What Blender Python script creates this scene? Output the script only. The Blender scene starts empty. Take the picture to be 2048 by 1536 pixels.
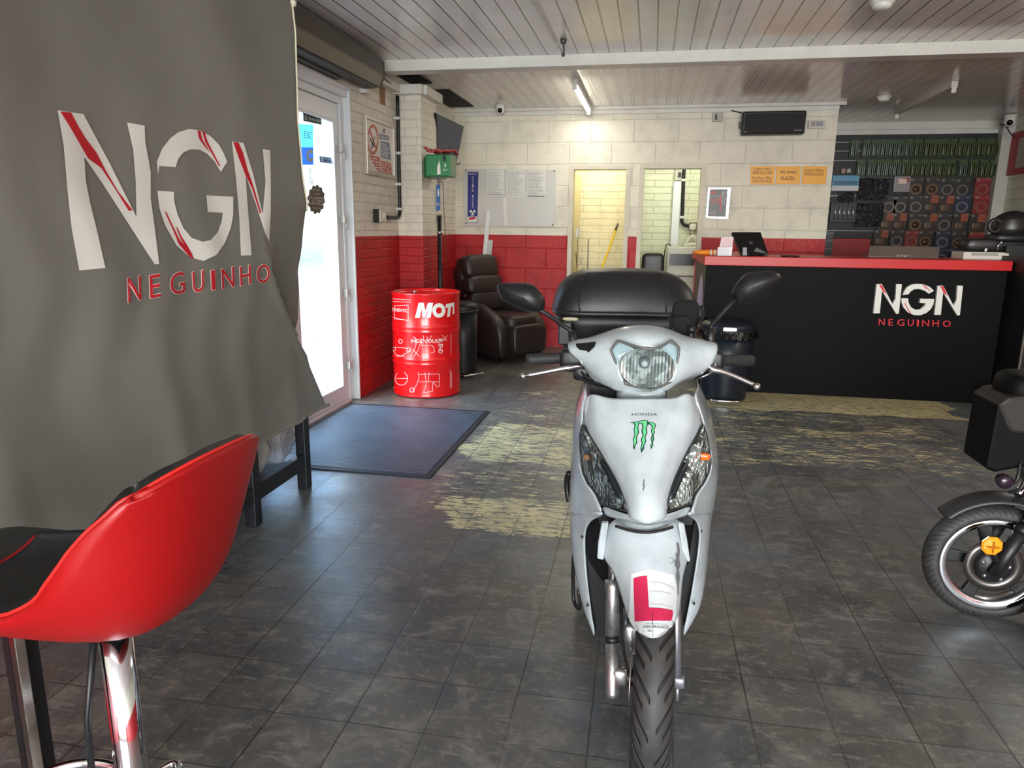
import bpy, bmesh, math, random
from mathutils import Vector, Matrix
from mathutils.bvhtree import BVHTree
random.seed(7)
S = bpy.context.scene
COL = S.collection
PI = math.pi

# ---------------------------------------------------------------- camera
FPX, PITCH, YAW, ROLL, EYE = 1434.4, .2141, .1875, .01105, 1.40
_f = Vector((-math.sin(YAW)*math.cos(PITCH), math.cos(YAW)*math.cos(PITCH), -math.sin(PITCH)))
_r0 = Vector((math.cos(YAW), math.sin(YAW), 0)); _u0 = _r0.cross(_f)
CR = _r0*math.cos(ROLL)+_u0*math.sin(ROLL); CU = -_r0*math.sin(ROLL)+_u0*math.cos(ROLL); CF = _f
EYEP = Vector((0, 0, EYE))
cam = bpy.data.cameras.new('camera'); cam.sensor_width = 36; cam.lens = FPX/2048*36; cam.clip_start = .05; cam.clip_end = 200
camo = bpy.data.objects.new('camera', cam); COL.objects.link(camo)
m3 = Matrix((CR, CU, -CF)).transposed().to_4x4(); m3.translation = EYEP; camo.matrix_world = m3
S.camera = camo
S.view_settings.view_transform = 'Standard'; S.view_settings.look = 'None'
S.view_settings.gamma = 1; S.view_settings.use_curve_mapping = False
S.view_settings.exposure = 0.56
try:
    S.cycles.max_bounces = 8; S.cycles.diffuse_bounces = 4; S.cycles.glossy_bounces = 4
    S.cycles.transmission_bounces = 8; S.cycles.transparent_max_bounces = 12
    S.cycles.sample_clamp_indirect = 4; S.cycles.use_denoising = True
    S.cycles.caustics_reflective = False; S.cycles.caustics_refractive = False
except Exception: pass

# ---------------------------------------------------------------- sky and daylight
W = bpy.data.worlds.new('sky'); S.world = W; W.use_nodes = True
_n = W.node_tree.nodes; _b = _n['Background']
_sky = _n.new('ShaderNodeTexSky'); _sky.sky_type = 'NISHITA'; _sky.sun_disc = False
_sky.sun_elevation = math.radians(48); _sky.sun_rotation = math.radians(200); _sky.dust_density = 2.5
W.node_tree.links.new(_sky.outputs[0], _b.inputs[0]); _b.inputs[1].default_value = 1.35

def area(name, loc, rot, sx, sy, power, color=(1, 1, 1), spread=PI):
    l = bpy.data.lights.new(name, 'AREA'); l.shape = 'RECTANGLE'; l.size = sx; l.size_y = sy
    l.energy = power; l.color = color; l.spread = spread
    o = bpy.data.objects.new(name, l); COL.objects.link(o); o.location = loc; o.rotation_euler = rot
    return o
# daylight through the shop front behind the camera (faces +Y)
area('shopfront_daylight', (.9, -5.35, 1.45), (PI/2+.34, 0, 0), 5.0, 2.1, 460, (.88, .95, 1))
# daylight through the open glazed door on the left (faces +X)
area('street_sky', (-5.2, 4.4, 4.2), (0, -math.radians(48), 0), 3.0, 4.0, 620, (.62, .80, 1))
sun = bpy.data.lights.new('sun', 'SUN'); sun.energy = 1.3; sun.angle = .02; sun.color = (1, .97, .92)
suno = bpy.data.objects.new('sun', sun); COL.objects.link(suno); suno.rotation_euler = (math.radians(-6), math.radians(42), 0)

# ---------------------------------------------------------------- pixel -> place helpers (photo frame 2048x1536)
def ray(u, v): return CR*((u-1024)/FPX) - CU*((v-768)/FPX) + CF
def atY(u, v, y): d = ray(u, v); return EYEP + d*(y/d.y)
def atX(u, v, x): d = ray(u, v); return EYEP + d*(x/d.x)
def atZ(u, v, z=0): d = ray(u, v); return EYEP + d*((z-EYE)/d.z)

# ---------------------------------------------------------------- materials
MATS = {}
def lin(c):
    return tuple(((x/255)/12.92 if x/255 <= .04045 else ((x/255+.055)/1.055)**2.4) for x in c)
def mat(name, rgb=(128, 128, 128), rough=.5, metal=0, noise=0, nscale=20, bump=0, bscale=60, spec=.5, coat=0, emit=0, alpha=1, trans=0, ior=1.45):
    if name in MATS: return MATS[name]
    m = bpy.data.materials.new(name); m.use_nodes = True; MATS[name] = m
    nt = m.node_tree; N = nt.nodes; L = nt.links; b = N['Principled BSDF']
    c = (*lin(rgb), 1)
    b.inputs['Base Color'].default_value = c; b.inputs['Roughness'].default_value = rough
    b.inputs['Metallic'].default_value = metal; b.inputs['Specular IOR Level'].default_value = spec
    b.inputs['Coat Weight'].default_value = coat; b.inputs['Coat Roughness'].default_value = .05
    b.inputs['Transmission Weight'].default_value = trans; b.inputs['IOR'].default_value = ior
    if emit: b.inputs['Emission Color'].default_value = c; b.inputs['Emission Strength'].default_value = emit
    if alpha < 1: b.inputs['Alpha'].default_value = alpha
    tc = N.new('ShaderNodeTexCoord')
    if noise:
        n = N.new('ShaderNodeTexNoise'); n.inputs['Scale'].default_value = nscale; n.inputs['Detail'].default_value = 5
        L.new(tc.outputs['Object'], n.inputs['Vector'])
        mr = N.new('ShaderNodeMapRange'); mr.inputs[1].default_value = .3; mr.inputs[2].default_value = .7
        mr.inputs[3].default_value = 1-noise; mr.inputs[4].default_value = 1+noise
        L.new(n.outputs[0], mr.inputs[0])
        mx = N.new('ShaderNodeVectorMath'); mx.operation = 'SCALE'; mx.inputs[0].default_value = c[:3]
        L.new(mr.outputs[0], mx.inputs['Scale']); L.new(mx.outputs[0], b.inputs['Base Color'])
    if bump:
        n = N.new('ShaderNodeTexNoise'); n.inputs['Scale'].default_value = bscale; n.inputs['Detail'].default_value = 4
        L.new(tc.outputs['Object'], n.inputs['Vector'])
        bp = N.new('ShaderNodeBump'); bp.inputs['Strength'].default_value = bump; bp.inputs['Distance'].default_value = .004
        L.new(n.outputs[0], bp.inputs['Height']); L.new(bp.outputs[0], b.inputs['Normal'])
    return m

class NB:
    """small node builder"""
    def __init__(s, name):
        s.m = bpy.data.materials.new(name); s.m.use_nodes = True; MATS[name] = s.m
        s.N = s.m.node_tree.nodes; s.L = s.m.node_tree.links; s.b = s.N['Principled BSDF']
        s.tc = s.N.new('ShaderNodeTexCoord'); s.g = s.N.new('ShaderNodeNewGeometry')
        sp = s.N.new('ShaderNodeSeparateXYZ'); s.L.new(s.g.outputs['Position'], sp.inputs[0]); s.x, s.y, s.z = sp.outputs
    def set(s, k, v):
        if hasattr(v, 'node'): s.L.new(v, s.b.inputs[k])
        else: s.b.inputs[k].default_value = v
    def math(s, op, a, b=0., c=0.):
        n = s.N.new('ShaderNodeMath'); n.operation = op
        for i, v in enumerate((a, b, c)):
            if hasattr(v, 'node'): s.L.new(v, n.inputs[i])
            else: n.inputs[i].default_value = v
        return n.outputs[0]
    def vec(s, x, y, z):
        n = s.N.new('ShaderNodeCombineXYZ')
        for i, v in enumerate((x, y, z)):
            if hasattr(v, 'node'): s.L.new(v, n.inputs[i])
            else: n.inputs[i].default_value = v
        return n.outputs[0]
    def noise(s, v, scale, detail=4, rough=.5, dist=0):
        n = s.N.new('ShaderNodeTexNoise'); n.inputs['Scale'].default_value = scale; n.inputs['Detail'].default_value = detail
        n.inputs['Roughness'].default_value = rough; n.inputs['Distortion'].default_value = dist
        s.L.new(v, n.inputs['Vector']); return n.outputs[0]
    def ramp(s, v, a, b, lo=0., hi=1.):
        n = s.N.new('ShaderNodeMapRange'); s.L.new(v, n.inputs[0])
        for i, q in enumerate((a, b, lo, hi)): n.inputs[i+1].default_value = q
        n.interpolation_type = 'SMOOTHSTEP'; return n.outputs[0]
    def mix(s, f, a, b):
        n = s.N.new('ShaderNodeMix'); n.data_type = 'RGBA'
        if hasattr(f, 'node'): s.L.new(f, n.inputs[0])
        else: n.inputs[0].default_value = f
        for i, v in ((6, a), (7, b)):
            if hasattr(v, 'node'): s.L.new(v, n.inputs[i])
            else: n.inputs[i].default_value = (*lin(v), 1)
        return n.outputs[2]
    def bump(s, h, strength=.5, dist=.01):
        n = s.N.new('ShaderNodeBump'); n.inputs['Strength'].default_value = strength; n.inputs['Distance'].default_value = dist
        s.L.new(h, n.inputs['Height']); s.L.new(n.outputs[0], s.b.inputs['Normal'])

# ---------------------------------------------------------------- mesh builder
class MB:
    def __init__(s): s.v = []; s.f = []; s.sm = []; s.mi = []; s.uv = None
    def add(s, vs, fs, smooth=False, mi=0):
        o = len(s.v); s.v += [Vector(p) for p in vs]
        for f in fs: s.f.append([i+o for i in f]); s.sm.append(smooth); s.mi.append(mi)
        return s
    def box(s, a, b, M=None, mi=0):
        e = random.random()*.0004
        x0, y0, z0 = (min(p, q)+e for p, q in zip(a, b)); x1, y1, z1 = (max(p, q)-e for p, q in zip(a, b))
        vs = [Vector(p) for p in ((x0,y0,z0),(x1,y0,z0),(x1,y1,z0),(x0,y1,z0),(x0,y0,z1),(x1,y0,z1),(x1,y1,z1),(x0,y1,z1))]
        if M: vs = [M @ p for p in vs]
        return s.add(vs, [(0,3,2,1),(4,5,6,7),(0,1,5,4),(1,2,6,5),(2,3,7,6),(3,0,4,7)], mi=mi)
    def loft(s, rings, closed=True, cap=True, smooth=True, mi=0):
        n = len(rings[0]); vs = [p for r in rings for p in r]; fs = []
        for i in range(len(rings)-1):
            for j in range(n if closed else n-1):
                k = (j+1) % n; fs.append((i*n+j, i*n+k, (i+1)*n+k, (i+1)*n+j))
        if cap and closed: fs.append(tuple(range(n))[::-1]); fs.append(tuple(range((len(rings)-1)*n, len(rings)*n)))
        return s.add(vs, fs, smooth, mi)
    def cyl(s, p0, p1, r0, r1=None, seg=16, cap=True, smooth=True, mi=0):
        return s.tube([p0, p1], [r0, r0 if r1 is None else r1], seg, cap, mi)
    def tube(s, pts, r, seg=10, cap=True, mi=0, closed=False):
        pts = [Vector(p) for p in pts]; n = len(pts)
        rr = r if isinstance(r, (list, tuple)) else [r]*n
        rings = []; prev = None
        for i, p in enumerate(pts):
            if closed: t = (pts[(i+1) % n]-pts[i-1]).normalized()
            elif i == 0: t = (pts[1]-p).normalized()
            elif i == n-1: t = (p-pts[-2]).normalized()
            else: t = ((pts[i+1]-p).normalized()+(p-pts[i-1]).normalized()).normalized()
            if prev is None:
                a = Vector((0, 0, 1)) if abs(t.z) < .9 else Vector((1, 0, 0)); a = a.cross(t).normalized()
            else: a = (prev - t*prev.dot(t)).normalized()
            prev = a; b = t.cross(a)
            rings.append([p+(a*math.cos(2*PI*k/seg)+b*math.sin(2*PI*k/seg))*rr[i] for k in range(seg)])
        if closed: rings.append(rings[0])
        return s.loft(rings, cap=cap and not closed, mi=mi)
    def lathe(s, prof, M=None, seg=32, cap=False, mi=0, arc=2*PI):
        rings = []
        for r, z in prof:
            ring = [Vector((r*math.cos(arc*k/seg), r*math.sin(arc*k/seg), z)) for k in range(seg)]
            rings.append([M @ p for p in ring] if M else ring)
        return s.loft(rings, cap=cap, mi=mi)
    def grid(s, rows, smooth=True, mi=0): return s.loft(rows, closed=False, cap=False, smooth=smooth, mi=mi)
    def sbox(s, c, size, M=None, e=.35, n=10, mi=0):
        """super-ellipsoid cushion"""
        def sg(a, p): return math.copysign(abs(a)**p, a)
        c = Vector(c); rings = []
        for i in range(n+1):
            ph = -PI/2+PI*i/n; ring = []
            for k in range(2*n):
                th = 2*PI*k/(2*n)
                p = Vector((sg(math.cos(ph), e)*sg(math.cos(th), e)*size[0]/2, sg(math.cos(ph), e)*sg(math.sin(th), e)*size[1]/2, sg(math.sin(ph), e)*size[2]/2))
                ring.append((c+(M.to_3x3() @ p)) if M else c+p)
            rings.append(ring)
        return s.loft(rings, cap=False, mi=mi)
    def ball(s, c, r, n=8, mi=0):
        r = r if isinstance(r, (tuple, list)) else (r, r, r)
        return s.sbox(c, (2*r[0], 2*r[1], 2*r[2]), None, 1, n, mi)
    def prism(s, poly, off, mi=0):
        """poly: list of world points, extruded by vector off"""
        off = Vector(off); n = len(poly); vs = [Vector(p) for p in poly]+[Vector(p)+off for p in poly]
        fs = [tuple(range(n))[::-1], tuple(range(n, 2*n))]+[(i, (i+1) % n, n+(i+1) % n, n+i) for i in range(n)]
        return s.add(vs, fs, mi=mi)

def _set(o, label=None, cat=None, group=None, kind=None):
    if label: o['label'] = label
    if cat: o['category'] = cat
    if group: o['group'] = group
    if kind: o['kind'] = kind
    return o
def _mesh(name, mb, mats, xf=None):
    me = bpy.data.meshes.new(name)
    vs = [xf @ p for p in mb.v] if xf else mb.v
    me.from_pydata([tuple(p) for p in vs], [], mb.f)
    for m in (mats if isinstance(mats, (list, tuple)) else [mats]): me.materials.append(m)
    me.polygons.foreach_set('use_smooth', mb.sm); me.polygons.foreach_set('material_index', mb.mi)
    bm = bmesh.new(); bm.from_mesh(me)
    bmesh.ops.remove_doubles(bm, verts=bm.verts, dist=1e-5)
    bmesh.ops.recalc_face_normals(bm, faces=bm.faces); bm.to_mesh(me); bm.free()
    me.update(); return me
def _mods(o, bevel=0, sub=0, solid=0, soff=-1):
    if sub: m = o.modifiers.new('sub', 'SUBSURF'); m.levels = sub; m.render_levels = sub
    if solid: m = o.modifiers.new('solid', 'SOLIDIFY'); m.thickness = solid; m.offset = soff
    if bevel:
        m = o.modifiers.new('bevel', 'BEVEL'); m.width = bevel; m.segments = 2; m.limit_method = 'ANGLE'; m.angle_limit = math.radians(50)
        m.harden_normals = False
def thing(name, label, cat, loc=(0, 0, 0), rotz=0, group=None):
    o = bpy.data.objects.new(name, None); COL.objects.link(o); o.empty_display_size = .05
    o.matrix_world = Matrix.Translation(Vector(loc)) @ Matrix.Rotation(rotz, 4, 'Z')
    _set(o, label, cat, group); o['_w'] = 0
    XF[o.name] = (Matrix.Translation(Vector(loc)) @ Matrix.Rotation(rotz, 4, 'Z')); del o['_w']
    return o
XF = {}
def part(name, mb, m, parent, label=None, local=False, **kw):
    """mesh child; mb is in world coordinates unless local"""
    xf = None if local else XF[parent.name].inverted()
    o = bpy.data.objects.new(name, _mesh(name, mb, m, xf)); COL.objects.link(o); o.parent = parent
    XF[o.name] = XF[parent.name]; _set(o, label); _mods(o, **kw); return o
def solo(name, mb, m, label=None, cat=None, group=None, kind=None, **kw):
    """one-mesh top-level thing"""
    lo = Vector([min(p[i] for p in mb.v) for i in range(3)]); hi = Vector([max(p[i] for p in mb.v) for i in range(3)])
    base = Vector(((lo.x+hi.x)/2, (lo.y+hi.y)/2, lo.z))
    if kind == 'structure': base = Vector((0, 0, 0))
    o = bpy.data.objects.new(name, _mesh(name, mb, m, Matrix.Translation(-base))); COL.objects.link(o); o.location = base
    XF[o.name] = Matrix.Translation(base); _set(o, label, cat, group, kind); _mods(o, **kw); return o
def struct(name, mb, m, **kw): return solo(name, mb, m, kind='structure', **kw)
def dup(root, loc, label=None, group=None, rotz=None):
    r = root.copy(); COL.objects.link(r); r.location = loc
    if rotz is not None: r.rotation_euler = (0, 0, rotz)
    if label: r['label'] = label
    if group: r['group'] = group
    for ch in list(root.children):
        c = ch.copy(); COL.objects.link(c); c.parent = r
        for g in ch.children: d = g.copy(); COL.objects.link(d); d.parent = c
    return r

# ---------------------------------------------------------------- lettering and marks laid on real surfaces
_tcache = {}
def text2d(s):
    """unit-normalised triangles of a text: verts in 0..1 x 0..1 (y up) and faces"""
    if s in _tcache: return _tcache[s]
    c = bpy.data.curves.new('t', 'FONT'); c.body = s; c.resolution_u = 3; c.fill_mode = 'FRONT'
    o = bpy.data.objects.new('t', c); COL.objects.link(o)
    dg = bpy.context.evaluated_depsgraph_get(); dg.update()
    me = bpy.data.meshes.new_from_object(o.evaluated_get(dg))
    vs = [(v.co.x, v.co.y) for v in me.vertices]; fs = [tuple(p.vertices) for p in me.polygons]
    bpy.data.objects.remove(o); bpy.data.curves.remove(c); bpy.data.meshes.remove(me)
    x0 = min(v[0] for v in vs); x1 = max(v[0] for v in vs); y0 = min(v[1] for v in vs); y1 = max(v[1] for v in vs)
    vs = [((a-x0)/(x1-x0), (b-y0)/(y1-y0)) for a, b in vs]
    _tcache[s] = (vs, fs); return vs, fs
def quad(q):
    """bilinear map of the unit square onto a quad TL,TR,BR,BL"""
    tl, tr, br, bl = [Vector(p) for p in q]
    return lambda a, b: (tl*(1-a)+tr*a)*b + (bl*(1-a)+br*a)*(1-b)
def text_px(s, q, grow=0):
    vs, fs = text2d(s); f = quad([(*p, 0) for p in q]); return [tuple(f(a, b)[:2]) for a, b in vs], fs
class Target:
    def __init__(s, *objs):
        dg = bpy.context.evaluated_depsgraph_get(); dg.update(); vs = []; fs = []
        for o in objs:
            e = o.evaluated_get(dg); me = e.to_mesh(); mw = e.matrix_world; k = len(vs)
            vs += [mw @ v.co for v in me.vertices]; fs += [[i+k for i in p.vertices] for p in me.polygons]
            e.to_mesh_clear()
        s.t = BVHTree.FromPolygons(vs, fs)
    def hit(s, u, v, off):
        d = ray(u, v).normalized(); r = s.t.ray_cast(EYEP, d)
        if r[0] is None: return None
        n = r[1]; n = n if n.dot(d) < 0 else -n
        return r[0]+n*off
def decal(name, target, items, m, parent, off=.0015, step=0, label=None, mb=None):
    """items: list of (verts2d, faces) or plain polygons, in photo pixels; laid onto the target surface"""
    if name in ('scuff', 'marking') and 1 < len(items) <= 10 and not any(isinstance(i, tuple) for i in items):
        return [decal(name, target, [i], m, parent, off, step, label) for i in items]
    bm = bmesh.new()
    for it in items:
        if isinstance(it, tuple) and len(it) == 2 and isinstance(it[1], list): vs, fs = it
        else: vs, fs = it, [tuple(range(len(it)))]
        bv = [bm.verts.new((a, b, 0)) for a, b in vs]
        for f in fs:
            try: bm.faces.new([bv[i] for i in f])
            except ValueError: pass
    bm.normal_update()
    big = [f for f in bm.faces if len(f.verts) > 4]
    if big or step: bmesh.ops.triangulate(bm, faces=bm.faces if step else big)
    if step:
        xs = [v.co.x for v in bm.verts]; ys = [v.co.y for v in bm.verts]
        for lo, hi, ax in ((min(xs), max(xs), 0), (min(ys), max(ys), 1)):
            k = math.floor(lo/step)+1
            while k*step < hi:
                co = [0, 0, 0]; co[ax] = k*step; no = [0, 0, 0]; no[ax] = 1
                bmesh.ops.bisect_plane(bm, geom=bm.verts[:]+bm.edges[:]+bm.faces[:], plane_co=co, plane_no=no); k += 1
    bm.verts.index_update(); pos = [target.hit(v.co.x, v.co.y, off) for v in bm.verts]
    idx = {}; vs = []; fs = []
    for f in bm.faces:
        if any(pos[v.index] is None for v in f.verts): continue
        ps = [pos[v.index] for v in f.verts]
        if max((a-b).length for a in ps for b in ps) > .6: continue
        ff = []
        for v in f.verts:
            if v.index not in idx: idx[v.index] = len(vs); vs.append(pos[v.index])
            ff.append(idx[v.index])
        fs.append(ff)
    bm.free()
    if not vs: print('EMPTY DECAL', name); return None
    mb = MB().add(vs, fs, True)
    o = part(name, mb, m, parent, label); return o
def strip(pts, w):
    """polyline as a list of thin quads in pixels"""
    out = []
    for a, b in zip(pts, pts[1:]):
        dx, dy = b[0]-a[0], b[1]-a[1]; l = math.hypot(dx, dy) or 1; nx, ny = -dy/l*w/2, dx/l*w/2
        out.append([(a[0]+nx, a[1]+ny), (b[0]+nx, b[1]+ny), (b[0]-nx, b[1]-ny), (a[0]-nx, a[1]-ny)])
    return out
def arc_px(cx, cy, rx, ry, a0, a1, n=14): return [(cx+rx*math.cos(math.radians(a0+(a1-a0)*i/n)), cy+ry*math.sin(math.radians(a0+(a1-a0)*i/n))) for i in range(n+1)]
def zz(pts, ox, oy, sc): return [(ox+a/sc, oy+b/sc) for a, b in pts]
def lines_px(q, n, rows, rnd, fill=.55, lo=.4):
    """rows of small word-like bars filling a quad (unreadable small print)"""
    f = quad([(*p, 0) for p in q]); out = []
    for r in range(rows):
        b1 = 1-(r+.2)/rows; b0 = 1-(r+.2+fill*.8)/rows; a = 0
        end = rnd.uniform(lo, 1)
        while a < end:
            w = rnd.uniform(.5, 1.6)/n; e = min(a+w, 1)
            out.append([tuple(f(a, b1)[:2]), tuple(f(e, b1)[:2]), tuple(f(e, b0)[:2]), tuple(f(a, b0)[:2])]); a = e+.35/n
    return out
# ================================================================ SETTING
XL, YB, XR, YA, ZC, DADO = -2.33, 8.53, 4.17, 10.1, 2.735, 1.32
def brickmat(name, axis, bw, bh, px=0., pz=0., upper=(230, 225, 208), lower=(182, 26, 32), split=DADO, mort=.010, depth=.35, rough=.55):
    k = NB(name); h = {'x': k.x, 'y': k.y}[axis]
    wob = k.noise(k.g.outputs['Position'], 3.0, 2)
    hh = k.math('MULTIPLY_ADD', wob, .012, k.math('ADD', h, px)); zz_ = k.math('MULTIPLY_ADD', wob, .010, k.math('ADD', k.z, pz))
    t = k.N.new('ShaderNodeTexBrick'); t.inputs['Scale'].default_value = 1; t.inputs['Mortar Size'].default_value = mort
    t.inputs['Mortar Smooth'].default_value = .8; t.inputs['Brick Width'].default_value = bw; t.inputs['Row Height'].default_value = bh
    t.offset = .5; k.L.new(k.vec(hh, zz_, 0.), t.inputs['Vector'])
    m = t.outputs['Fac']
    n = k.noise(k.g.outputs['Position'], 5, 6, .6); n2 = k.noise(k.g.outputs['Position'], 38, 5, .6)
    s = k.math('GREATER_THAN', k.math('MULTIPLY_ADD', n2, .012, k.z), split+.006)
    c = k.mix(s, lower, upper)
    c2 = k.mix(s, tuple(int(v*.72) for v in lower), tuple(int(v*.86) for v in upper))
    dirt = k.ramp(n, .42, .72)
    c = k.mix(k.math('MULTIPLY', dirt, .55), c, c2)
    patchy = k.math('MULTIPLY', m, k.ramp(k.noise(k.g.outputs['Position'], 1.7, 3), .3, .65, .1, .75))
    c = k.mix(k.math('MULTIPLY', patchy, .5), c, c2)
    chips = k.ramp(k.noise(k.g.outputs['Position'], 16, 8, .75), .70, .74)
    c = k.mix(k.math('MULTIPLY', chips, .6), c, (120, 90, 68))
    k.set('Base Color', c); k.set('Roughness', k.ramp(n2, .3, .7, rough-.12, rough+.12))
    hgt = k.math('ADD', k.math('MULTIPLY', m, -1.), k.math('MULTIPLY', n2, .35))
    k.bump(hgt, depth, .012); return k.m
M_LEFT = brickmat('painted_brick', 'y', .225, .076, mort=.007, depth=.6)
M_COLF = brickmat('painted_brick_front', 'x', .225, .076, mort=.007, depth=.45)
M_BACK = brickmat('painted_block', 'x', .485, .2375, px=.98+.485*4, pz=.0125, mort=.008, depth=.5)
M_R1 = brickmat('cream_brick', 'x', .45, .085, upper=(240, 232, 196), lower=(240, 232, 196), split=-9, mort=.006, depth=.7)
M_R2 = brickmat('pale_brick', 'x', .45, .085, upper=(222, 226, 200), lower=(222, 226, 200), split=-9, mort=.006, depth=.7)
M_RIGHT = brickmat('painted_brick_right', 'y', .225, .12, upper=(225, 222, 205), mort=.008, depth=.6)
M_PLAIN = mat('cream_paint', (214, 207, 188), .5, noise=.08, nscale=3, bump=.15, bscale=30)
M_WPAINT = mat('white_gloss_paint', (215, 214, 206), .35, noise=.06, nscale=6)
M_UPVC = mat('white_upvc', (226, 230, 232), .28)

def floor_mat():
    k = NB('worn_painted_tile')
    tx = k.math('DIVIDE', k.math('ADD', k.math('MULTIPLY_ADD', k.y, .0104, k.x), .577-.0104*2.85), .2303)
    ty = k.math('DIVIDE', k.math('ADD', k.math('MULTIPLY_ADD', k.x, -.0104, k.y), -2.856), .2303)
    P = k.g.outputs['Position']
    wob = k.math('MULTIPLY', k.noise(P, 9, 3), .02)
    def line(t, w):
        f = k.math('FRACT', k.math('ADD', k.math('ADD', t, wob), 100.49))
        d = k.math('ABSOLUTE', k.math('SUBTRACT', f, .5)); return k.ramp(d, w, w*2.2, 1., 0.)
    g = k.math('MAXIMUM', line(tx, .0065), line(ty, .0055))
    g = k.math('MULTIPLY', g, k.ramp(k.noise(P, 1.3, 2), .32, .55, .25, 1.))
    # tile-to-tile tone
    cell = k.N.new('ShaderNodeTexWhiteNoise'); cell.noise_dimensions = '2D'
    k.L.new(k.vec(k.math('FLOOR', k.math('ADD', tx, .0)), k.math('FLOOR', k.math('ADD', ty, .0)), 0.), cell.inputs['Vector'])
    n1 = k.noise(P, 2.2, 6, .62); n2 = k.noise(P, 26, 6, .7); n3 = k.noise(P, 7, 6, .7, .6)
    base = k.mix(k.ramp(n1, .35, .66), (66, 69, 72), (92, 88, 78))
    base = k.mix(k.math('MULTIPLY', cell.outputs[0], .35), base, (104, 104, 102))
    base = k.mix(k.math('MULTIPLY', k.ramp(n3, .48, .66), .6), base, (132, 128, 118))
    base = k.mix(k.math('MULTIPLY', k.ramp(n2, .54, .64), .45), base, (138, 134, 122))
    st = k.noise(k.vec(k.math('MULTIPLY', k.x, 2.2), k.math('MULTIPLY', k.y, 9.), 0.), 3.2, 8, .72, .3)
    # scuffs
    base = k.mix(k.math('MULTIPLY', k.ramp(st, .59, .66), .35), base, (150, 144, 128))
    big = k.noise(P, .9, 5, .65); base = k.mix(k.math('MULTIPLY', k.ramp(big, .45, .62), .5), base, (100, 108, 116))
    door_side = k.ramp(k.noise(k.vec(k.math('MULTIPLY', k.x, 7.), k.math('MULTIPLY', k.y, 22.), 5.), 1., 8, .75, .4), .56, .62); base = k.mix(k.math('MULTIPLY', door_side, .38), base, (150, 148, 138))
    fine = k.noise(k.vec(k.math('MULTIPLY', k.x, 40.), k.math('MULTIPLY', k.y, 70.), 0.), 1., 6, .7); base = k.mix(k.math('MULTIPLY', k.ramp(fine, .60, .68), .5), base, (156, 154, 148))
    # worn yellow paint
    def box(x0, x1, y0, y1, s=.12):
        q = k.noise(P, 2.6, 5, .6); xx = k.math('MULTIPLY_ADD', q, .5, k.x); yy = k.math('MULTIPLY_ADD', q, .25, k.y)
        a = k.math('MULTIPLY', k.ramp(xx, x0+.25-s, x0+.25+s), k.ramp(xx, x1+.25-s, x1+.25+s, 1., 0.))
        b = k.math('MULTIPLY', k.ramp(yy, y0+.12-s*.4, y0+.12+s*.4), k.ramp(yy, y1+.12-s, y1+.12+s, 1., 0.)); return k.math('MULTIPLY', a, b)
    m = k.math('MULTIPLY', box(-1.15, -.05, 4.10, 5.0), .19)
    m = k.math('MAXIMUM', m, k.math('MULTIPLY', box(-1.00, -.1, 3.08, 3.55, .05), .18))
    m = k.math('MAXIMUM', m, k.math('MULTIPLY', box(-1.2, .2, 3.3, 6.3, .15), .10))
    m = k.math('MAXIMUM', m, k.math('MULTIPLY', box(.42, 2.45, 5.85, 6.6, .08), .27))
    m = k.math('MAXIMUM', m, k.math('MULTIPLY', box(.3, 2.2, 4.4, 6.3, .25), .125))
    m = k.math('MAXIMUM', m, k.math('MULTIPLY', box(.3, 3.2, 3.6, 6.5, .4), .05))
    blob = k.noise(k.vec(k.math('MULTIPLY', k.x, 1.3), k.math('MULTIPLY', k.y, 3.5), 2.), 1.6, 8, .68, .2)
    st2 = k.noise(k.vec(k.math('MULTIPLY', k.x, 5.), k.math('MULTIPLY', k.y, 26.), 1.), 2.6, 7, .75, .4)
    yel = k.ramp(k.math('ADD', k.math('ADD', k.math('MULTIPLY', blob, .30), k.math('ADD', k.math('MULTIPLY', st, .42), k.math('MULTIPLY', st2, .46))), m), .735, .765)
    yel = k.math('MULTIPLY', yel, k.ramp(m, .02, .05))
    sc1 = k.noise(k.vec(k.math('MULTIPLY', k.x, 14.), k.math('MULTIPLY', k.y, 55.), 3.), 1., 7, .75, .5)
    yel = k.math('MULTIPLY', yel, k.ramp(sc1, .42, .48))
    ycol = k.mix(k.ramp(n3, .35, .65), (222, 206, 152), (192, 178, 134))
    c = k.mix(yel, base, ycol); c = k.mix(k.math('MULTIPLY', g, .75), c, (30, 29, 28))
    k.set('Base Color', c)
    k.set('Roughness', k.math('ADD', k.ramp(n1, .3, .7, .20, .36), k.math('MULTIPLY', n2, .16)))
    k.set('Specular IOR Level', .6)
    k.bump(k.math('ADD', k.math('MULTIPLY', g, -1.), k.math('ADD', k.math('MULTIPLY', n3, .5), k.math('MULTIPLY', n2, .25))), .25, .004)
    return k.m
M_FLOOR = floor_mat()
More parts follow.
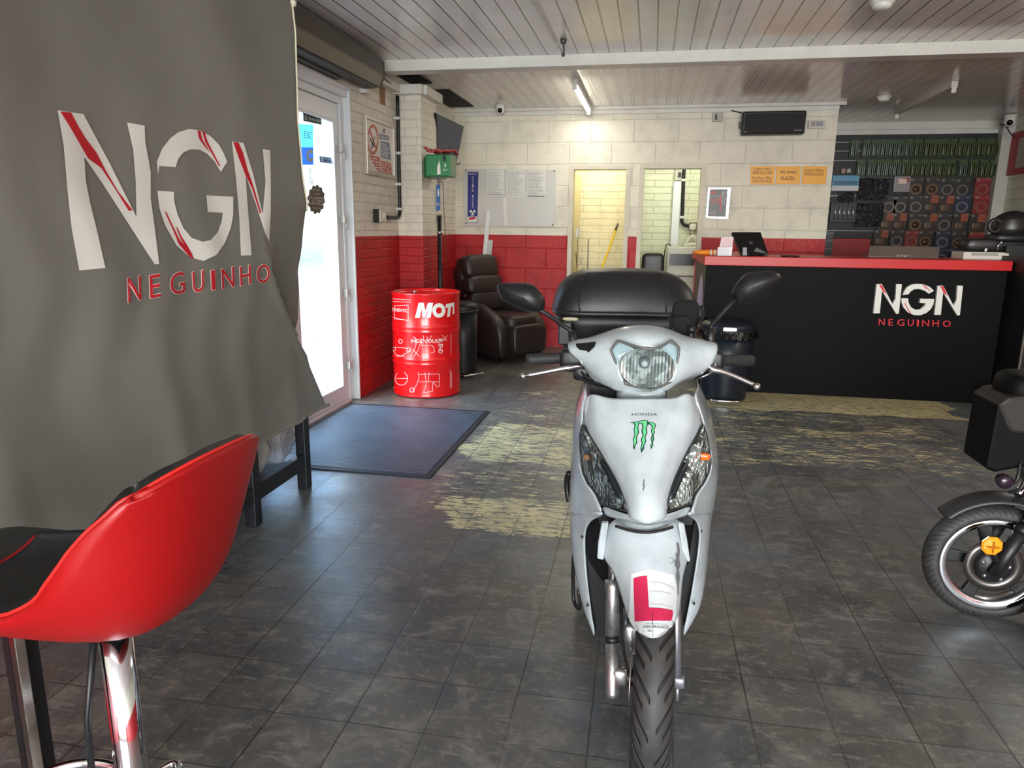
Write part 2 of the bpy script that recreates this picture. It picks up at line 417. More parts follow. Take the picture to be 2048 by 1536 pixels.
def ceil_mat():
    k = NB('ceiling_cladding'); P = k.g.outputs['Position']
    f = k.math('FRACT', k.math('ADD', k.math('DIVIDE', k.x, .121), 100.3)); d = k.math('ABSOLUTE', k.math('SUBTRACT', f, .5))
    ln = k.ramp(d, .45, .468); hi_ln = k.math('MULTIPLY', k.ramp(d, .40, .415), k.ramp(d, .43, .44, 1., 0.))  # groove line, and a thin painted highlight beside it
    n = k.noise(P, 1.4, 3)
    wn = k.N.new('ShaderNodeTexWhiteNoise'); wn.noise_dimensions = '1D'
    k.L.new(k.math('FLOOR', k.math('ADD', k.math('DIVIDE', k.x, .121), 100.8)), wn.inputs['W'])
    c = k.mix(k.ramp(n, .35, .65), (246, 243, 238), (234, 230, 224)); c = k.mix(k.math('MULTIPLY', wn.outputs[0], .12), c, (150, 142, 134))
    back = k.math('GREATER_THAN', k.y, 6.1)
    shade_ln = k.math('MULTIPLY', k.ramp(d, .33, .36), k.ramp(d, .415, .425, 1., 0.)); c = k.mix(k.math('MULTIPLY', shade_ln, k.math('MULTIPLY', back, .75)), c, (128, 118, 106))  # shade line painted into the colour beside each rear groove
    c = k.mix(hi_ln, c, (240, 236, 228)); c = k.mix(ln, c, k.mix(back, (92, 86, 80), (246, 242, 232)))  # grooves behind the beam painted pale, as if the tube lit them
    k.set('Base Color', c); k.set('Roughness', .17); k.set('Specular IOR Level', .55)
    k.bump(k.math('ADD', k.math('MULTIPLY', ln, -1.), k.math('MULTIPLY', k.noise(P, .9, 2), 1.2)), .35, .006); return k.m
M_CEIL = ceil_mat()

mb = MB().box((-2.6, -5.6, -.1), (XR+.2, 10.6, 0)); struct('floor', mb, M_FLOOR)
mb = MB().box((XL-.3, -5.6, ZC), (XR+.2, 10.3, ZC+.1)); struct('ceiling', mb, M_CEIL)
# left wall with door opening y 3.9..5.47, z 0..2.42
mb = MB().box((XL-.25, -5.6, 0), (XL, 3.9, ZC)).box((XL-.25, 5.47, 0), (XL, YB+.2, ZC)).box((XL-.25, 3.9, 2.42), (XL, 5.47, ZC))
struct('wall_left', mb, M_LEFT)
# back wall with two doorways and an end at x 1.866
mb = MB(); D1 = (-.93, -.325); D2 = (-.134, .50)
for a, b in ((XL, D1[0]), (D1[1], D2[0]), (D2[1], 1.866)): mb.box((a, YB, 0), (b, YB+.14, ZC))
mb.box((D1[0], YB, 2.068), (D1[1], YB+.14, ZC)).box((D2[0], YB, 2.075), (D2[1], YB+.14, ZC))
struct('wall_back', mb, M_BACK)
struct('wall_right', MB().box((XR, -5.6, 0), (XR+.15, YA+.2, ZC)), M_RIGHT)
# shop front behind the camera: dado, piers and head around three big panes
mb = MB().box((XL, -5.6, 0), (XR, -5.45, .4)).box((XL, -5.6, 2.5), (XR, -5.45, ZC)).box((XL, -5.6, .4), (-1.7, -5.45, 2.5)).box((3.5, -5.6, .4), (XR, -5.45, 2.5))
struct('wall_front', mb, M_WPAINT)
mb = MB()
for x in (-1.7, -.02, 1.66, 3.42): mb.box((x, -5.57, .4), (x+.08, -5.49, 2.5))
struct('window_1', mb, M_UPVC)
# column
mb = MB().box((XL, 6.53, 0), (-2.098, 7.0, ZC-.10)); solo('trim_1', mb, [M_COLF], kind='structure')
# alcove
struct('wall_alcove', MB().box((1.866, YA, 0), (XR, YA+.1, ZC)), mat('alcove_charcoal', (44, 44, 46), .6))
struct('wall_alcove_side', MB().box((1.74, YB+.14, 0), (1.866, YA, ZC)), M_PLAIN)
# back rooms
struct('wall_back_room_partition', MB().box((-.27, YB+.14, 0), (-.19, 10.4, 2.6)), M_PLAIN)
struct('wall_back_room_left', MB().box((-1.25, YB+.14, 0), (-1.17, 9.7, 2.6)), M_PLAIN)
struct('wall_back_room_store', MB().box((-1.2, 9.60, 0), (-.27, 9.7, 2.6)), M_R1)
struct('wall_back_room_kitchen', MB().box((-.2, 10.0, 0), (1.0, 10.1, 2.6)), M_R2)
struct('wall_back_room_right', MB().box((.95, YB+.14, 0), (1.02, 10.1, 2.6)), M_PLAIN)
struct('ceiling_back_rooms', MB().box((-1.25, YB+.14, 2.6), (1.02, 10.4, 2.66)), M_PLAIN)
# doorway linings
mb = MB()
for (a, b), zt in ((D1, 2.068), (D2, 2.075)):
    for x0, x1 in ((a-.045, a+.005), (b-.005, b+.045)): mb.box((x0, YB-.012, 0), (x1, YB+.15, zt-.006))
    mb.box((a-.045, YB-.012, zt-.005), (b+.045, YB+.15, zt+.04))
struct('trim_2', mb, M_PLAIN)
# ceiling beam casing, cornice boards
mb = MB().box((XL+.03, 6.0, 2.648), (XR, 6.16, ZC)); struct('trim_3', mb, M_WPAINT, bevel=.004)
mb = MB().box((XL, YB-.05, 2.70), (1.93, YB, ZC)).box((XL+.1, YB-.025, 2.655), (1.866, YB, 2.70)); struct('trim_4', mb, M_WPAINT, bevel=.003)
mb = MB().box((1.9, YA-.03, 2.585), (4.08, YA, ZC)).box((1.9, YA-.05, 2.64), (4.08, YA-.03, 2.66)); struct('trim_5', mb, M_WPAINT, bevel=.003)
mb = MB().box((XL, 5.80, 2.56), (XL+.07, 6.45, 2.63)).box((XL-.0, 6.44, 2.55), (-2.06, 6.53, 2.63)).box((-2.098, 6.5, 2.55), (-2.03, 7.0, 2.63)).box((XL, 7.25, 2.55), (XL+.02, YB-.06, 2.62))
struct('trim_6', mb, M_WPAINT, bevel=.004)
# alcove pier on the right, framed panel beside it
mb = MB().box((4.04, YA-.16, 0), (XR, YA, ZC)); struct('trim_7', mb, mat('grey_white_paint', (190, 190, 184), .5, noise=.06, nscale=5))

# ---------------------------------------------------------------- outside the door
struct('ground', MB().box((-30, -6, -.14), (-2.6, 30, -.02)), mat('pale_paving', (128, 122, 118), .9, noise=.25, nscale=4))
def shutter_mat():
    k = NB('roller_shutter'); f = k.math('FRACT', k.math('MULTIPLY', k.z, 11.)); l = k.ramp(f, .78, .95)
    k.set('Base Color', k.mix(l, (150, 164, 172), (70, 84, 94))); k.set('Roughness', .5); return k.m
mb = MB().box((-16.3, -5, -.1), (-16, 29, 7)); struct('wall_across_street', mb, brickmat('yard_wall', 'y', .45, .15, upper=(150, 142, 134), lower=(150, 142, 134), split=-9))
solo('roller_shutter', MB().box((-15.98, 14.0, 0), (-15.93, 20.5, 3.6)), shutter_mat(), 'pale ribbed roller shutter across the street seen through the door glass', 'shutter')

# ---------------------------------------------------------------- glazed door (door_1) in the left wall
def glass_mat(name, tint=(235, 245, 248), ior=1.4):
    m = bpy.data.materials.new(name); m.use_nodes = True; MATS[name] = m; N = m.node_tree.nodes; L = m.node_tree.links
    N.remove(N['Principled BSDF']); t = N.new('ShaderNodeBsdfTransparent'); t.inputs[0].default_value = (*lin(tint), 1)
    g = N.new('ShaderNodeBsdfGlossy'); g.inputs['Roughness'].default_value = .02; fr = N.new('ShaderNodeFresnel'); fr.inputs[0].default_value = ior
    ge = N.new('ShaderNodeNewGeometry'); mm = N.new('ShaderNodeMath'); mm.operation = 'MULTIPLY_ADD'; mm.inputs[1].default_value = -1; mm.inputs[2].default_value = 1; L.new(ge.outputs['Backfacing'], mm.inputs[0]); m2 = N.new('ShaderNodeMath'); m2.operation = 'MULTIPLY'; L.new(fr.outputs[0], m2.inputs[0]); L.new(mm.outputs[0], m2.inputs[1])
    x = N.new('ShaderNodeMixShader'); L.new(m2.outputs[0], x.inputs[0]); L.new(t.outputs[0], x.inputs[1]); L.new(g.outputs[0], x.inputs[2])
    L.new(x.outputs[0], N['Material Output'].inputs[0]); return m
M_GLASS = glass_mat('clear_glass')
M_LENS = glass_mat('clear_lens', ior=1.18)
def paper_mat(name, rgb):
    m = bpy.data.materials.new(name); m.use_nodes = True; MATS[name] = m; N = m.node_tree.nodes; L = m.node_tree.links; N.remove(N['Principled BSDF'])
    a = N.new('ShaderNodeBsdfDiffuse'); b = N.new('ShaderNodeBsdfTranslucent'); x = N.new('ShaderNodeMixShader'); x.inputs[0].default_value = .55
    for n in (a, b): n.inputs[0].default_value = (*lin(rgb), 1)
    L.new(a.outputs[0], x.inputs[1]); L.new(b.outputs[0], x.inputs[2]); L.new(x.outputs[0], N['Material Output'].inputs[0]); return m
DX = -2.42
fr = MB().box((DX-.04, 5.385, 0), (DX+.05, 5.47, 2.42)).box((DX-.04, 3.9, 2.30), (DX+.05, 5.385, 2.42)).box((DX-.04, 3.9, 0), (DX+.05, 3.97, 2.30)).box((DX-.04, 3.97, -.02), (DX+.06, 5.385, .02)).box((DX+.05, 3.9, 2.355), (DX+.085, 5.45, 2.42))
door = thing('door_1', None, None, (DX, 4.7, 0)); door['kind'] = 'structure'
part('door_frame', fr, M_UPVC, door, bevel=.006)
lf = MB(); a, b, z0, z1 = 4.52, 5.383, .02, 2.298
lf.box((DX-.03, b-.105, z0), (DX+.04, b, z1)).box((DX-.03, a, z0), (DX+.04, a+.10, z1)).box((DX-.03, a, z1-.13), (DX+.04, b, z1)).box((DX-.03, a, z0), (DX+.04, b, z0+.12))
lf.box((DX+.03, b-.115, z0+.1), (DX+.045, b-.09, z1-.12)).box((DX+.03, a+.09, z0+.1), (DX+.045, b-.09, z0+.13)).box((DX+.03, a+.09, z1-.145), (DX+.045, b-.09, z1-.12))
leaf = part('door_leaf', lf, M_UPVC, door, bevel=.006)
part('pane', MB().box((DX-.006, a+.1, z0+.12), (DX+.006, b-.1, z1-.13)), M_GLASS, leaf)
lf2 = MB().box((DX-.03, 3.975, z0), (DX+.04, 4.06, z1)).box((DX-.03, 4.43, z0), (DX+.04, 4.515, z1)).box((DX-.03, 3.975, z1-.13), (DX+.04, 4.515, z1)).box((DX-.03, 3.975, z0), (DX+.04, 4.515, z0+.12))
leaf2 = part('door_leaf', lf2, M_UPVC, door, bevel=.006)
part('pane', MB().box((DX-.006, 4.05, z0+.12), (DX+.006, 4.44, z1-.13)), M_GLASS, leaf2)
for z in (.30, .88, 1.45, 1.98):
    hb = MB().box((DX+.045, 5.34, z-.03), (DX+.075, 5.40, z+.035)).cyl((DX+.06, 5.405, z-.075), (DX+.06, 5.405, z+.035), .012)
    part('hinge', hb, mat('hinge_white', (210, 210, 205), .3), leaf, bevel=.004)
# white reveal boarding
struct('trim_8', MB().box((XL-.255, 5.462, 0), (XL+.012, 5.475, 2.43)).box((XL-.05, 5.452, 0), (XL+.012, 5.465, 2.42)).box((XL-.255, 3.9, 2.40), (XL+.012, 5.475, 2.43)), M_UPVC, bevel=.003)
closer = MB().box((-2.38, 4.42, 2.44), (-2.27, 5.22, 2.53)); part('door_closer', closer, mat('black_plastic', (26, 26, 28), .4), door, bevel=.006)
# ================================================================ BANNER
M_BLACK = mat('black_plastic_satin', (24, 24, 26), .42, bump=.1, bscale=300)
M_BLK2 = mat('black_metal', (20, 20, 22), .45)
M_CHROME = mat('chrome', (225, 228, 232), .07, metal=1)
M_ALU = mat('cast_aluminium', (188, 190, 192), .32, metal=1, noise=.12, nscale=60)
M_WHITE = mat('white_ink', (232, 230, 222), .6)
M_REDI = mat('red_ink', (196, 22, 40), .6)
M_DARKI = mat('dark_ink', (40, 40, 44), .6)
def fabric_mat():
    k = NB('banner_fabric'); P = k.tc.outputs['Object']; w = k.noise(P, 420, 2); n = k.noise(P, 1.2, 4)
    k.set('Base Color', k.mix(k.ramp(n, .35, .65), (118, 115, 106), (108, 106, 98))); k.set('Roughness', .62); k.set('Sheen Weight', .15)
    k.bump(k.math('ADD', k.math('MULTIPLY', w, .12), k.math('MULTIPLY', k.noise(P, 26, 5, .7), .25)), .35, .01); return k.m
BX = -1.70
edge_px = [(583,5),(588,60),(590,130),(596,240),(607,350),(620,430),(629,510),(634,580),(631,640),(614,712),(626,745),(640,775),(657,812)]
edge = [atX(u, v, BX) for u, v in edge_px]; ZT = edge[0].z; ZBr = edge[-1].z
def edge_y(z):
    for p, q in zip(edge, edge[1:]):
        if p.z >= z >= q.z: return p.y+(q.y-p.y)*(p.z-z)/max(p.z-q.z, 1e-6)
    return edge[-1].y if z < ZBr else edge[0].y
crease = [atX(u, v, BX) for u, v in ((520,400),(528,480),(540,545),(550,575),(562,612),(590,668),(612,715),(657,812))]
def crease_y(z):
    if z > crease[0].z: return None
    for p, q in zip(crease, crease[1:]):
        if p.z >= z >= q.z: return p.y+(q.y-p.y)*(p.z-z)/max(p.z-q.z, 1e-6)
    return crease[-1].y
def banner_x(y, z):
    d = 0
    t = ZT-z
    # soft diagonal drape folds from the top, small pulls around the stitched letters
    top = math.exp(-t*.9)
    d += .020*math.sin((y*5.2+z*3.1))*top + .013*math.sin(y*9.5+z*6.+.7)*top
    d += .016*math.sin(y*3.1-z*1.2+.4)*(1-top)
    d += .0045*math.sin(y*23+math.sin(z*9)*1.3)*math.exp(-((z-1.2)/.55)**2)
    d += .004*math.sin(z*31+y*7)*math.exp(-((z-1.15)/.4)**2)*math.exp(-((y-2.5)/.9)**2)
    for k, (yy, am) in enumerate(((1.55, .02), (2.25, .016), (2.72, .014), (3.15, .018))):
        d += am*math.exp(-((y-yy-(.9-z)*.12)/.07)**2)*max(0, min(1, (1.25-z)/.8))
    cy = crease_y(z)
    if cy is not None:
        f = min(1, (crease[0].z-z)/.35)
        s = y-cy
        if s > 0: d -= f*min(s*.75, .10)
        else: d += f*.012*math.exp(-(s/.04)**2)
    return BX+d
rows = []; NR, NC = 130, 110
zb_left = .50
for i in range(NR+1):
    t = i/NR; row = []
    for j in range(NC+1):
        s = j/NC; zb = ZBr if s > .9 else ZBr
        yl = .75
        z0 = ZT+(ZBr-ZT)*t
        y = yl+(edge_y(z0)-yl)*s
        z = z0+t*.07*max(0, (2.2-y)/1.4)
        row.append(Vector((banner_x(y, z), y, z)))
    rows.append(row)
banner = thing('hanging_banner', 'large grey fabric banner with white and red lettering hanging on the left', 'banner', (BX, 2.2, ZBr))
cloth = part('fabric', MB().grid(rows), fabric_mat(), banner, solid=.003, soff=0)
pl = MB().cyl((BX-.012, .6, ZT+.018), (BX-.012, edge[0].y+.03, ZT+.018), .014).ball((BX-.012, edge[0].y+.035, ZT+.018), .02)
part('pole', pl, mat('grey_pole', (120, 118, 112), .4), banner)
cord = [(BX+.006, edge_y(z)+.004, z) for z in [ZT-.02*i for i in range(0, 48)]]
cord = [(banner_x(y-.01, z)+.004, y, z) for _, y, z in cord]
part('edge_cord', MB().tube(cord, .0045, 6).ball((BX, edge[0].y+.012, ZT), .017), mat('cream_cord', (224, 218, 190), .7), banner)
hem = [(r[-1].x+.0, r[-1].y, r[-1].z) for r in rows][-1:]
part('hem', MB().tube([p+Vector((.001, 0, .008)) for p in rows[-1]], .010, 8), fabric_mat(), banner)
bpy.context.view_layer.update()
T = Target(cloth)
z1 = lambda pts: zz(pts, 0, 0, 1734/700)
white = [z1([(280,547),(408,565),(540,810),(672,1075),(668,900),(655,740),(625,607),(712,622),(715,700),(742,850),(742,980),(765,1150),(785,1308),(762,1308),(600,1060),(500,905),(412,778),(420,900),(440,1000),(480,1160),(518,1328),(388,1340),(350,1130),(330,950),(310,720)]),
 z1([(778,862),(773,800),(800,735),(840,685),(880,655),(930,640),(985,645),(1040,675),(1080,715),(1105,760),(1122,802),(1090,852),(1060,800),(1020,760),(985,742),(940,740),(905,755),(880,785),(866,829),(786,822)]),
 z1([(775,945),(858,950),(860,1000),(875,1060),(905,1130),(945,1178),(1000,1198),(1040,1190),(1075,1150),(1095,1095),(1100,1054),(1025,1050),(1018,968),(1152,975),(1152,1060),(1140,1130),(1110,1205),(1070,1262),(1005,1292),(940,1275),(870,1215),(815,1120),(785,1030)]),
 z1([(1145,700),(1203,708),(1250,860),(1298,1060),(1312,900),(1298,738),(1335,745),(1338,900),(1338,1050),(1330,1200),(1312,1160),(1262,1005),(1213,868),(1222,1000),(1243,1265),(1190,1267),(1182,1080),(1165,880)])]
red = [z1([(292,553),(345,558),(380,625),(420,690),(470,755),(520,850),(580,950),(650,1042),(632,1045),(560,930),(495,832),(430,785),(395,725),(340,630)]),
 z1([(972,645),(988,649),(996,690),(1020,730),(1035,757),(1005,722),(980,685)]), z1([(995,648),(1008,653),(1022,700),(1045,745),(1086,822),(1080,823),(1038,750),(1012,705)]),
 z1([(810,1048),(818,1050),(850,1120),(885,1190),(938,1245),(957,1282),(935,1272),(880,1210),(862,1165)]), z1([(866,1125),(873,1128),(895,1175),(925,1220),(950,1265),(920,1235),(890,1185)]),
 z1([(1150,703),(1177,706),(1200,760),(1220,835),(1250,920),(1290,1056),(1283,1057),(1245,935),(1212,868),(1185,800)])]
for g_, l_ in (((0,), 'white sewn letter N at the start'), ((1,), 'upper arc of the white letter G'), ((2,), 'lower arc of the white letter G'), ((3,), 'white sewn letter N at the end')): decal('letter', T, [white[i] for i in g_], M_WHITE, banner, .0035, 8, l_)
for r_ in red: decal('red_flash', T, [r_], M_REDI, banner, .0050, 8, 'red flash across a white letter')
lt = [('N', 625, 690, 1372, 1492, 0), ('E', 735, 788, 1362, 1474, 0), ('G', 836, 908, 1350, 1458, 0), ('U', 948, 1003, 1342, 1447, 0), ('I', 1040, 1059, 1338, 1436, 0), ('N', 1092, 1153, 1326, 1427, 0), ('H', 1183, 1236, 1317, 1412, 0), ('O', 1266, 1330, 1311, 1400, 0)]
sk = lambda y: 0
its = []; its2 = []
for ch, a, b, c, d, _ in lt:
    dy = -(b-a)*.20*.5
    q = z1([(a, c-dy), (b, c+dy), (b+4, d+dy), (a+4, d-dy)]); its.append(text_px(ch, q))
    cx = sum(p[0] for p in q)/4; cy = sum(p[1] for p in q)/4
    w = .9
    for ox, oy in ((-w, -w), (w, -w), (-w, w), (w, w), (0, w*1.3), (0, -w*1.3), (w*1.3, 0), (-w*1.3, 0)): its2.append(text_px(ch, [(p[0]+ox, p[1]+oy) for p in q]))
for i in range(8):
    decal('letter_outline', T, its2[i*8:i*8+8], mat('pale_pink_ink', (236, 214, 205), .6), banner, .0035, 0, 'pale outline of a small red letter')
    decal('letter', T, [its[i]], M_REDI, banner, .0052, 0, 'small red letter '+lt[i][0])

# ================================================================ LOW BLACK TABLE under the banner, bags on its shelf
tb = thing('low_shelf_table', 'low black wooden table with a bottom shelf standing under the grey banner', 'table', (-2.0, 2.9, 0))
M_BWOOD = mat('black_stained_wood', (30, 32, 36), .38, noise=.1, nscale=30)
for x in (-2.22, -1.80):
    for y in (2.42, 2.92, 3.44):
        part('leg', MB().box((x-.028, y-.03, 0), (x+.028, y+.03, .55)), M_BWOOD, tb, bevel=.004)
part('shelf', MB().box((-2.22, 2.42, .155), (-1.80, 3.44, .185)), M_BWOOD, tb)
part('rail', MB().box((-1.815, 2.45, .12), (-1.775, 3.41, .20)), M_BWOOD, tb, bevel=.003)
part('rail', MB().box((-2.24, 2.45, .12), (-2.2, 3.41, .20)), M_BWOOD, tb, bevel=.003)
part('tabletop', MB().box((-2.26, 2.36, .55), (-1.76, 3.49, .585)), M_BWOOD, tb, bevel=.004)
def bag_mat(name, tint):
    k = NB(name); k.set('Base Color', (*lin(tint), 1)); k.set('Roughness', .15); k.set('Alpha', .55); k.set('Specular IOR Level', .8)
    k.bump(k.noise(k.tc.outputs['Object'], 18, 4, .6, 1.5), 1., .03); return k.m
def crumple(c, size, seed, amp=.22):
    r = random.Random(seed); mb = MB(); mb.sbox(c, size, None, .6, 14)
    for p in mb.v:
        d = (p-Vector(c)); k = 1+amp*(math.sin(d.x*41+seed)+math.sin(d.y*37+seed*2)+math.sin(d.z*33+d.y*20))*.33
        p.x = c[0]+d.x*k; p.y = c[1]+d.y*k
        if p.z < c[2]: p.z = c[2]+d.z
        else: p.z = c[2]+d.z*k
    return mb
solo('plastic_bag', crumple((-1.89, 3.06, .30), (.15, .20, .225), 2, .42), bag_mat('clear_plastic', (215, 212, 205)), 'clear plastic bag of small parts on the table shelf, nearer the red stool', 'bag')
solo('plastic_bag', crumple((-1.89, 3.30, .295), (.15, .18, .215), 5, .42), bag_mat('grey_plastic', (170, 168, 172)), 'grey crumpled plastic bag on the table shelf, beside the doormat end leg', 'bag')
solo('metal_part', MB().tube([(-1.88, 3.0, .25), (-1.87, 3.08, .26), (-1.88, 3.12, .28)], .012, 8), mat('brass_part', (200, 170, 120), .3, metal=1), 'small pale metal part inside the clear bag under the banner', 'metal part')

# ================================================================ DOORMAT
def rib_mat():
    k = NB('ribbed_rubber'); f = k.math('FRACT', k.math('MULTIPLY', k.y, 42.)); d = k.math('ABSOLUTE', k.math('SUBTRACT', f, .5))
    n = k.noise(k.g.outputs['Position'], 5, 5, .6)
    c = k.mix(k.ramp(n, .35, .7), (66, 80, 94), (88, 100, 112)); k.set('Base Color', k.mix(k.ramp(d, .22, .34), c, (14, 18, 24)))
    k.set('Roughness', .5); k.bump(k.ramp(d, .22, .45, 1., 0.), .9, .006); return k.m
mt = thing('doormat', 'dark ribbed rubber doormat lying inside the glazed door', 'doormat', (-1.75, 4.5, 0))
part('mat_surface', MB().box((-2.29, 3.77, 0), (-1.21, 5.23, .011)), rib_mat(), mt)
part('border', MB().box((-2.33+.01, 3.725, 0), (-2.29, 5.275, .008)).box((-1.21, 3.725, 0), (-1.175, 5.275, .008)).box((-2.29, 3.725, 0), (-1.21, 3.77, .008)).box((-2.29, 5.23, 0), (-1.21, 5.275, .008)), mat('rubber_edge', (30, 33, 38), .6), mt)

# ================================================================ BAR STOOL
def red_leather():
    k = NB('red_leatherette'); P = k.tc.outputs['Object']; k.set('Base Color', (*lin((152, 10, 13)), 1)); k.set('Roughness', .42); k.set('Specular IOR Level', .45)
    k.bump(k.noise(P, 350, 3), .12, .002); return k.m
M_RED = red_leather()
def blk_leather():
    k = NB('black_leatherette'); P = k.tc.outputs['Object']; k.set('Base Color', (*lin((30, 30, 32)), 1)); k.set('Roughness', .38)
    k.bump(k.noise(P, 300, 3), .15, .002); return k.m
M_BLKL = blk_leather()
SC = Vector((-.925, 1.03, 0)); ST = math.radians(178)
def stool_shell(off, umax=1., v0=0., v1=1., nu=24, nv=30, quilt=0):
    prof = [(.310, .745), (.285, .724), (.18, .712), (.04, .706), (-.06, .708), (-.130, .730), (-.175, .782), (-.200, .845), (-.220, .912), (-.236, .974), (-.246, 1.018), (-.250, 1.040)]
    hw = [.150, .170, .195, .208, .214, .218, .218, .215, .208, .200, .188, .172]
    rise = [.02, .035, .055, .085, .122, .135, .115, .080, .045, .008, -.016, -.03]
    wrap = [0, 0, 0, .01, .03, .065, .082, .085, .075, .062, .052, .04]
    def samp(arr, t):
        x = t*(len(arr)-1); i = min(int(x), len(arr)-2); f = x-i
        g = lambda k: arr[max(0, min(len(arr)-1, k))]
        p0, p1, p2, p3 = g(i-1), g(i), g(i+1), g(i+2)
        h = lambda a, b, c, d: .5*((2*b)+(-a+c)*f+(2*a-5*b+4*c-d)*f*f+(-a+3*b-3*c+d)*f**3)
        return tuple(h(*q) for q in zip(p0, p1, p2, p3)) if isinstance(p0, tuple) else h(p0, p1, p2, p3)
    rows = []
    for i in range(nv+1):
        t = v0+(v1-v0)*i/nv; f0, z0 = samp(prof, t); w = samp(hw, t); rs = samp(rise, t); wr = samp(wrap, t); row = []
        a, b = samp(prof, max(0, t-.01)), samp(prof, min(1, t+.01)); tx, tz = b[0]-a[0], b[1]-a[1]; l = math.hypot(tx, tz); nf, nz = -tz/l, tx/l
        if t < .5 and nz < 0: nf, nz = -nf, -nz
        if t >= .5 and nf < 0: nf, nz = -nf, -nz
        for j in range(nu+1):
            u = (-1+2*j/nu)*umax; e = abs(u)**2.6
            q = off+(quilt*(math.cos((t-.5)*58)*.5+math.cos(u*9)*.5)*(1-abs(u)**4) if quilt else 0)
            f = f0+wr*e+nf*q; z = z0+rs*e+nz*q
            y = w*u*(1-.10*e)-math.copysign(off*.9, u)*e
            c, s_ = math.cos(ST), math.sin(ST)
            row.append(Vector((SC.x+f*c-y*s_, SC.y+f*s_+y*c, z)))
        rows.append(row)
    return rows
st = thing('bar_stool', 'bar stool with red bucket seat, black quilted inside and chrome column', 'stool', (SC.x, SC.y, 0))
outer = stool_shell(0)
part('seat_shell', MB().grid(outer), M_RED, st, solid=.012, soff=0)
inner = stool_shell(.030, .95, .03, .985, quilt=.004)
mb = MB().grid(inner)
ob = stool_shell(.006, .97, .02, .99)
rim = lambda R: [*R[0], *[r[-1] for r in R[1:-1]], *R[-1][::-1], *[r[0] for r in R[1:-1]][::-1]]
mb.loft([rim(ob), rim(inner)], closed=True, cap=False)
part('cushion', mb, M_BLKL, st)
sh_ = stool_shell(.006, .995, .003, .997); pr_ = [r[0 if sh_[0][0].y < sh_[0][-1].y else -1] for r in sh_]; pr_ += (sh_[-1] if (sh_[-1][0]-pr_[-1]).length < .01 else sh_[-1][::-1])[1:]; part('piping', MB().tube(pr_, .0035, 6), mat('red_piping', (214, 40, 34), .4), st)
part('seat_plate', MB().box((SC.x-.045, SC.y-.045, .684), (SC.x+.045, SC.y+.045, .702)), M_BLK2, st)
CX, CY = -.93, 1.03
part('column', MB().lathe([(.0, .675), (.028, .675), (.028, .40), (.0295, .395), (.0295, .02), (.06, .02)], Matrix.Translation((CX, CY, 0)), 32), M_CHROME, st)
part('lever', MB().tube([(CX-.02, CY-.03, .665), (CX-.035, CY-.05, .52), (CX-.04, CY-.055, .30)], .006, 8), M_BLK2, st)  # black tube stands in for the dark reflection down the chrome column
fr_ = [(CX-.035, CY+.03, .30), (CX-.10, CY+.05, .305), (CX-.20, CY+.02, .30), (CX-.25, CY-.08, .295), (CX-.22, CY-.18, .29), (CX-.10, CY-.22, .285), (CX-.02, CY-.16, .285), (CX, CY-.03, .29)]
def smooth_path(pts, n=6, closed=False):
    pts = [Vector(p) for p in pts]; out = []; m = len(pts); rng = range(m if closed else m-1)
    for i in rng:
        g = lambda k: pts[k % m] if closed else pts[max(0, min(m-1, k))]
        p0, p1, p2, p3 = g(i-1), g(i), g(i+1), g(i+2)
        for j in range(n):
            f = j/n; out.append(.5*((2*p1)+(p2-p0)*f+(2*p0-5*p1+4*p2-p3)*f*f+(-p0+3*p1-3*p2+p3)*f**3))
    if not closed: out.append(pts[-1])
    return out
part('footrest', MB().tube(smooth_path([(CX-.0, CY+.03, .33), (CX+.03, CY+.075, .335), (CX+.055, CY+.06, .335), (CX+.045, CY+.02, .33)], 6), .008, 10).tube(smooth_path([(CX-.02, CY+.02, .33), (CX-.09, CY+.05, .33), (CX-.18, CY+.03, .33), (CX-.25, CY-.07, .33), (CX-.24, CY-.2, .33), (CX-.12, CY-.26, .33), (CX-.01, CY-.03, .33)], 7), .011, 12), M_CHROME, st)
part('base', MB().lathe([(0, 0), (.19, 0), (.20, .006), (.19, .014), (.10, .026), (.03, .04), (0, .04)], Matrix.Translation((CX, CY, 0)), 48), M_CHROME, st)
# second seat frame at the very left edge: flat chrome post
s2 = thing('stool_frame', 'flat chrome post of a seat frame at the left edge of the photo', 'stool', (-1.22, 1.08, 0))
part('post', MB().prism([(-1.235, 1.09, .66), (-1.205, 1.075, .66), (-1.205, 1.075, .0), (-1.235, 1.09, .0)], (.008, .018, 0)), mat('brushed_chrome', (180, 176, 168), .22, metal=1), s2, bevel=.002)
part('post', MB().prism([(-1.262, 1.10, .66), (-1.237, 1.09, .66), (-1.237, 1.09, .0), (-1.262, 1.10, .0)], (.02, .05, 0)), M_BLK2, s2, 'black side of the post')
part('seat', MB().sbox((-1.33, 1.16, .685), (.30, .36, .055), None, .4, 10), M_BLKL, s2)
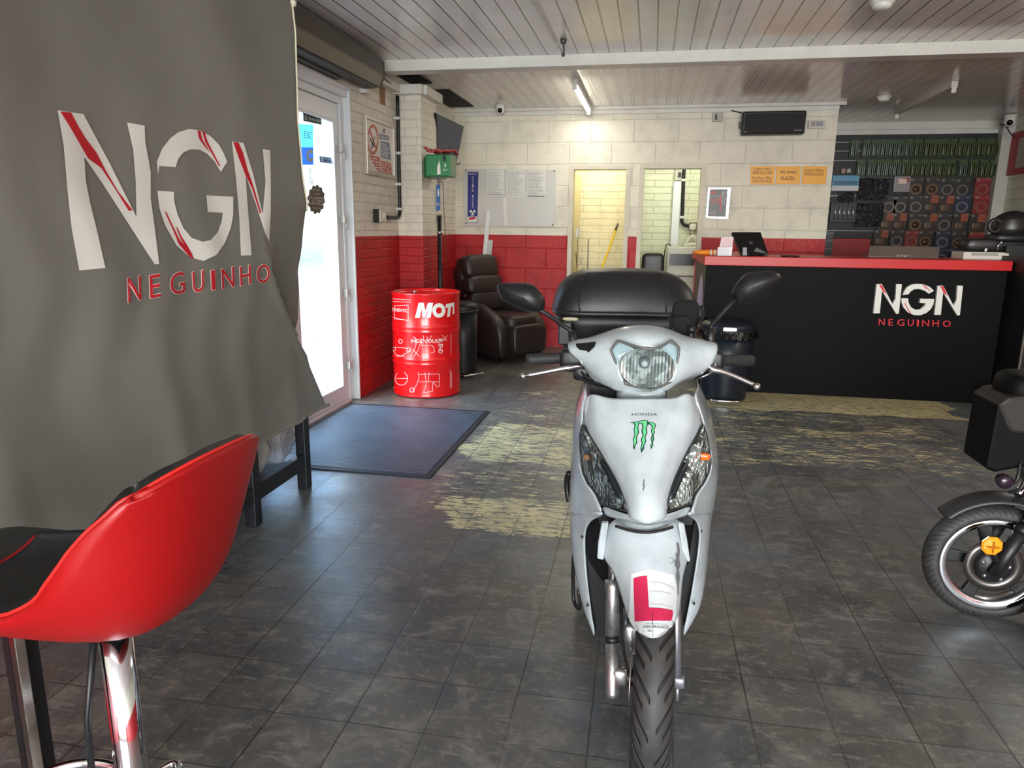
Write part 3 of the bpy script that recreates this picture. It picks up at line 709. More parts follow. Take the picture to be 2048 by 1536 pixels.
# ================================================================ LEFT WALL THINGS
# air curtain above the door
M_GRILLE = None
def grille_mat():
    k = NB('slotted_grille')
    t = k.N.new('ShaderNodeTexBrick'); t.inputs['Scale'].default_value = 1; t.inputs['Brick Width'].default_value = .030; t.inputs['Row Height'].default_value = .013
    t.inputs['Mortar Size'].default_value = .0028; t.inputs['Mortar Smooth'].default_value = .1; k.L.new(k.vec(k.y, k.z, 0.), t.inputs['Vector'])
    k.set('Base Color', k.mix(t.outputs['Fac'], (14, 12, 11), (92, 82, 72))); k.set('Roughness', .5); return k.m
ac = thing('air_curtain', 'long brown-grey air curtain heater with slotted grille above the glazed door', 'heater', (XL+.1, 4.6, 2.5))
def acx(z): return XL
y0, y1 = 3.3, 5.70
sec = [(XL+.0, 2.695), (XL+.165, 2.695), (XL+.20, 2.66), (XL+.20, 2.545), (XL+.165, 2.47), (XL+.03, 2.47), (XL, 2.50)]
mb = MB().prism([(x, y0, z) for x, z in sec], (0, y1-y0, 0)); part('housing', mb, mat('brown_grey_metal', (104, 96, 88), .38, metal=.3), ac, bevel=.003)
part('grille', MB().box((XL+.199, y0+.02, 2.56), (XL+.203, y1-.02, 2.658)), grille_mat(), ac)
part('end_cap', MB().prism([(x+(.004 if x > XL+.1 else 0), y1, z) for x, z in sec], (0, .012, 0)), mat('dark_end', (38, 34, 32), .4), ac, 'dark end plate')
part('outlet', MB().box((XL+.05, y0, 2.455), (XL+.15, y1-.04, 2.472)), M_BLK2, ac)
solo('bracket_box', MB().box((XL, 5.68, 2.43), (XL+.06, 5.78, 2.465)), M_WPAINT, 'small cream bracket on the brick under the end of the air curtain', 'bracket', bevel=.004)

# framed fire notice
fn = thing('framed_notice', 'white framed fire action notice with no smoking sign on the left brick wall', 'sign', (XL+.02, 6.06, 1.82))
ya, yb, za, zb = 5.735, 6.40, 1.82, 2.28
mb = MB()
for b in (((XL, ya, za), (XL+.03, ya+.03, zb)), ((XL, yb-.03, za), (XL+.03, yb, zb)), ((XL, ya, za), (XL+.03, yb, za+.03)), ((XL, ya, zb-.03), (XL+.03, yb, zb))): mb.box(*b)
part('frame', mb, mat('silver_frame', (196, 190, 178), .3, metal=.4), fn, bevel=.003)
brd = part('board', MB().box((XL+.004, ya+.02, za+.02), (XL+.012, yb-.02, zb-.02)), mat('notice_paper', (222, 214, 200), .35), fn)
T = Target(brd)
w2 = lambda pts: zz(pts, 560, 0, 1463/400)
def ringpx(cx, cy, rx, ry, w, n=32):
    out = []
    for i in range(n):
        a, b = 2*PI*i/n, 2*PI*(i+1)/n
        out.append([(cx+rx*math.cos(a), cy+ry*math.sin(a)), (cx+rx*math.cos(b), cy+ry*math.sin(b)), (cx+(rx-w)*math.cos(b), cy+(ry-w*ry/rx)*math.sin(b)), (cx+(rx-w)*math.cos(a), cy+(ry-w*ry/rx)*math.sin(a))])
    return out
M_SGR = mat('sign_red', (196, 92, 78), .45); M_SGB = mat('sign_blue', (110, 120, 150), .45)
decal('marking', T, ringpx(745.5, 279, 11.2, 31, 2.6)+strip([(738, 258), (753, 300)], 3.0), M_SGR, fn, .001, label='red no smoking ring')
decal('marking', T, [w2([(652,1135),(728,1150),(732,1270),(664,1260)]), w2([(736,1175),(812,1195),(818,1282),(742,1272)])], M_SGR, fn, .001, label='red text panels')
decal('marking', T, [w2([(722,975),(795,995),(800,1030),(724,1015)]), w2([(734,1030),(800,1045),(812,1170),(740,1150)])], M_SGB, fn, .001, label='blue text panels')
decal('lettering', T, [text_px('Fire Action', w2([(724,985),(794,1002),(797,1025),(725,1008)]))], M_WHITE, fn, .002)
decal('marking', T, strip(w2([(655,1010),(690,1075)]), 2)+strip(w2([(690,1000),(668,1090)]), 1.6)+ringpx(768, 262, 1.8, 5, 1), M_DARKI, fn, .002)
R_ = random.Random(3)
decal('lettering', T, lines_px(w2([(740,1045),(798,1058),(808,1160),(744,1145)]), 4, 7, R_)+lines_px(w2([(658,1145),(724,1158),(728,1262),(668,1252)]), 3, 5, R_)+lines_px(w2([(740,1185),(810,1202),(815,1276),(746,1268)]), 4, 5, R_), mat('small_print_pale', (228, 220, 208), .5), fn, .002)
solo('vent_block', MB().box((XL, 6.12, 2.42), (XL+.008, 6.24, 2.56)), mat('bare_brick', (150, 112, 84), .8, noise=.3, nscale=60), 'small patch of bare brown brick high on the white brick wall', 'brick patch', bevel=.003)

# black conduit in the corner with the switch box
cd = thing('conduit', 'black electrical conduit running down the corner beside the brick pillar', 'conduit', (XL+.03, 6.48, 1.48))
part('pipe', MB().tube(smooth_path([(XL+.035, 6.47, 2.54), (XL+.035, 6.47, 2.0), (XL+.035, 6.47, 1.60), (XL+.035, 6.46, 1.52), (XL+.035, 6.42, 1.485), (XL+.035, 6.34, 1.48), (XL+.035, 6.10, 1.48)], 5), .016, 12), M_BLK2, cd)
for z in (2.35, 2.05, 1.78, 1.56): part('clip', MB().box((XL, 6.445, z-.012), (XL+.056, 6.495, z+.012)), M_WPAINT, cd, 'cream saddle clip', bevel=.004)
sb = thing('switch_box', 'square white switch with dark side mounted on the left brick wall above the red dado', 'switch', (XL+.03, 5.99, 1.42))
part('back_box', MB().box((XL, 5.89, 1.435), (XL+.055, 6.03, 1.545)), M_BLACK, sb, bevel=.004)
part('plate', MB().box((XL+.055, 5.89, 1.435), (XL+.07, 6.03, 1.545)), mat('ivory_plate', (200, 192, 172), .35), sb, bevel=.004)
part('rocker', MB().box((XL+.07, 5.93, 1.465), (XL+.078, 5.99, 1.515)), M_WHITE, sb, bevel=.003)
solo('loose_cable', MB().tube(smooth_path([(XL+.09, 5.86, 2.64), (XL+.07, 6.1, 2.60), (XL+.06, 6.3, 2.60), (XL+.05, 6.42, 2.60), (-2.2, 6.5, 2.60), (-2.08, 6.56, 2.66)], 6), .007, 8), M_BLK2, 'thin black cable looping over the trunking below the ceiling beam', 'cable')

# first aid box, red cloth
fa = thing('first_aid_box', 'green metal first aid box fixed on the white brick pillar', 'box', (-2.0, 6.62, 1.84))
M_GREEN = mat('green_enamel', (24, 108, 52), .3)
fx0, fx1, fy0, fy1, fz0, fz1 = -2.035, -1.80, 6.44, 6.62, 1.845, 2.035
part('body', MB().box((-2.098+.0, 6.60, fz0), (-1.95, 6.85, fz1)).box((fx0, fy0, fz0), (fx1, fy1, fz1)), M_GREEN, fa, bevel=.006)
fd = part('door', MB().box((fx0+.01, fy0-.02, fz0+.004), (fx1-.002, fy0-.002, fz1-.006)), mat('green_enamel_light', (44, 128, 72), .32), fa, bevel=.004)
part('latch', MB().box((-1.865, fy0-.032, 1.975), (-1.838, fy0-.02, 2.02)), M_BLK2, fa, bevel=.003)
T = Target(fd)
a4 = lambda pts: zz(pts, 840, 180, 5.12)
decal('marking', T, [a4([(252,762),(262,748),(266,775),(258,792),(250,780)])]+lines_px(a4([(240,808),(282,812),(282,836),(240,832)]), 3, 2, R_)+[a4([(176,790),(200,720),(206,770),(212,862),(176,868)])], M_WHITE, fa, .001)
rc = MB(); rows = []
for i in range(9):
    rows.append([Vector((fx0-.01+.28*j/14, fy0-.035+.2*i/8, fz1+.006+.02*math.sin(j*1.3+i*.9)*.6+.012*math.sin(i*2.1+j)+(.02 if j < 3 else 0)*(3-j)/3 + .018)) for j in range(15)])
rc.grid(rows); solo('red_cloth', rc, mat('red_pink_cloth', (190, 84, 76), .8, noise=.3, nscale=60), 'crumpled pinkish red cloth lying on top of the green first aid box', 'cloth', sub=1, solid=.012, soff=1)

# wall TV angled out beyond the pillar
tvp = [atY(871, 222, 7.55), atY(928, 252, 7.0), atY(907, 357, 7.0), atY(871, 350, 7.55)]
tv = thing('television', 'dark wall television tilted down behind the green first aid box', 'television', (-2.05, 7.3, 1.85))
TL_, TR_, BR_, BL_ = Vector((-2.27, 7.62, 2.52)), Vector((-1.80, 7.0, 2.42)), Vector((-1.885, 6.90, 1.90)), Vector((-2.30, 7.52, 1.98))
TR_ = atX(928, 253, -2.07); BR_ = atX(907, 357, -2.19); TL_ = atX(873, 226, -2.07); BL_ = atX(873, 352, -2.19)
nrm = (BL_-TR_).cross(TL_-BR_).normalized(); nrm = nrm if nrm.x > 0 else -nrm
part('casing', MB().prism([TL_, TR_, BR_, BL_], -nrm*.045), M_BLACK, tv, bevel=.006)
ins = lambda a, b, c: a+(b-a)*.03+(c-a)*.03
part('screen', MB().prism([ins(TL_, TR_, BL_), ins(TR_, TL_, BR_), ins(BR_, BL_, TR_), ins(BL_, BR_, TL_)], nrm*.002), mat('tv_glass', (52, 56, 80), .45, noise=.25, nscale=3, spec=.3), tv)
part('bracket', MB().cyl((TL_+BR_)/2-nrm*.04, (XL+.005, ((TL_+BR_)/2).y, 2.2), .02), M_BLK2, tv)
cbl = [atX(914, 290, -2.27), atX(923, 296, -2.27), atX(925, 312, -2.27), atX(921, 325, -2.27), atX(911, 329, -2.28), atX(905, 329, -2.3)]
solo('tv_cable', MB().tube(smooth_path(cbl, 6), .006, 6), M_BLK2, 'black cable looping out behind the right edge of the television', 'cable')
# thin cable down the corner
solo('wall_cable', MB().tube([atY(886, 362, 7.4), atY(888, 420, 7.4), atY(891, 470, 7.4), atY(893, 520, 7.4)], .004, 6), mat('brown_cable', (110, 90, 66), .6), 'thin brown cable running down the wall below the television', 'cable')
# blue safety strip beyond the pillar
bs = thing('safety_sign', 'narrow blue safety notice on the wall just behind the brick pillar', 'sign', (-2.05, 7.0, 1.62))
q = [atY(*p, 6.95) for p in a4([(166, 970), (204, 968), (206, 1228), (168, 1242)])]
bq = part('plate', MB().prism(q, (0, .01, 0)), mat('safety_blue', (48, 100, 168), .4), bs)
T = Target(bq); decal('lettering', T, [a4([(180,1020),(196,1015),(196,1090),(182,1090)])]+strip(a4([(174,1058),(202,1048)]), 1.2)+strip(a4([(174,1150),(176,1180),(196,1178),(196,1152)]), 1), M_WHITE, bs, .001)
wb_ = thing('wall_socket', 'grey socket box on the wall at the top of the black floor pole', 'socket', (-1.98, 7.0, 1.42))
q = [atY(*p, 6.98) for p in a4([(170, 1275), (214, 1275), (216, 1350), (172, 1352)])]
part('box', MB().prism(q, (0, .04, 0)), mat('grey_box', (120, 120, 108), .5), wb_, bevel=.003)
pole = thing('floor_pole', 'tall black pole standing behind the brick pillar and the red drum', 'pole', tuple(atZ(884, 735)))
pb = Vector((-1.93, 6.75, 0)); ptop = atY(879, 432, 6.75)
part('tube', MB().cyl((ptop.x, 6.75, 0), ptop, .022, .020, 14), M_BLK2, pole)
part('collar', MB().cyl((ptop.x, 6.75, ptop.z-.17), (ptop.x, 6.75, ptop.z-.14), .026), M_ALU, pole)
part('base', MB().cyl((ptop.x, 6.75, 0), (ptop.x, 6.75, .03), .12, .10, 24), M_BLK2, pole)

# stickers and sign on the door glass
def plate_px(name, pts, x, m, label, cat, th=.004, axis='X', **kw):
    f = (lambda p: atX(*p, x)) if axis == 'X' else (lambda p: atY(*p, x))
    q = [f(p) for p in pts]; o = thing(name, label, cat, tuple(sum(q, Vector())/len(q)))
    off = Vector((-th, 0, 0)) if axis == 'X' else Vector((0, th, 0))
    pl = part('plate', MB().prism(q, off), m, o, **kw); return o, Target(pl)
s7 = lambda pts: zz(pts, 580, 160, 5.12)
GX = DX+.012
o, T = plate_px('door_sticker', s7([(135,268),(320,305),(325,460),(140,420)]), GX, mat('sticker_green_dark', (22, 66, 56), .5), 'green fire exit keep clear sticker at the top of the door glass', 'sticker')
decal('marking', T, [s7([(180,365),(322,395),(325,458),(182,428)])], mat('sticker_navy', (36, 46, 64), .5), o, .0008)
decal('lettering', T, [text_px('Fire exit', s7([(192,300),(302,325),(302,378),(192,350)]))], mat('ink_lime', (150, 208, 120), .5), o, .0018)
decal('lettering', T, [text_px('Keep clear', s7([(190,372),(314,400),(314,440),(190,412)])), s7([(145,290),(165,295),(165,340),(145,335)])]+ringpx(*s7([(160, 385)])[0], 2.4, 5, .8), M_WHITE, o, .0018)
o, T = plate_px('door_sticker', s7([(305,778),(428,795),(432,858),(308,842)]), GX, mat('sticker_blue', (48, 84, 140), .5), 'small blue push sticker low on the right of the door glass', 'sticker')
decal('lettering', T, [text_px('Fire door', s7([(345,795),(424,806),(425,825),(346,814)])), text_px('keep shut', s7([(360,826),(420,834),(420,848),(360,842)])), s7([(308,785),(340,790),(342,838),(310,834)])], mat('ink_skyblue', (170, 214, 236), .5), o, .0018)
o, T = plate_px('window_poster', s7([(95,448),(238,458),(240,690),(120,690)]), DX-.014, paper_mat('poster_cyan', (150, 226, 236)), 'pale cyan paper poster behind the door glass', 'poster')
decal('lettering', T, lines_px(s7([(140,520),(225,530),(225,610),(140,600)]), 3, 4, R_), mat('ink_teal', (60, 130, 140), .5), o, .001)
o, T = plate_px('window_poster', s7([(120,690),(240,690),(242,870),(135,870)]), DX-.014, paper_mat('poster_blue', (70, 150, 214)), 'blue and white round-marked poster below the cyan poster on the door glass', 'poster')
decal('marking', T, ringpx(*s7([(205, 775)])[0], 8, 13, 5), M_WHITE, o, .001)
o, T = plate_px('window_poster', s7([(140,875),(240,880),(232,1070),(185,1060)]), DX-.014, paper_mat('poster_white', (232, 232, 226)), 'white handwritten paper below the blue poster on the door glass', 'poster')
decal('lettering', T, strip(s7([(185,905),(215,915),(195,950),(222,960)]), .8)+strip(s7([(190,990),(215,1000),(200,1040),(225,1050)]), .8), M_DARKI, o, .001)
cs = thing('closed_sign', 'brown scalloped closed sign hanging on the door glass', 'sign', tuple(atX(632, 398, DX+.03)))
c0 = s7([(272, 1222)])[0]; pts = []
for i in range(72):
    a = 2*PI*i/72; r = 1+.07*math.sin(a*12); pts.append((c0[0]+16.5*r*math.cos(a), c0[1]+28*r*math.sin(a)))
pl = part('plaque', MB().prism([atX(*p, DX+.045) for p in pts], (-.006, 0, 0)), mat('brown_plaque', (92, 78, 68), .5), cs)
T = Target(pl)
decal('lettering', T, [text_px('CLOSED', s7([(196,1190),(345,1205),(345,1285),(196,1270)])), text_px('SORRY', s7([(232,1112),(308,1122),(308,1138),(232,1128)])), text_px("WE'RE", s7([(240,1158),(305,1164),(305,1180),(240,1174)])), text_px('BACK SOON', s7([(232,1300),(318,1308),(314,1326),(236,1318)]))], mat('ink_cream', (214, 204, 190), .5), cs, .0008)
part('chain', MB().tube([atX(622, 372, DX+.04), atX(630, 350, DX+.03), atX(642, 373, DX+.04)], .002, 5), M_BLK2, cs)

# ================================================================ RED DRUM
DC = Vector((-1.865, 5.86, 0)); DR = .288; DH = .872
drum = thing('oil_drum', 'red oil drum with white lettering standing at the corner by the doormat', 'drum', tuple(DC))
def drum_mat():
    k = NB('red_drum_paint'); P = k.tc.outputs['Object']; n = k.noise(P, 9, 6, .65)
    k.set('Base Color', k.mix(k.ramp(n, .62, .75), (216, 20, 24), (170, 24, 26))); k.set('Roughness', .26); k.set('Coat Weight', .3)
    k.bump(k.noise(P, 5, 2), .35, .02); return k.m
MDR = drum_mat()
prof = [(DR-.01, .012), (DR, .004), (DR+.004, .012), (DR+.002, .022), (DR, .03)]
for zc in (.305, .575):
    prof += [(DR-.002, zc-.045), (DR+.004, zc-.024), (DR+.006, zc-.013), (DR-.001, zc), (DR+.006, zc+.013), (DR+.004, zc+.024), (DR-.002, zc+.045)]
prof += [(DR, DH-.02), (DR+.004, DH-.012), (DR+.004, DH-.003), (DR, DH), (DR-.006, DH-.004), (DR-.008, DH-.022)]
body = part('barrel', MB().lathe(prof, Matrix.Translation(DC), 72), MDR, drum)
part('lid', MB().lathe([(0, DH-.03), (DR*.6, DH-.028), (DR-.014, DH-.03), (DR-.008, DH-.02)], Matrix.Translation(DC), 72), MDR, drum)
part('bung', MB().cyl(DC+Vector((.12, -.1, DH-.03)), DC+Vector((.12, -.1, DH-.012)), .035), M_ALU, drum)
part('bung', MB().cyl(DC+Vector((-.14, .12, DH-.03)), DC+Vector((-.14, .12, DH-.012)), .02), M_ALU, drum)
part('drum_base', MB().lathe([(0, .012), (DR-.01, .012)], Matrix.Translation(DC), 72), MDR, drum)
bpy.context.view_layer.update()
T = Target(body); d3 = lambda pts: zz(pts, 560, 400, 1463/400)
its = []
def M_(q): f = quad([(*p, 0) for p in q]); return lambda pts: [tuple(f(a, b)[:2]) for a, b in pts]
g = M_(d3([(988,752),(1120,752),(1120,862),(988,862)]))
its.append(g([(0,0),(.2,1),(.48,1),(.56,.45),(.72,1),(1,1),(.86,0),(.64,0),(.72,.6),(.56,.02),(.42,.02),(.36,.62),(.25,0)]))
its += ringpx(*d3([(1162, 808)])[0], 13, 14.5, 7.2)
its += [d3([(1213,762),(1262,752),(1262,780),(1250,782),(1242,852),(1222,856),(1228,788),(1210,790)]), d3([(1263,750),(1274,748),(1274,832),(1262,838)])]
its += [text_px('INGENIOUS', d3([(960,1018),(1155,1018),(1155,1044),(960,1044)])), text_px('AUTHENTIC', d3([(790,786),(935,800),(935,822),(790,812)])), d3([(770,684),(800,690),(800,782),(774,778)])]
its += [text_px('BLEND', [d3([(1190, 1015)])[0], d3([(1190, 1122)])[0], d3([(1160, 1122)])[0], d3([(1160, 1015)])[0]])]
decal('lettering', T, its, M_WHITE, drum, .0012, 3)
ln = []
P3 = lambda *p: strip(d3(p), .9)
ln += P3((815,722),(960,732))+P3((815,742),(960,748))+P3((785,835),(830,860),(950,885))+P3((838,775),(938,768),(938,880),(838,870),(838,775))
ln += ringpx(*d3([(882,1034)])[0], 4, 4.6, 1)+ringpx(*d3([(836,1090)])[0], 3.6, 4, 1)+ringpx(*d3([(942,1097)])[0], 4.4, 4.6, 1.1)
ln += P3((826,1100),(850,1132),(885,1142),(930,1118),(950,1100))+P3((840,1076),(935,1084))+P3((850,1142),(915,1142))
ln += P3((985,1000),(1000,1050),(980,1100),(955,1140))+P3((1025,1050),(1010,1100),(975,1148))+P3((970,1090),(1020,1145))+P3((1030,1010),(1035,1065),(1110,1062),(1125,1080),(1130,1110),(1100,1120))+P3((1070,1050),(1075,1100),(1085,1140))
ln += P3((1050,990),(1045,1060))+P3((1075,1000),(1090,1030),(1110,990))+P3((795,990),(800,1060),(790,1090))+P3((780,1020),(820,1010))+P3((785,1130),(820,1090))+P3((975,1000),(1000,1020),(985,1060))
ln += strip(arc_px(*d3([(888,1305)])[0], 12.5, 13.5, -60, 230, 18), 1)+strip(d3([(800,1240),(800,1330),(828,1385)]), .9)+ringpx(*d3([(826,1372)])[0], 3, 4, 1)+ringpx(*d3([(966,1390)])[0], 5, 5, 1.2)
ln += P3((1010,1260),(1018,1300),(1000,1350),(970,1400))+P3((1020,1275),(1165,1272),(1165,1360),(1150,1368),(1118,1330),(1115,1400),(1050,1410),(1070,1340),(1060,1260))+P3((1020,1330),(1165,1330))+P3((1090,1260),(1085,1330))+P3((850,1305),(930,1305))
ln += P3((1245,1240),(1245,1380))+P3((1255,1260),(1255,1370))+P3((1250,980),(1250,1130))+P3((1185,990),(1220,1025),(1195,1025),(1225,990))
decal('marking', T, ln, mat('faded_white_line', (236, 190, 186), .5), drum, .0012, 3, 'thin white line drawing')

# pedal bin behind the drum
def pedal_bin(c, r, h, label, ang, lid_h=.05, m=M_BLACK, taper=.93):
    b = thing('pedal_bin', label, 'bin', tuple(c)); Mx = Matrix.Translation(Vector(c))
    part('body', MB().lathe([(0, .012), (r*taper, .012), (r*taper+.004, .05), (r*.97, h*.5), (r, h-.02), (0, h-.02)], Mx, 40), m, b)
    part('lid', MB().lathe([(r+.004, h-.02), (r+.006, h), (r*.98, h+lid_h*.5), (r*.75, h+lid_h*.9), (0, h+lid_h)], Mx, 40), m, b)
    part('rim_band', MB().lathe([(r+.005, h-.045), (r+.008, h-.045), (r+.008, h-.018), (r+.005, h-.018)], Mx, 40), mat('bin_band', (60, 62, 66), .3, metal=.6), b)
    d = Vector((math.cos(ang), math.sin(ang), 0)); s = Vector((-d.y, d.x, 0)); c = Vector(c)
    p = c+d*(r+.05)
    part('pedal', MB().tube(smooth_path([c+d*r*.9-s*.11+Vector((0, 0, .03)), p-s*.10+Vector((0, 0, .035)), p+s*.10+Vector((0, 0, .035)), c+d*r*.9+s*.11+Vector((0, 0, .03))], 5), .010, 10), M_CHROME, b)
    return b, d, s
pedal_bin((-1.745, 6.62, 0), .145, .66, 'slim black pedal bin between the red drum and the black armchair', math.radians(-40))

# ================================================================ ARMCHAIR
AC = Vector((-1.62, 7.72, 0)); AA = math.radians(-32)
R3 = Matrix.Translation(AC) @ Matrix.Rotation(AA, 4, 'Z')     # local +x = facing, +y = its left
def brown_leather():
    k = NB('dark_brown_leather'); P = k.tc.outputs['Object']; k.set('Base Color', (*lin((40, 31, 30)), 1)); k.set('Roughness', .42)
    k.bump(k.math('ADD', k.noise(P, 120, 3), k.math('MULTIPLY', k.noise(P, 9, 4, .6), 2.5)), .35, .006); return k.m
ML = brown_leather()
ch = thing('recliner_armchair', 'dark brown leather recliner armchair against the red back wall', 'armchair', tuple(AC), AA)
def cush(name, c, size, e=.35, tilt=0, roll=0):
    Rm = R3 @ Matrix.Translation(Vector(c)) @ Matrix.Rotation(tilt, 4, 'Y') @ Matrix.Rotation(roll, 4, 'X')
    mb = MB().sbox((0, 0, 0), size, None, e, 14); mb.v = [Rm @ p for p in mb.v]; return part(name, mb, ML, ch)
cush('base', (-.02, 0, .21), (.70, .62, .38), .18)
cush('seat', (.10, 0, .41), (.62, .46, .18), .35)
cush('footrest', (.40, 0, .25), (.16, .50, .30), .3, -.05)
for s in (-1, 1):
    Rm = R3
    sec = lambda x, z0, z1, w: [Rm @ Vector((x, s*(.30)+w*a, z)) for a, z in ((-1, z0), (-1, z1-.05), (-.8, z1-.01), (-.3, z1+.012), (.3, z1+.012), (.8, z1-.01), (1, z1-.05), (1, z0))]
    part('arm', MB().loft([sec(-.36, .03, .56, .07), sec(-.30, .02, .64, .085), sec(-.1, .02, .63, .09), sec(.12, .02, .57, .09), (sec(.30, .02, .47, .09)), sec(.37, .03, .38, .08), sec(.39, .08, .30, .06)]), ML, ch, sub=1)
cush('backrest', (-.33, 0, .62), (.17, .52, .80), .3, -.25)
cush('back_pillow', (-.225, 0, .60), (.20, .52, .24), .5, -.2)
cush('back_pillow', (-.265, 0, .77), (.22, .54, .23), .5, -.22)
cush('back_pillow', (-.335, 0, .965), (.24, .50, .27), .45, -.25)
for a in (-.22, .22):
    for b in (-.25, .25): part('foot', MB().cyl(R3 @ Vector((a, b, 0)), R3 @ Vector((a, b, .05)), .03), M_BLK2, ch)
# white boards leaning in the corner
def leaning(name, p0, p1, w, th, m, label, cat):
    p0, p1 = Vector(p0), Vector(p1); d = Vector((w, -.0, 0))
    solo(name, MB().prism([p0, p0+d, p1+d, p1], (0, th, 0)), m, label, cat, bevel=.002)
leaning('trim_board', (-2.02, 8.25, 0), (-1.935, 8.46, 1.60), .05, .02, M_UPVC, 'taller white board leaning in the corner behind the armchair', 'board')
leaning('trim_board', (-1.99, 8.18, 0), (-1.90, 8.42, 1.26), .055, .02, mat('board_grey_white', (196, 196, 192), .4), 'shorter pale board leaning beside the taller white board behind the armchair', 'board')
# ================================================================ BACK WALL THINGS
def PY(y): return lambda p: atY(*p, y)
def plate(name, pts, y, th, m, label, cat, rootname=None, **kw):
    o = thing(rootname or name, label, cat, tuple(sum([atY(*p, y) for p in pts], Vector())/len(pts)))
    return o, part(name, MB().prism([atY(*p, y) for p in pts], (0, th, 0)), m, o, **kw)
w4 = lambda pts: zz(pts, 840, 180, 5.12)
o, b_ = plate('board', w4([(448,808),(1392,818),(1382,1396),(450,1392)]), YB-.022, .02, mat('clear_white_board', (205, 204, 200), .25, noise=.03, nscale=2), 'white notice board with three printed sheets on the back wall', 'notice board', 'notice_board', bevel=.002)
wb = o
for p in w4([(472,826),(1372,828),(1358,1378),(472,1366)]): q = atY(*p, YB-.024); part('screw', MB().cyl(q, q+Vector((0, -.006, 0)), .008, .008, 10), M_BLK2, o)
T = Target(b_)
st_ = part('blue_strip', MB().prism([atY(*p, YB-.024) for p in w4([(490,838),(598,838),(588,1362),(486,1358)])], (0, .001, 0)), mat('notice_blue', (40, 48, 122), .4), o)
T2 = Target(st_)
its = [text_px('M.O.T.', w4([(500,850),(585,850),(585,870),(500,870)]))]
for i, ch_ in enumerate('NOTICE BOARD'):
    y = 888+i*27
    if ch_ != ' ': its.append(text_px(ch_, w4([(534,y),(551,y),(550,y+18),(533,y+18)])))
for cx, cy in ((522,1238),(555,1238),(538,1268)): its.append(w4([(cx-18,cy+16),(cx,cy-16),(cx+18,cy+16)]))
its.append(w4([(491,1296),(585,1296),(584,1356),(490,1354)]))
decal('lettering', T2, its, M_WHITE, o, .0012)
decal('marking', T2, [w4([(500,1318),(520,1304),(575,1300),(560,1322),(505,1330)])]+[text_px('Local', w4([(505,1306),(570,1304),(565,1322),(500,1325)]))], M_REDI, o, .002)
R_ = random.Random(11)
pg = mat('paper_sheet', (222, 222, 216), .6); pi_ = mat('print_grey', (120, 120, 120), .6)
for i, (pts, n, rws) in enumerate(((w4([(690,820),(860,822),(856,1080),(690,1078)]), 7, 22), (w4([(892,820),(1078,822),(1074,1100),(890,1098)]), 9, 24), (w4([(1100,822),(1288,824),(1285,1100),(1100,1098)]), 8, 20))):
    po = thing('printed_sheet', ['printed sheet in two blocks on the notice board, next to the blue strip', 'printed table sheet in the middle of the notice board', 'printed sheet with dark bottom bar, rightmost on the notice board'][i], 'paper', tuple(atY(*pts[3], YB-.026)))
    ps = part('sheet', MB().prism([atY(*p, YB-.0245) for p in pts], (0, .001, 0)), pg, po); T3 = Target(ps)
    decal('lettering', T3, lines_px([(pts[0][0]+2, pts[0][1]+3), (pts[1][0]-2, pts[1][1]+3), (pts[2][0]-2, pts[2][1]-3), (pts[3][0]+2, pts[3][1]-3)], n, rws, R_, .4, .5), pi_, po, .001)
    if i == 2: decal('marking', T3, [w4([(1108,1082),(1278,1084),(1278,1092),(1108,1090)])], M_DARKI, po, .0015)
    if i == 0: decal('marking', T3, [w4([(700,1066),(850,1068),(850,1073),(700,1071)])], M_DARKI, po, .0015)
part('fluorescent_reflection_strip', MB().prism([atY(*p, YB-.0235) for p in w4([(846,1100),(888,1100),(890,1385),(866,1385)])], (0, .001, 0)), mat('reflection_pale', (222, 220, 212), .3), wb).name = 'painted_reflection'  # pale strip painted in as the tube's reflection on the board
# dome camera at the ceiling edge, left
def dome(u, v, y, name_label, r=.052):
    c = atY(u, v, y); o = thing('security_camera', name_label, 'camera', (c.x, c.y, c.z-.05))
    part('mount', MB().cyl((c.x, c.y, c.z+.045), (c.x, c.y, c.z+.07), r*1.15, r*1.15, 24), M_WPAINT, o)
    part('housing', MB().cyl((c.x, c.y, c.z), (c.x, c.y, c.z+.045), r*.98, r*1.02, 24).ball(c, r, 10), mat('camera_white', (220, 218, 210), .3), o)
    d = (EYEP-c).normalized(); d = (d+Vector((.0, 0, -.2))).normalized(); part('lens', MB().cyl(c+d*(r*.65), c+d*(r*1.06), r*.52, r*.48, 20), mat('lens_black', (12, 12, 14), .12), o)
dome(1000, 219, 8.25, 'white dome security camera on the ceiling edge above the notice board')
dome(2020, 243, 9.6, 'white dome security camera in the corner above the wall of spare parts', .062)
solo('alarm_sensor', MB().box(tuple(atY(1307, 222, YB-.02)-Vector((.012, 0, .012))), tuple(atY(1307, 216, YB)+Vector((.012, 0, .006)))), M_BLK2, 'tiny black clip on the cornice above the second doorway', 'clip')
# alarm key box
w6 = lambda pts: zz(pts, 1380, 200, 4.519)
o, b_ = plate('box', w6([(202,114),(298,114),(296,194),(202,194)]), YB-.05, .05, mat('grey_steel_box', (176, 170, 158), .4), 'small square key switch box high on the back wall left of the black speaker', 'switch', 'key_switch', bevel=.004)
c = atY(*w6([(236, 155)])[0], YB-.05); part('key_slot', MB().box((c.x-.012, c.y-.006, c.z-.028), (c.x+.012, c.y, c.z+.028)), M_BLK2, o)
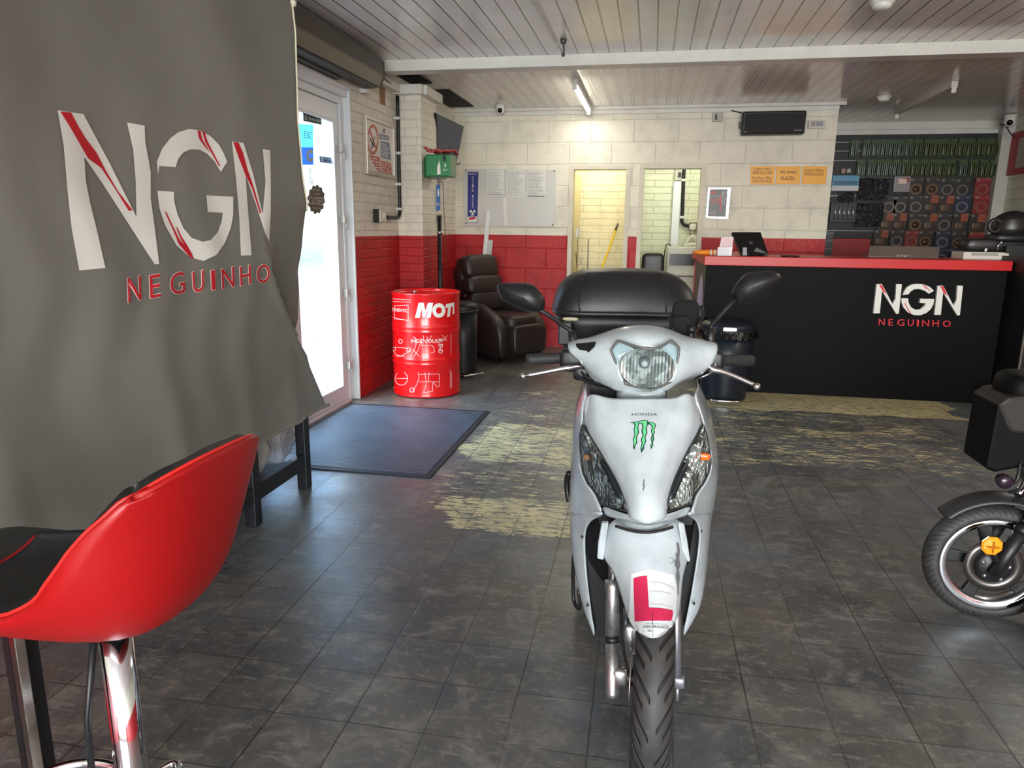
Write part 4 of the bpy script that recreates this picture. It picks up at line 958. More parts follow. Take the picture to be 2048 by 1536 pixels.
# speaker / heater
sp = thing('wall_speaker', 'wide black speaker mounted high on the white block wall', 'speaker', tuple(atY(1547, 268, YB-.1)))
sq = w6([(478,104),(1058,94),(1036,304),(466,312)])
part('body', MB().prism([atY(*p, YB-.17) for p in sq], (0, .14, 0)), M_BLACK, sp, bevel=.015)
k = NB('speaker_mesh'); t = k.N.new('ShaderNodeTexVoronoi'); t.inputs['Scale'].default_value = 160; k.L.new(k.g.outputs['Position'], t.inputs['Vector'])
k.set('Base Color', k.mix(k.ramp(t.outputs[0], .2, .5), (34, 32, 32), (14, 13, 13))); k.set('Roughness', .7)
grl = part('grille', MB().prism([atY(*p, YB-.176) for p in w6([(500,122),(1040,112),(1020,290),(488,298)])], (0, .006, 0)), k.m, sp)
T = Target(grl)
decal('lettering', T, [text_px('HK', w6([(486,284),(516,282),(516,294),(486,296)])), text_px('AUDIO', w6([(936,268),(1010,266),(1010,278),(936,280)]))], mat('badge_silver', (180, 180, 176), .4), sp, .001)
part('bracket', MB().box(tuple(atY(*w6([(452, 245)])[0], YB-.14)), tuple(atY(*w6([(478, 205)])[0], YB-.0))), M_BLK2, sp)
part('lead', MB().tube([atY(*p, YB-.03) for p in w6([(372,95),(420,105),(470,118)])], .006, 6), M_BLK2, sp)
o, b_ = plate('box', w6([(1072,182),(1228,180),(1226,256),(1070,258)]), YB-.05, .05, mat('ivory_socket', (204, 200, 192), .35), 'white triple switch plate beside the right end of the black speaker', 'switch', 'switch_plate', bevel=.005)
for x in (1112, 1152, 1186): c = atY(*w6([(x, 212)])[0], YB-.05); part('rocker', MB().box((c.x-.018, c.y-.008, c.z-.026), (c.x+.018, c.y, c.z+.02)), mat('rocker_grey', (150, 148, 150), .4), o, bevel=.003)
# yellow plates
M_YEL = mat('number_plate_yellow', (240, 168, 10), .35)
for q, its, lab in (
  (w6([(550,598),(770,600),(758,764),(548,762)]), [text_px('Catford Office', w6([(580,612),(735,614),(732,634),(578,632)])), text_px('0208 314 1498', w6([(568,642),(742,644),(740,664),(566,662)])), text_px('Streatham Office', w6([(562,690),(740,692),(738,712),(560,710)])), text_px('0203 609 5478', w6([(562,718),(736,720),(734,738),(560,736)]))]+strip(w6([(568,667),(740,669)]), .7)+strip(w6([(562,741),(734,743)]), .7), 'yellow plate with two office phone numbers, first of the three yellow plates'),
  (w6([(784,600),(1002,598),(992,762),(776,760)]), [text_px('WE MAKE', w6([(810,640),(965,640),(963,666),(808,666)])), text_px('PLATES', w6([(822,692),(944,692),(942,716),(820,716)]))]+strip(w6([(818,721),(944,721)]), .9), 'yellow plate reading we make plates, middle of the three yellow plates'),
  (w6([(1022,598),(1242,600),(1226,762),(1008,758)]), [text_px('Sutton Office', w6([(1040,622),(1210,624),(1208,646),(1038,644)])), text_px('0208 412 6276', w6([(1036,652),(1208,654),(1206,674),(1034,672)]))]+strip(w6([(1034,677),(1206,679)]), .7), 'yellow plate with a single office phone number, right of the three yellow plates')):
    o, b_ = plate('plate', q, YB-.012, .008, M_YEL, lab, 'sign', 'number_plate', bevel=.002)
    decal('lettering', Target(b_), its, M_DARKI, o, .0012)
# poster
o, b_ = plate('frame', w6([(162,790),(372,790),(346,1078),(140,1068)]), YB-.03, .03, M_ALU, 'silver framed black poster offering ten percent beside the second doorway', 'poster', 'framed_poster', bevel=.003)
b2 = part('print', MB().prism([atY(*p, YB-.033) for p in w6([(180,806),(340,806),(322,1056),(160,1052)])], (0, .003, 0)), mat('poster_black', (52, 48, 50), .35), o); T = Target(b2)
decal('lettering', T, [text_px('10%', w6([(188,890),(272,890),(268,935),(184,935)])), w6([(180,828),(238,828),(236,842),(178,842)]), w6([(272,860),(282,860),(278,1000),(266,1000)])], mat('ink_red_bright', (214, 60, 50), .4), o, .001)
decal('lettering', T, [text_px('BUY GOLD', w6([(182,862),(262,862),(262,880),(182,880)]))]+lines_px(w6([(285,825),(332,825),(328,950),(284,950)]), 3, 8, R_)+lines_px(w6([(182,1010),(262,1010),(260,1026),(180,1026)]), 4, 2, R_)+lines_px(w6([(180,812),(220,812),(220,820),(180,820)]), 3, 1, R_), mat('ink_pale', (190, 184, 180), .4), o, .001)

# ================================================================ DOORWAY 1: store with mops
def stick(name, a, b, y, r, m, label, cat, y2=None, tip=None, group=None, head=True):
    p, q = atY(*a, y), atY(*b, y2 or y); d = (p-q).normalized(); p2 = p+d*(p.z/abs(d.z)) if d.z < 0 else p
    o = thing(name, label, cat, (p2.x, p2.y, 0)); p2.z = .02
    part('handle', MB().cyl(p2, q, r, r, 12), m, o)
    if tip: part('tip', MB().cyl(q-d*-.0, q+(q-p2).normalized()*tip, r*1.15, r*.9, 12), mat('tip_brown', (84, 74, 58), .6), o)
    if head: part('head', MB().sbox((p2.x, p2.y, .06), (.18, .08, .10), None, .5, 8), mat('mop_head_grey', (120, 116, 108), .9), o)
    return o
stick('broom', (1203, 540), (1231, 461), 9.10, .013, mat('yellow_handle', (226, 190, 28), .4), 'broom with bright yellow handle leaning in the first doorway', 'broom', 9.2, .09)
stick('mop', (1175, 540), (1177, 478), 9.15, .009, mat('grey_handle', (126, 124, 116), .5), 'thin grey upright handle in the first doorway, left of the yellow broom', 'mop')
stick('thin_rod', (1154, 540), (1152, 505), 8.95, .006, mat('rust_handle', (120, 90, 60), .6), 'very thin rusty rod at the left side of the first doorway', 'rod', head=False)
solo('door_leaf_open', MB().box((D1[0]-.04, YB+.16, 0.01), (D1[0]-.005, YB+.95, 2.05)), mat('cream_gloss', (232, 220, 170), .4), 'cream store door standing open inside the first doorway', 'door', bevel=.004)
c = atY(1152, 466, YB+.16); solo('door_bolt', MB().box((D1[0]+.03, YB+.15, 1.30), (D1[0]+.07, YB+.2, 1.41)).tube([(D1[0]+.06, YB+.14, 1.32), (D1[0]+.06, YB+.14, .95)], .006, 6), mat('galvanised', (150, 146, 130), .4, metal=.6), 'galvanised bolt on the left jamb of the first doorway', 'bolt')
hm = MB()
for i in range(5):
    c0 = atY(1160+i*10, 545, 9.48); hm.tube(smooth_path([c0+Vector((0, 0, -.02)), c0+Vector((.02, 0, .04)), c0+Vector((.06, 0, .035)), c0+Vector((.08, 0, -.02))], 5), .008, 8)
hm.sbox(tuple(atY(1190, 552, 9.48)), (.45, .15, .09), None, .6, 8)
hz0 = min(p.z for p in hm.v)
rack_ = thing('metal_shelf_unit', 'low grey shelf unit of coiled hoses inside the first doorway', 'shelf', (-.72, 9.2, 0))
part('coils', hm, mat('hose_grey', (128, 126, 112), .6), rack_)
part('frame', MB().box((-.92, 9.40, 0), (-.35, 9.58, hz0+.01)), mat('shelf_grey', (150, 146, 130), .6), rack_)

# ================================================================ DOORWAY 2: kitchen corner
w5 = lambda pts: zz(pts, 1100, 160, 3.84)
tr_ = thing('cable_trunking', 'tall white vertical trunking on the brick behind the second doorway', 'trunking', tuple(atY(1345, 560, 9.9)))
a, b = atY(*w5([(950, 778)])[0], 9.93), atY(*w5([(1010, 778)])[0], 9.93)
part('trunk', MB().box((a.x-.0, 9.90, .95), (b.x, 10.0, a.z)), mat('trunk_white', (214, 220, 224), .35), tr_, bevel=.005)
bx_ = thing('fuse_box', 'small grey isolator box at the top of the white trunking', 'switch', (a.x+.05, 9.92, a.z+.01))
part('body', MB().box((a.x+.01, 9.92, a.z+.01), (b.x+.0, 10.0, a.z+.17)), mat('iso_grey', (186, 184, 170), .4), bx_, bevel=.006); part('rocker', MB().box((a.x+.05, 9.905, a.z+.05), (a.x+.09, 9.92, a.z+.11)), M_BLK2, bx_)
pp = [atY(*p, 9.96) for p in w5([(1032,680),(1026,760),(1018,1000),(1012,1070),(1030,1110),(1080,1122)])]
cp = thing('conduit', 'black conduit bending down to a socket behind the second doorway', 'conduit', tuple(pp[-1]))
part('pipe', MB().tube(smooth_path(pp, 5), .022, 12), M_BLK2, cp)
for p in w5([(1024, 768), (1014, 1054)]): q = atY(*p, 9.95); part('clip', MB().box((q.x-.03, 9.93, q.z-.015), (q.x+.03, 10, q.z+.015)), M_WPAINT, cp)
q = atY(*w5([(1102, 1128)])[0], 9.94); sk_ = thing('wall_socket', 'white socket with a plug at the end of the black conduit', 'socket', tuple(q))
part('box', MB().box((q.x-.06, 9.93, q.z-.05), (q.x+.06, 10, q.z+.06)), mat('sock_grey', (120, 116, 100), .5), sk_); part('plug', MB().sbox((q.x-.01, 9.90, q.z), (.085, .06, .085), None, .5, 8), M_WPAINT, sk_)
part('lead', MB().tube(smooth_path([(q.x-.01, 9.90, q.z-.03), (q.x-.01, 9.88, q.z-.2), (q.x-.05, 9.8, q.z-.38)], 5), .008, 8), M_WPAINT, sk_)
# white appliance (water heater / printer cabinet)
ap = thing('water_dispenser', 'white cabinet appliance with a dark front opening behind the second doorway', 'appliance', (.40, 9.5, 0))
MA = mat('appliance_white', (216, 216, 206), .35)
l_, r_ = atY(1335, 500, 9.3), atY(1394, 500, 9.3); zt = atY(1360, 494, 9.3).z
part('body', MB().box((l_.x, 9.3, 0), (r_.x+.1, 9.75, zt)), MA, ap, bevel=.01)
za_, zb_ = atY(1370, 508, 9.3).z, atY(1370, 531, 9.3).z
part('opening', MB().box((l_.x+.03, 9.293, zb_), (r_.x+.06, 9.305, za_)), mat('opening_black', (20, 20, 20), .3), ap)
z_ = atY(1370, 545, 9.3).z; part('door', MB().box((l_.x+.03, 9.285, .1), (r_.x+.06, 9.30, z_)), MA, ap, bevel=.004)
part('handle', MB().box((l_.x+.14, 9.27, z_-.055), (r_.x-.02, 9.286, z_-.035)), mat('handle_grey', (110, 110, 104), .4), ap)
part('coil', MB().tube(smooth_path([(l_.x+.22, 9.45, zt), (l_.x+.26, 9.45, zt+.1), (l_.x+.32, 9.45, zt+.12), (l_.x+.36, 9.45, zt+.04), (l_.x+.28, 9.45, zt+.03), (l_.x+.2, 9.45, zt+.02)], 6), .022, 10), MA, ap)
part('lead', MB().tube(smooth_path([(l_.x+.05, 9.4, zt+.01), (l_.x-.03, 9.42, zt-.05), (l_.x-.04, 9.42, .3), (l_.x-.03, 9.42, .02)], 6), .006, 6), M_BLK2, ap)
bc = thing('black_office_chair', 'black chair back partly visible inside the second doorway', 'chair', (.03, 9.3, 0))
cc = atY(1306, 522, 9.2); part('backrest', MB().sbox((cc.x, 9.2, cc.z-.08), (.28, .10, .36), None, .4, 10), M_BLKL, bc)
part('seat', MB().sbox((cc.x-.03, 9.42, .48), (.24, .40, .08), None, .4, 8), M_BLKL, bc)
part('leg', MB().cyl((cc.x, 9.4, 0), (cc.x, 9.4, .46), .03), M_BLK2, bc); part('base', MB().cyl((cc.x, 9.4, 0), (cc.x, 9.4, .04), .15, .05, 20), M_BLK2, bc)
part('bracket', MB().box((cc.x-.03, 9.24, .46), (cc.x+.03, 9.3, cc.z-.05)), M_BLK2, bc)

# ================================================================ CEILING THINGS
def batten(x, y0, y1, lit, label, z=ZC):
    o = thing('fluorescent_light', label, 'ceiling light', (x, (y0+y1)/2, z))
    part('body', MB().box((x-.028, y0, z-.055), (x+.028, y1, z)), mat('batten_white', (214, 212, 204), .35), o, bevel=.004)
    for y in (y0+.0, y1-.02): part('end_holder', MB().box((x-.02, y, z-.10), (x+.02, y+.022, z-.05)), M_WPAINT, o, bevel=.004)
    if lit:
        m = mat('lit_tube', (255, 250, 232), .3, emit=12)
        part('tube', MB().cyl((x, y0+.022, z-.080), (x, y1-.02, z-.080), .013, .013, 16), m, o, 'glowing tube')
    return o
batten(-.765, 6.92, 8.42, True, 'lit fluorescent batten light on the ceiling in front of the back wall')
batten(2.60, 7.5, 9.1, False, 'unlit fluorescent batten on the darker ceiling above the counter')
batten(2.62, 3.55, 5.05, True, 'lit fluorescent batten light near the right side in front of the ceiling beam')
def tubelight(x, y, L_, p, c=(1, .96, .86)):
    area('tube_glow', (x, y, ZC-.11), (0, 0, PI/2), L_, .05, p, c)
tubelight(-.765, 7.67, 1.4, 7); tubelight(2.62, 4.3, 1.4, 14)
# bulkhead lamps in the two back rooms
for (x, y, z, p, c, nm) in ((-.7, 9.12, 2.59, 15, (1, .97, .84), 'round warm ceiling lamp in the store behind the first doorway'), (.38, 9.2, 2.59, 16, (.95, 1, .9), 'round ceiling lamp in the room behind the second doorway')):
    o = thing('ceiling_lamp', nm, 'ceiling light', (x, y, z)); part('base', MB().cyl((x, y, z-.02), (x, y, z), .13, .13, 24), M_WPAINT, o); part('diffuser', MB().sbox((x, y, z-.03), (.22, .22, .06), None, .8, 8), mat('lamp_glow', (255, 244, 210), .4, emit=4), o)
    l = bpy.data.lights.new('room_lamp', 'POINT'); l.energy = p; l.color = c; l.shadow_soft_size = .1; lo = bpy.data.objects.new('room_lamp', l); COL.objects.link(lo); lo.location = (x, y, z-.10)
for (u, v, lab, z) in ((1768, 193, 'round white smoke detector on the ceiling beside the unlit batten', ZC), (1765, 2, 'round white smoke detector at the top edge of the photo, in front of the beam', ZC)):
    c = atZ(u, v, z); o = thing('smoke_detector', lab, 'smoke detector', tuple(c))
    part('base', MB().cyl((c.x, c.y, z-.018), (c.x, c.y, z), .065, .07, 28), M_WPAINT, o); part('cap', MB().lathe([(.055, z-.018), (.052, z-.036), (.035, z-.048), (0, z-.05)], Matrix.Translation((c.x, c.y, 0)), 24), M_WPAINT, o)
c = atZ(1127, 78, ZC); solo('ceiling_hook', MB().cyl((c.x, c.y, ZC-.03), (c.x, c.y, ZC), .02, .024, 12).tube(smooth_path([(c.x, c.y, ZC-.03), (c.x+.005, c.y, ZC-.07), (c.x, c.y, ZC-.10)], 4), .008, 8).ball((c.x, c.y, ZC-.105), .015, 6), mat('dull_metal', (90, 86, 80), .4, metal=.5), 'small dark hook hanging from the ceiling cladding near the beam', 'hook')
# surface conduit on the ceiling
solo('ceiling_conduit', MB().box((-.78, 3.0, ZC-.012), (-.755, 5.62, ZC)), M_WPAINT, 'thin white conduit running along the ceiling to the hook', 'conduit')
# roof vent rubble at the wall head
solo('ceiling_gap', MB().box((XL+.005, 6.55, ZC-.012), (-2.12, 6.95, ZC-.002)).box((XL+.005, 7.3, ZC-.012), (-2.05, 8.3, ZC-.002)), mat('dark_void', (34, 30, 28), .9, noise=.5, nscale=40), 'dark missing strip of ceiling cladding above the brick pillar', 'gap')
# ================================================================ COUNTER
FY = 6.50; CXL, CXR = .47, 2.83; CZ = 1.105
ct = thing('service_counter', 'black reception counter with red top and letter sign', 'counter', (1.65, 6.9, 0))
MCB = mat('counter_black', (10, 10, 11), .55, bump=.05, bscale=200, spec=.12); MCR = mat('counter_red', (190, 20, 26), .36)
part('front_panel', MB().box((CXL, FY, 0), (CXR, FY+.03, CZ)), MCB, ct)
part('side_panel', MB().box((CXL, FY+.03, 0), (CXL+.03, 8.0, CZ)), mat('counter_side', (58, 54, 54), .4), ct)
part('red_edge_trim', MB().box((CXL-.012, 7.97, 0), (CXL+.04, 8.03, CZ)), MCR, ct)
part('side_panel', MB().box((CXR-.03, FY+.03, 0), (CXR, 7.1, CZ)), MCB, ct)
topm = MB().prism([(CXL-.02, FY-.02, CZ), (CXR+.02, FY-.02, CZ), (CXR+.02, 7.15, CZ), (1.05, 7.15, CZ), (1.05, 8.05, CZ), (CXL-.04, 8.05, CZ)], (0, 0, .078))
part('countertop', topm, MCR, ct, bevel=.004)
part('shelf', MB().box((CXL+.03, FY+.03, .5), (CXR-.03, 7.05, .53)), MCB, ct)
CT = CZ+.078
bpy.context.view_layer.update()
# NGN sign letters, raised
w9 = lambda pts: zz(pts, 1640, 500, 4.517)
sg = thing('letter_sign', 'raised white NGN letter sign with red small letters on the black counter', 'sign', tuple(atY(1836, 610, FY-.02)))
def raised(name, polys, m, y, th, label=None):
    mb = MB()
    for pl in polys:
        if isinstance(pl, tuple):
            vs, fs = pl; n = len(vs); W_ = [atY(*p, y) for p in vs]
            mb.add(W_, fs); mb.add([p+Vector((0, th, 0)) for p in W_], fs)
            ed = {}
            for f in fs:
                for a, b in zip(f, f[1:]+f[:1]): ed[(a, b)] = 1
            bd = [(a, b) for (a, b) in ed if (b, a) not in ed]
            mb.add(W_+[p+Vector((0, th, 0)) for p in W_], [(a, b, b+n, a+n) for a, b in bd])
        else: mb.prism([atY(*p, y) for p in pl], (0, th, 0))
    return part(name, mb, m, sg, label)
MLW = mat('letter_white', (222, 222, 218), .35)
N1 = lambda dx, dy: [w9([(a+dx, b+dy) for a, b in pts]) for pts in ([(512,310),(560,308),(572,330),(655,490),(682,440),(690,308),(740,310),(712,575),(690,578),(560,368),(540,572),(482,572)],)]
raised('letter', N1(0, 0), MLW, FY-.03, .03, 'white letter N at the start')
raised('letter', N1(552, 14), MLW, FY-.03, .03, 'white letter N at the end')
raised('letter', [w9([(748,408),(762,370),(790,335),(830,312),(880,306),(940,312),(990,332),(1030,368),(985,395),(950,370),(900,352),(850,355),(815,378),(800,400)]),
 w9([(735,436),(795,436),(802,480),(825,520),(870,542),(910,535),(945,505),(958,482),(900,478),(908,440),(1032,444),(1025,490),(1000,535),(960,570),(905,590),(850,588),(795,565),(755,520),(738,475)])], MLW, FY-.03, .03, 'white letter G in two pieces')
bpy.context.view_layer.update()
T = Target(*[c for c in sg.children])
decal('marking', T, [w9([(533,314),(562,314),(585,365),(612,395),(655,465),(645,470),(600,400),(570,378)]), w9([(1085,326),(1113,326),(1138,380),(1165,412),(1210,480),(1200,486),(1152,415),(1120,392)]), w9([(925,314),(935,316),(965,350),(958,352)]), w9([(940,316),(950,318),(998,370),(990,372)]), w9([(760,478),(768,478),(800,540),(790,535)]), w9([(785,530),(795,532),(822,570),(812,572)])], mat('sign_red_bright', (205, 34, 48), .35), sg, .001)
its = [('N',527,590),('E',615,665),('G',695,768),('U',790,850),('I',872,897),('N',920,990),('H',1012,1078),('O',1108,1185)]; out = []
for ch_, a, w_ in its:
    w_ -= a; y0_ = 622+(a-527)*.026
    out.append(text_px(ch_, w9([(a+6, y0_), (a+w_-2, y0_), (a+w_-6, y0_+58), (a+2, y0_+58)])))
for i_, o_ in enumerate(out): raised('letter', [o_], mat('sign_pink_red', (214, 50, 66), .35), FY-.022, .022, 'small red letter '+its[i_][0])
# sticker on the side of the counter
o = thing('side_sticker', 'white and purple flame sticker on the left side panel of the counter', 'sticker', (CXL-.002, 7.2, .7))
q = [atX(u, v, CXL-.003) for u, v in ((1403,546),(1406,560),(1405,600),(1403,640),(1398,625),(1394,606),(1397,580),(1400,560))]
part('sticker_sheet', MB().prism(q, (-.002, 0, 0)), mat('sticker_lilac', (190, 176, 206), .4, noise=.35, nscale=25), o)

# things on the counter
w65 = lambda pts: zz(pts, 1380, 480, 4.519)
mon = thing('tablet_terminal', 'black tilted payment tablet on its stand at the left of the counter', 'tablet', tuple(atZ(1500, 516, CT)))
p = [atY(*a, b) for a, b in ((w6([(378,1192)])[0], 6.88), (w6([(640,1192)])[0], 6.95), (w6([(710,1388)])[0], 6.72), (w6([(470,1410)])[0], 6.66))]
for q_ in p: q_.z = max(q_.z, CT+.004)
n_ = (p[1]-p[0]).cross(p[3]-p[0]).normalized(); n_ = n_ if n_.y > 0 else -n_
part('back_shell', MB().prism(p, n_*.03), M_BLACK, mon, bevel=.006)
lc = (p[0]+p[1]+p[2]+p[3])/4; part('badge', MB().prism([lc+(a-lc)*.12-n_*.002 for a in p], n_*.001), mat('badge_grey', (90, 90, 92), .4), mon)
part('stand', MB().prism([Vector((v_.x, v_.y, max(v_.z, CT+.001))) for v_ in [atY(*a, 6.66) for a in w6([(470,1410),(520,1410),(516,1330),(476,1330)])]], (0, .12, 0)), mat('stand_grey', (70, 72, 78), .3), mon, bevel=.004)
part('stand', MB().prism([Vector((v_.x, v_.y, max(v_.z, CT+.001))) for v_ in [atY(*a, 6.72) for a in w6([(545,1405),(620,1412),(700,1412),(706,1385),(600,1330),(580,1360)])]], (0, .1, 0)), M_BLACK, mon, bevel=.004)
zmin = CT
ch_ = thing('card_holder', 'clear card holder with dark blue cards beside the payment tablet', 'card holder', tuple(atZ(1448, 514, CT)))
MCL = glass_mat('acrylic', (240, 240, 245))
q = [atY(*a, 6.62) for a in w6([(245,1408),(372,1410),(390,1225),(300,1240)])]
part('acrylic_back', MB().prism([atY(*a, 6.66) for a in w6([(250,1405),(375,1405),(395,1238),(285,1240)])], (0, .004, 0)), mat('acrylic_pink', (210, 170, 180), .1, alpha=.35), ch_)
part('acrylic_front', MB().prism([atY(*a, 6.58) for a in w6([(245,1412),(372,1412),(385,1330),(250,1330)])], (0, .004, 0)), mat('acrylic_clear', (225, 225, 230), .1, alpha=.35), ch_)
cd_ = part('cards', MB().prism([atY(*a, 6.60) for a in w6([(258,1408),(350,1408),(355,1350),(262,1350)])], (0, .03, 0)), mat('card_navy', (56, 66, 100), .4), ch_)
decal('lettering', Target(cd_), [text_px('NGN', w6([(278,1372),(322,1372),(322,1392),(278,1392)]))], M_WHITE, ch_, .001)
og = thing('grease_gun', 'orange handled tool with silver bands lying at the left end of the counter', 'tool', tuple(atZ(1405, 510, CT)))
a_, b_2 = atY(*w6([(40,1358)])[0], 6.66), atY(*w6([(250,1356)])[0], 6.66); zc_ = CT+.024
part('handle', MB().lathe([(0, 0), (.014, 0), (.022, .05), (.024, .12), (.02, .14)], Matrix.Translation((a_.x, 6.66, zc_)) @ Matrix.Rotation(PI/2, 4, 'Y'), 16), mat('tool_orange', (236, 140, 30), .4), og)
part('barrel', MB().cyl((a_.x+.13, 6.66, zc_), (b_2.x, 6.66, zc_), .022, .022, 16), mat('tool_orange2', (222, 120, 40), .4), og)
for dx in (.135, .17, .23): part('band', MB().cyl((a_.x+dx, 6.66, zc_), (a_.x+dx+.015, 6.66, zc_), .0245, .0245, 16), M_WHITE, og)
solo('black_tray', MB().lathe([(0, .0), (.07, 0), (.085, .012), (.08, .012), (.066, .004), (0, .004)], Matrix.Translation(atZ(1580, 514, CT)) , 28), M_BLK2, 'small round black tray lying on the red countertop right of the tablet', 'tray')
# laptop
w94 = lambda pts: zz(pts, 1680, 240, 5.12)
lp = thing('laptop', 'grey laptop seen from behind, open on the red countertop', 'laptop', tuple(atZ(1810, 521, CT)))
p = [atY(*w94([(308,1288)])[0], 6.92), atY(*w94([(1024,1300)])[0], 6.92), atY(*w94([(1006,1442)])[0], 6.86), atY(*w94([(288,1432)])[0], 6.86)]
p[2].z = p[3].z = CT+.008
lid = part('lid', MB().prism(p, (0, .008, .002)), mat('laptop_grey', (116, 104, 98), .35, metal=.4), lp, bevel=.003)
part('keyboard_base', MB().box((p[3].x, 6.87, CT), (p[2].x, 7.10, CT+.016)), mat('laptop_grey2', (100, 92, 88), .4, metal=.4), lp, bevel=.003)
bpy.context.view_layer.update()
decal('lettering', Target(lid), [text_px('acer', w94([(582,1380),(722,1384),(712,1414),(568,1412)]))], mat('laptop_silver', (205, 196, 188), .3), lp, .001)
# white printer box, black items on top
wp = thing('white_printer', 'flat white box printer at the right end of the red countertop', 'printer', tuple(atZ(1975, 522, CT)))
p0, p1 = atY(*w94([(1270,1350)])[0], 6.72), atY(*w94([(1770,1450)])[0], 6.72)
part('body', MB().box((p0.x, 6.72, CT), (p1.x-.03, 6.98, p0.z)), mat('printer_white', (206, 204, 196), .4), wp, bevel=.008)
part('slot', MB().box((p0.x+.06, 6.712, CT+.035), (p1.x-.12, 6.72, CT+.055)), mat('slot_grey', (150, 150, 146), .4), wp)
bb = thing('black_bag', 'black bag with a silver zip pull lying on the white printer', 'bag', (p0.x+.25, 6.86, p0.z))
part('body', MB().sbox((p0.x+.26, 6.88, p0.z+.057), (.48, .2, .11), None, .4, 10), M_BLKL, bb)
part('zip_pull', MB().tube([atY(*a, 6.75) for a in w94([(1650,1258),(1618,1285),(1612,1330)])], .006, 6).ball(atY(*w94([(1650,1256)])[0], 6.75), .012, 6), M_CHROME, bb)
part('buckle', MB().ball(atY(*w94([(1495,1335)])[0], 6.75), (.015, .008, .025), 6), M_CHROME, bb)
hl = thing('helmet', 'black open motorcycle helmet resting on the black bag by the display rack', 'helmet', (2.90, 6.82, p0.z+.1))
hc = atY(2022, 452, 6.88)
shell = []
for i in range(13):
    a = PI*.98*i/12-.12; shell.append((max(.001, math.sin(max(a, 0))*.135), .125*math.cos(max(a, 0))))
mbh = MB().lathe([(max(r, .001), z) for r, z in shell if z > -.12], Matrix.Translation(hc) @ Matrix.Rotation(-.2, 4, 'Y') @ Matrix.Scale(1.15, 4, (1, 0, 0)), 32); part('shell', mbh, mat('helmet_matt', (22, 21, 21), .6, bump=.3, bscale=40), hl)
part('visor', MB().lathe([(.139, -.03), (.142, .01), (.130, .05)], Matrix.Translation(hc) @ Matrix.Rotation(PI, 4, 'Z') @ Matrix.Scale(1.15, 4, (1, 0, 0)), 30, arc=PI), mat('visor_smoke', (34, 32, 32), .35), hl)
part('liner', MB().sbox(tuple(hc+Vector((-.02, 0, -.10))), (.30, .26, .07), None, .5, 10), M_BLKL, hl)
part('ear_pad', MB().tube([hc+Vector((-.15+.045*math.cos(t), -.07, .0+.05*math.sin(t))) for t in [2*PI*i/16 for i in range(16)]], .018, 8, closed=True), M_BLKL, hl)

# bin in front of the counter
M_NAVY = mat('bin_dark_blue', (26, 32, 42), .35)
b, d, s = pedal_bin((.655, 6.20, 0), .215, .62, 'large dark pedal bin standing in front of the counter behind the white scooter', math.radians(-90), .05, M_NAVY, .86)
q = atY(1461, 649, 5.98); part('label_plate', MB().box((q.x-.055, 5.975, .603), (q.x+.055, 5.99, .635)), M_CHROME, b, 'chrome label plate', bevel=.003)
bg = MB(); rows = []
for i in range(5):
    rows.append([Vector((.655+(.222+.012*math.sin(j*2.3+i)+.006*i)*math.cos(2*PI*j/60), 6.20+(.222+.012*math.sin(j*2.3+i)+.006*i)*math.sin(2*PI*j/60), .595-.014*i+.006*math.sin(j*3.1))) for j in range(61)])
bg.grid(rows); part('bin_liner', bg, mat('liner_black', (14, 14, 15), .25), b)

# ================================================================ DISPLAY RACK right of the counter
rk = thing('display_rack', 'black display rack of small boxes at the right edge beside the counter', 'rack', (3.1, 6.4, 0))
part('side_panel', MB().box((2.865, 6.16, 0), (2.885, 6.75, 1.22)), mat('rack_black', (22, 22, 24), .5), rk)
part('back_panel', MB().box((2.885, 6.72, 0), (3.8, 6.75, 1.30)), MATS['rack_black'], rk)
part('edge', MB().box((2.86, 6.15, 0), (2.868, 6.17, 1.22)), mat('rack_edge', (120, 116, 110), .4), rk)
for z in (.02, .50, .80, 1.18): part('shelf', MB().box((2.885, 6.2, z), (3.8, 6.72, z+.015)), MATS['rack_black'], rk)
for z in (.50, .80, 1.18): part('price_rail', MB().box((2.885, 6.188, z-.008), (3.8, 6.2, z+.022)), mat('rail_grey', (90, 90, 92), .3), rk)
def boxmat():
    k = NB('battery_carton'); tc = k.tc.outputs['Object']; sp_ = k.N.new('ShaderNodeSeparateXYZ'); k.L.new(tc, sp_.inputs[0])
    c = k.mix(k.ramp(sp_.outputs[2], .05, .16), (196, 226, 238), (60, 56, 62)); k.set('Base Color', c); k.set('Roughness', .35); return k.m
MBX = boxmat()
bt = thing('boxed_part', 'blue-white small carton', 'box', (0, 0, 0))
part('carton', MB().box((-.05, -.035, 0), (.05, .035, .205)), MBX, bt, local=True)
part('label', MB().box((-.040, -.037, .165), (-.002, -.035, .185)), mat('label_red', (190, 60, 60), .4), bt, local=True)
part('label', MB().box((-.040, -.037, .145), (-.004, -.035, .158)), M_WHITE, bt, local=True)
part('emblem', MB().ball((-.022, -.036, .105), (.010, .002, .014), 6), mat('emblem_orange', (232, 170, 120), .4), bt, local=True)
part('emblem', MB().prism([(-.04, -.037, .02), (-.022, -.037, .06), (-.004, -.037, .02), (-.022, -.037, .034)], (0, .002, 0)), mat('emblem_navy', (44, 60, 100), .4), bt, local=True)
spots = [(2.935, 6.255, .815, 'upper rack shelf, nearest the counter'), (3.05, 6.255, .815, 'upper rack shelf, at the photo edge'), (2.93, 6.255, .515, 'middle rack shelf, nearest the counter'), (3.045, 6.255, .515, 'middle rack shelf, at the photo edge')]
for i, (x, y, z, t_) in enumerate(spots):
    if i == 0: bt.location = (x, y, z); bt['label'] = 'small blue-white carton on the '+t_; bt['group'] = 'small cartons on the display rack'
    else: dup(bt, (x, y, z), 'small blue-white carton on the '+t_, 'small cartons on the display rack')
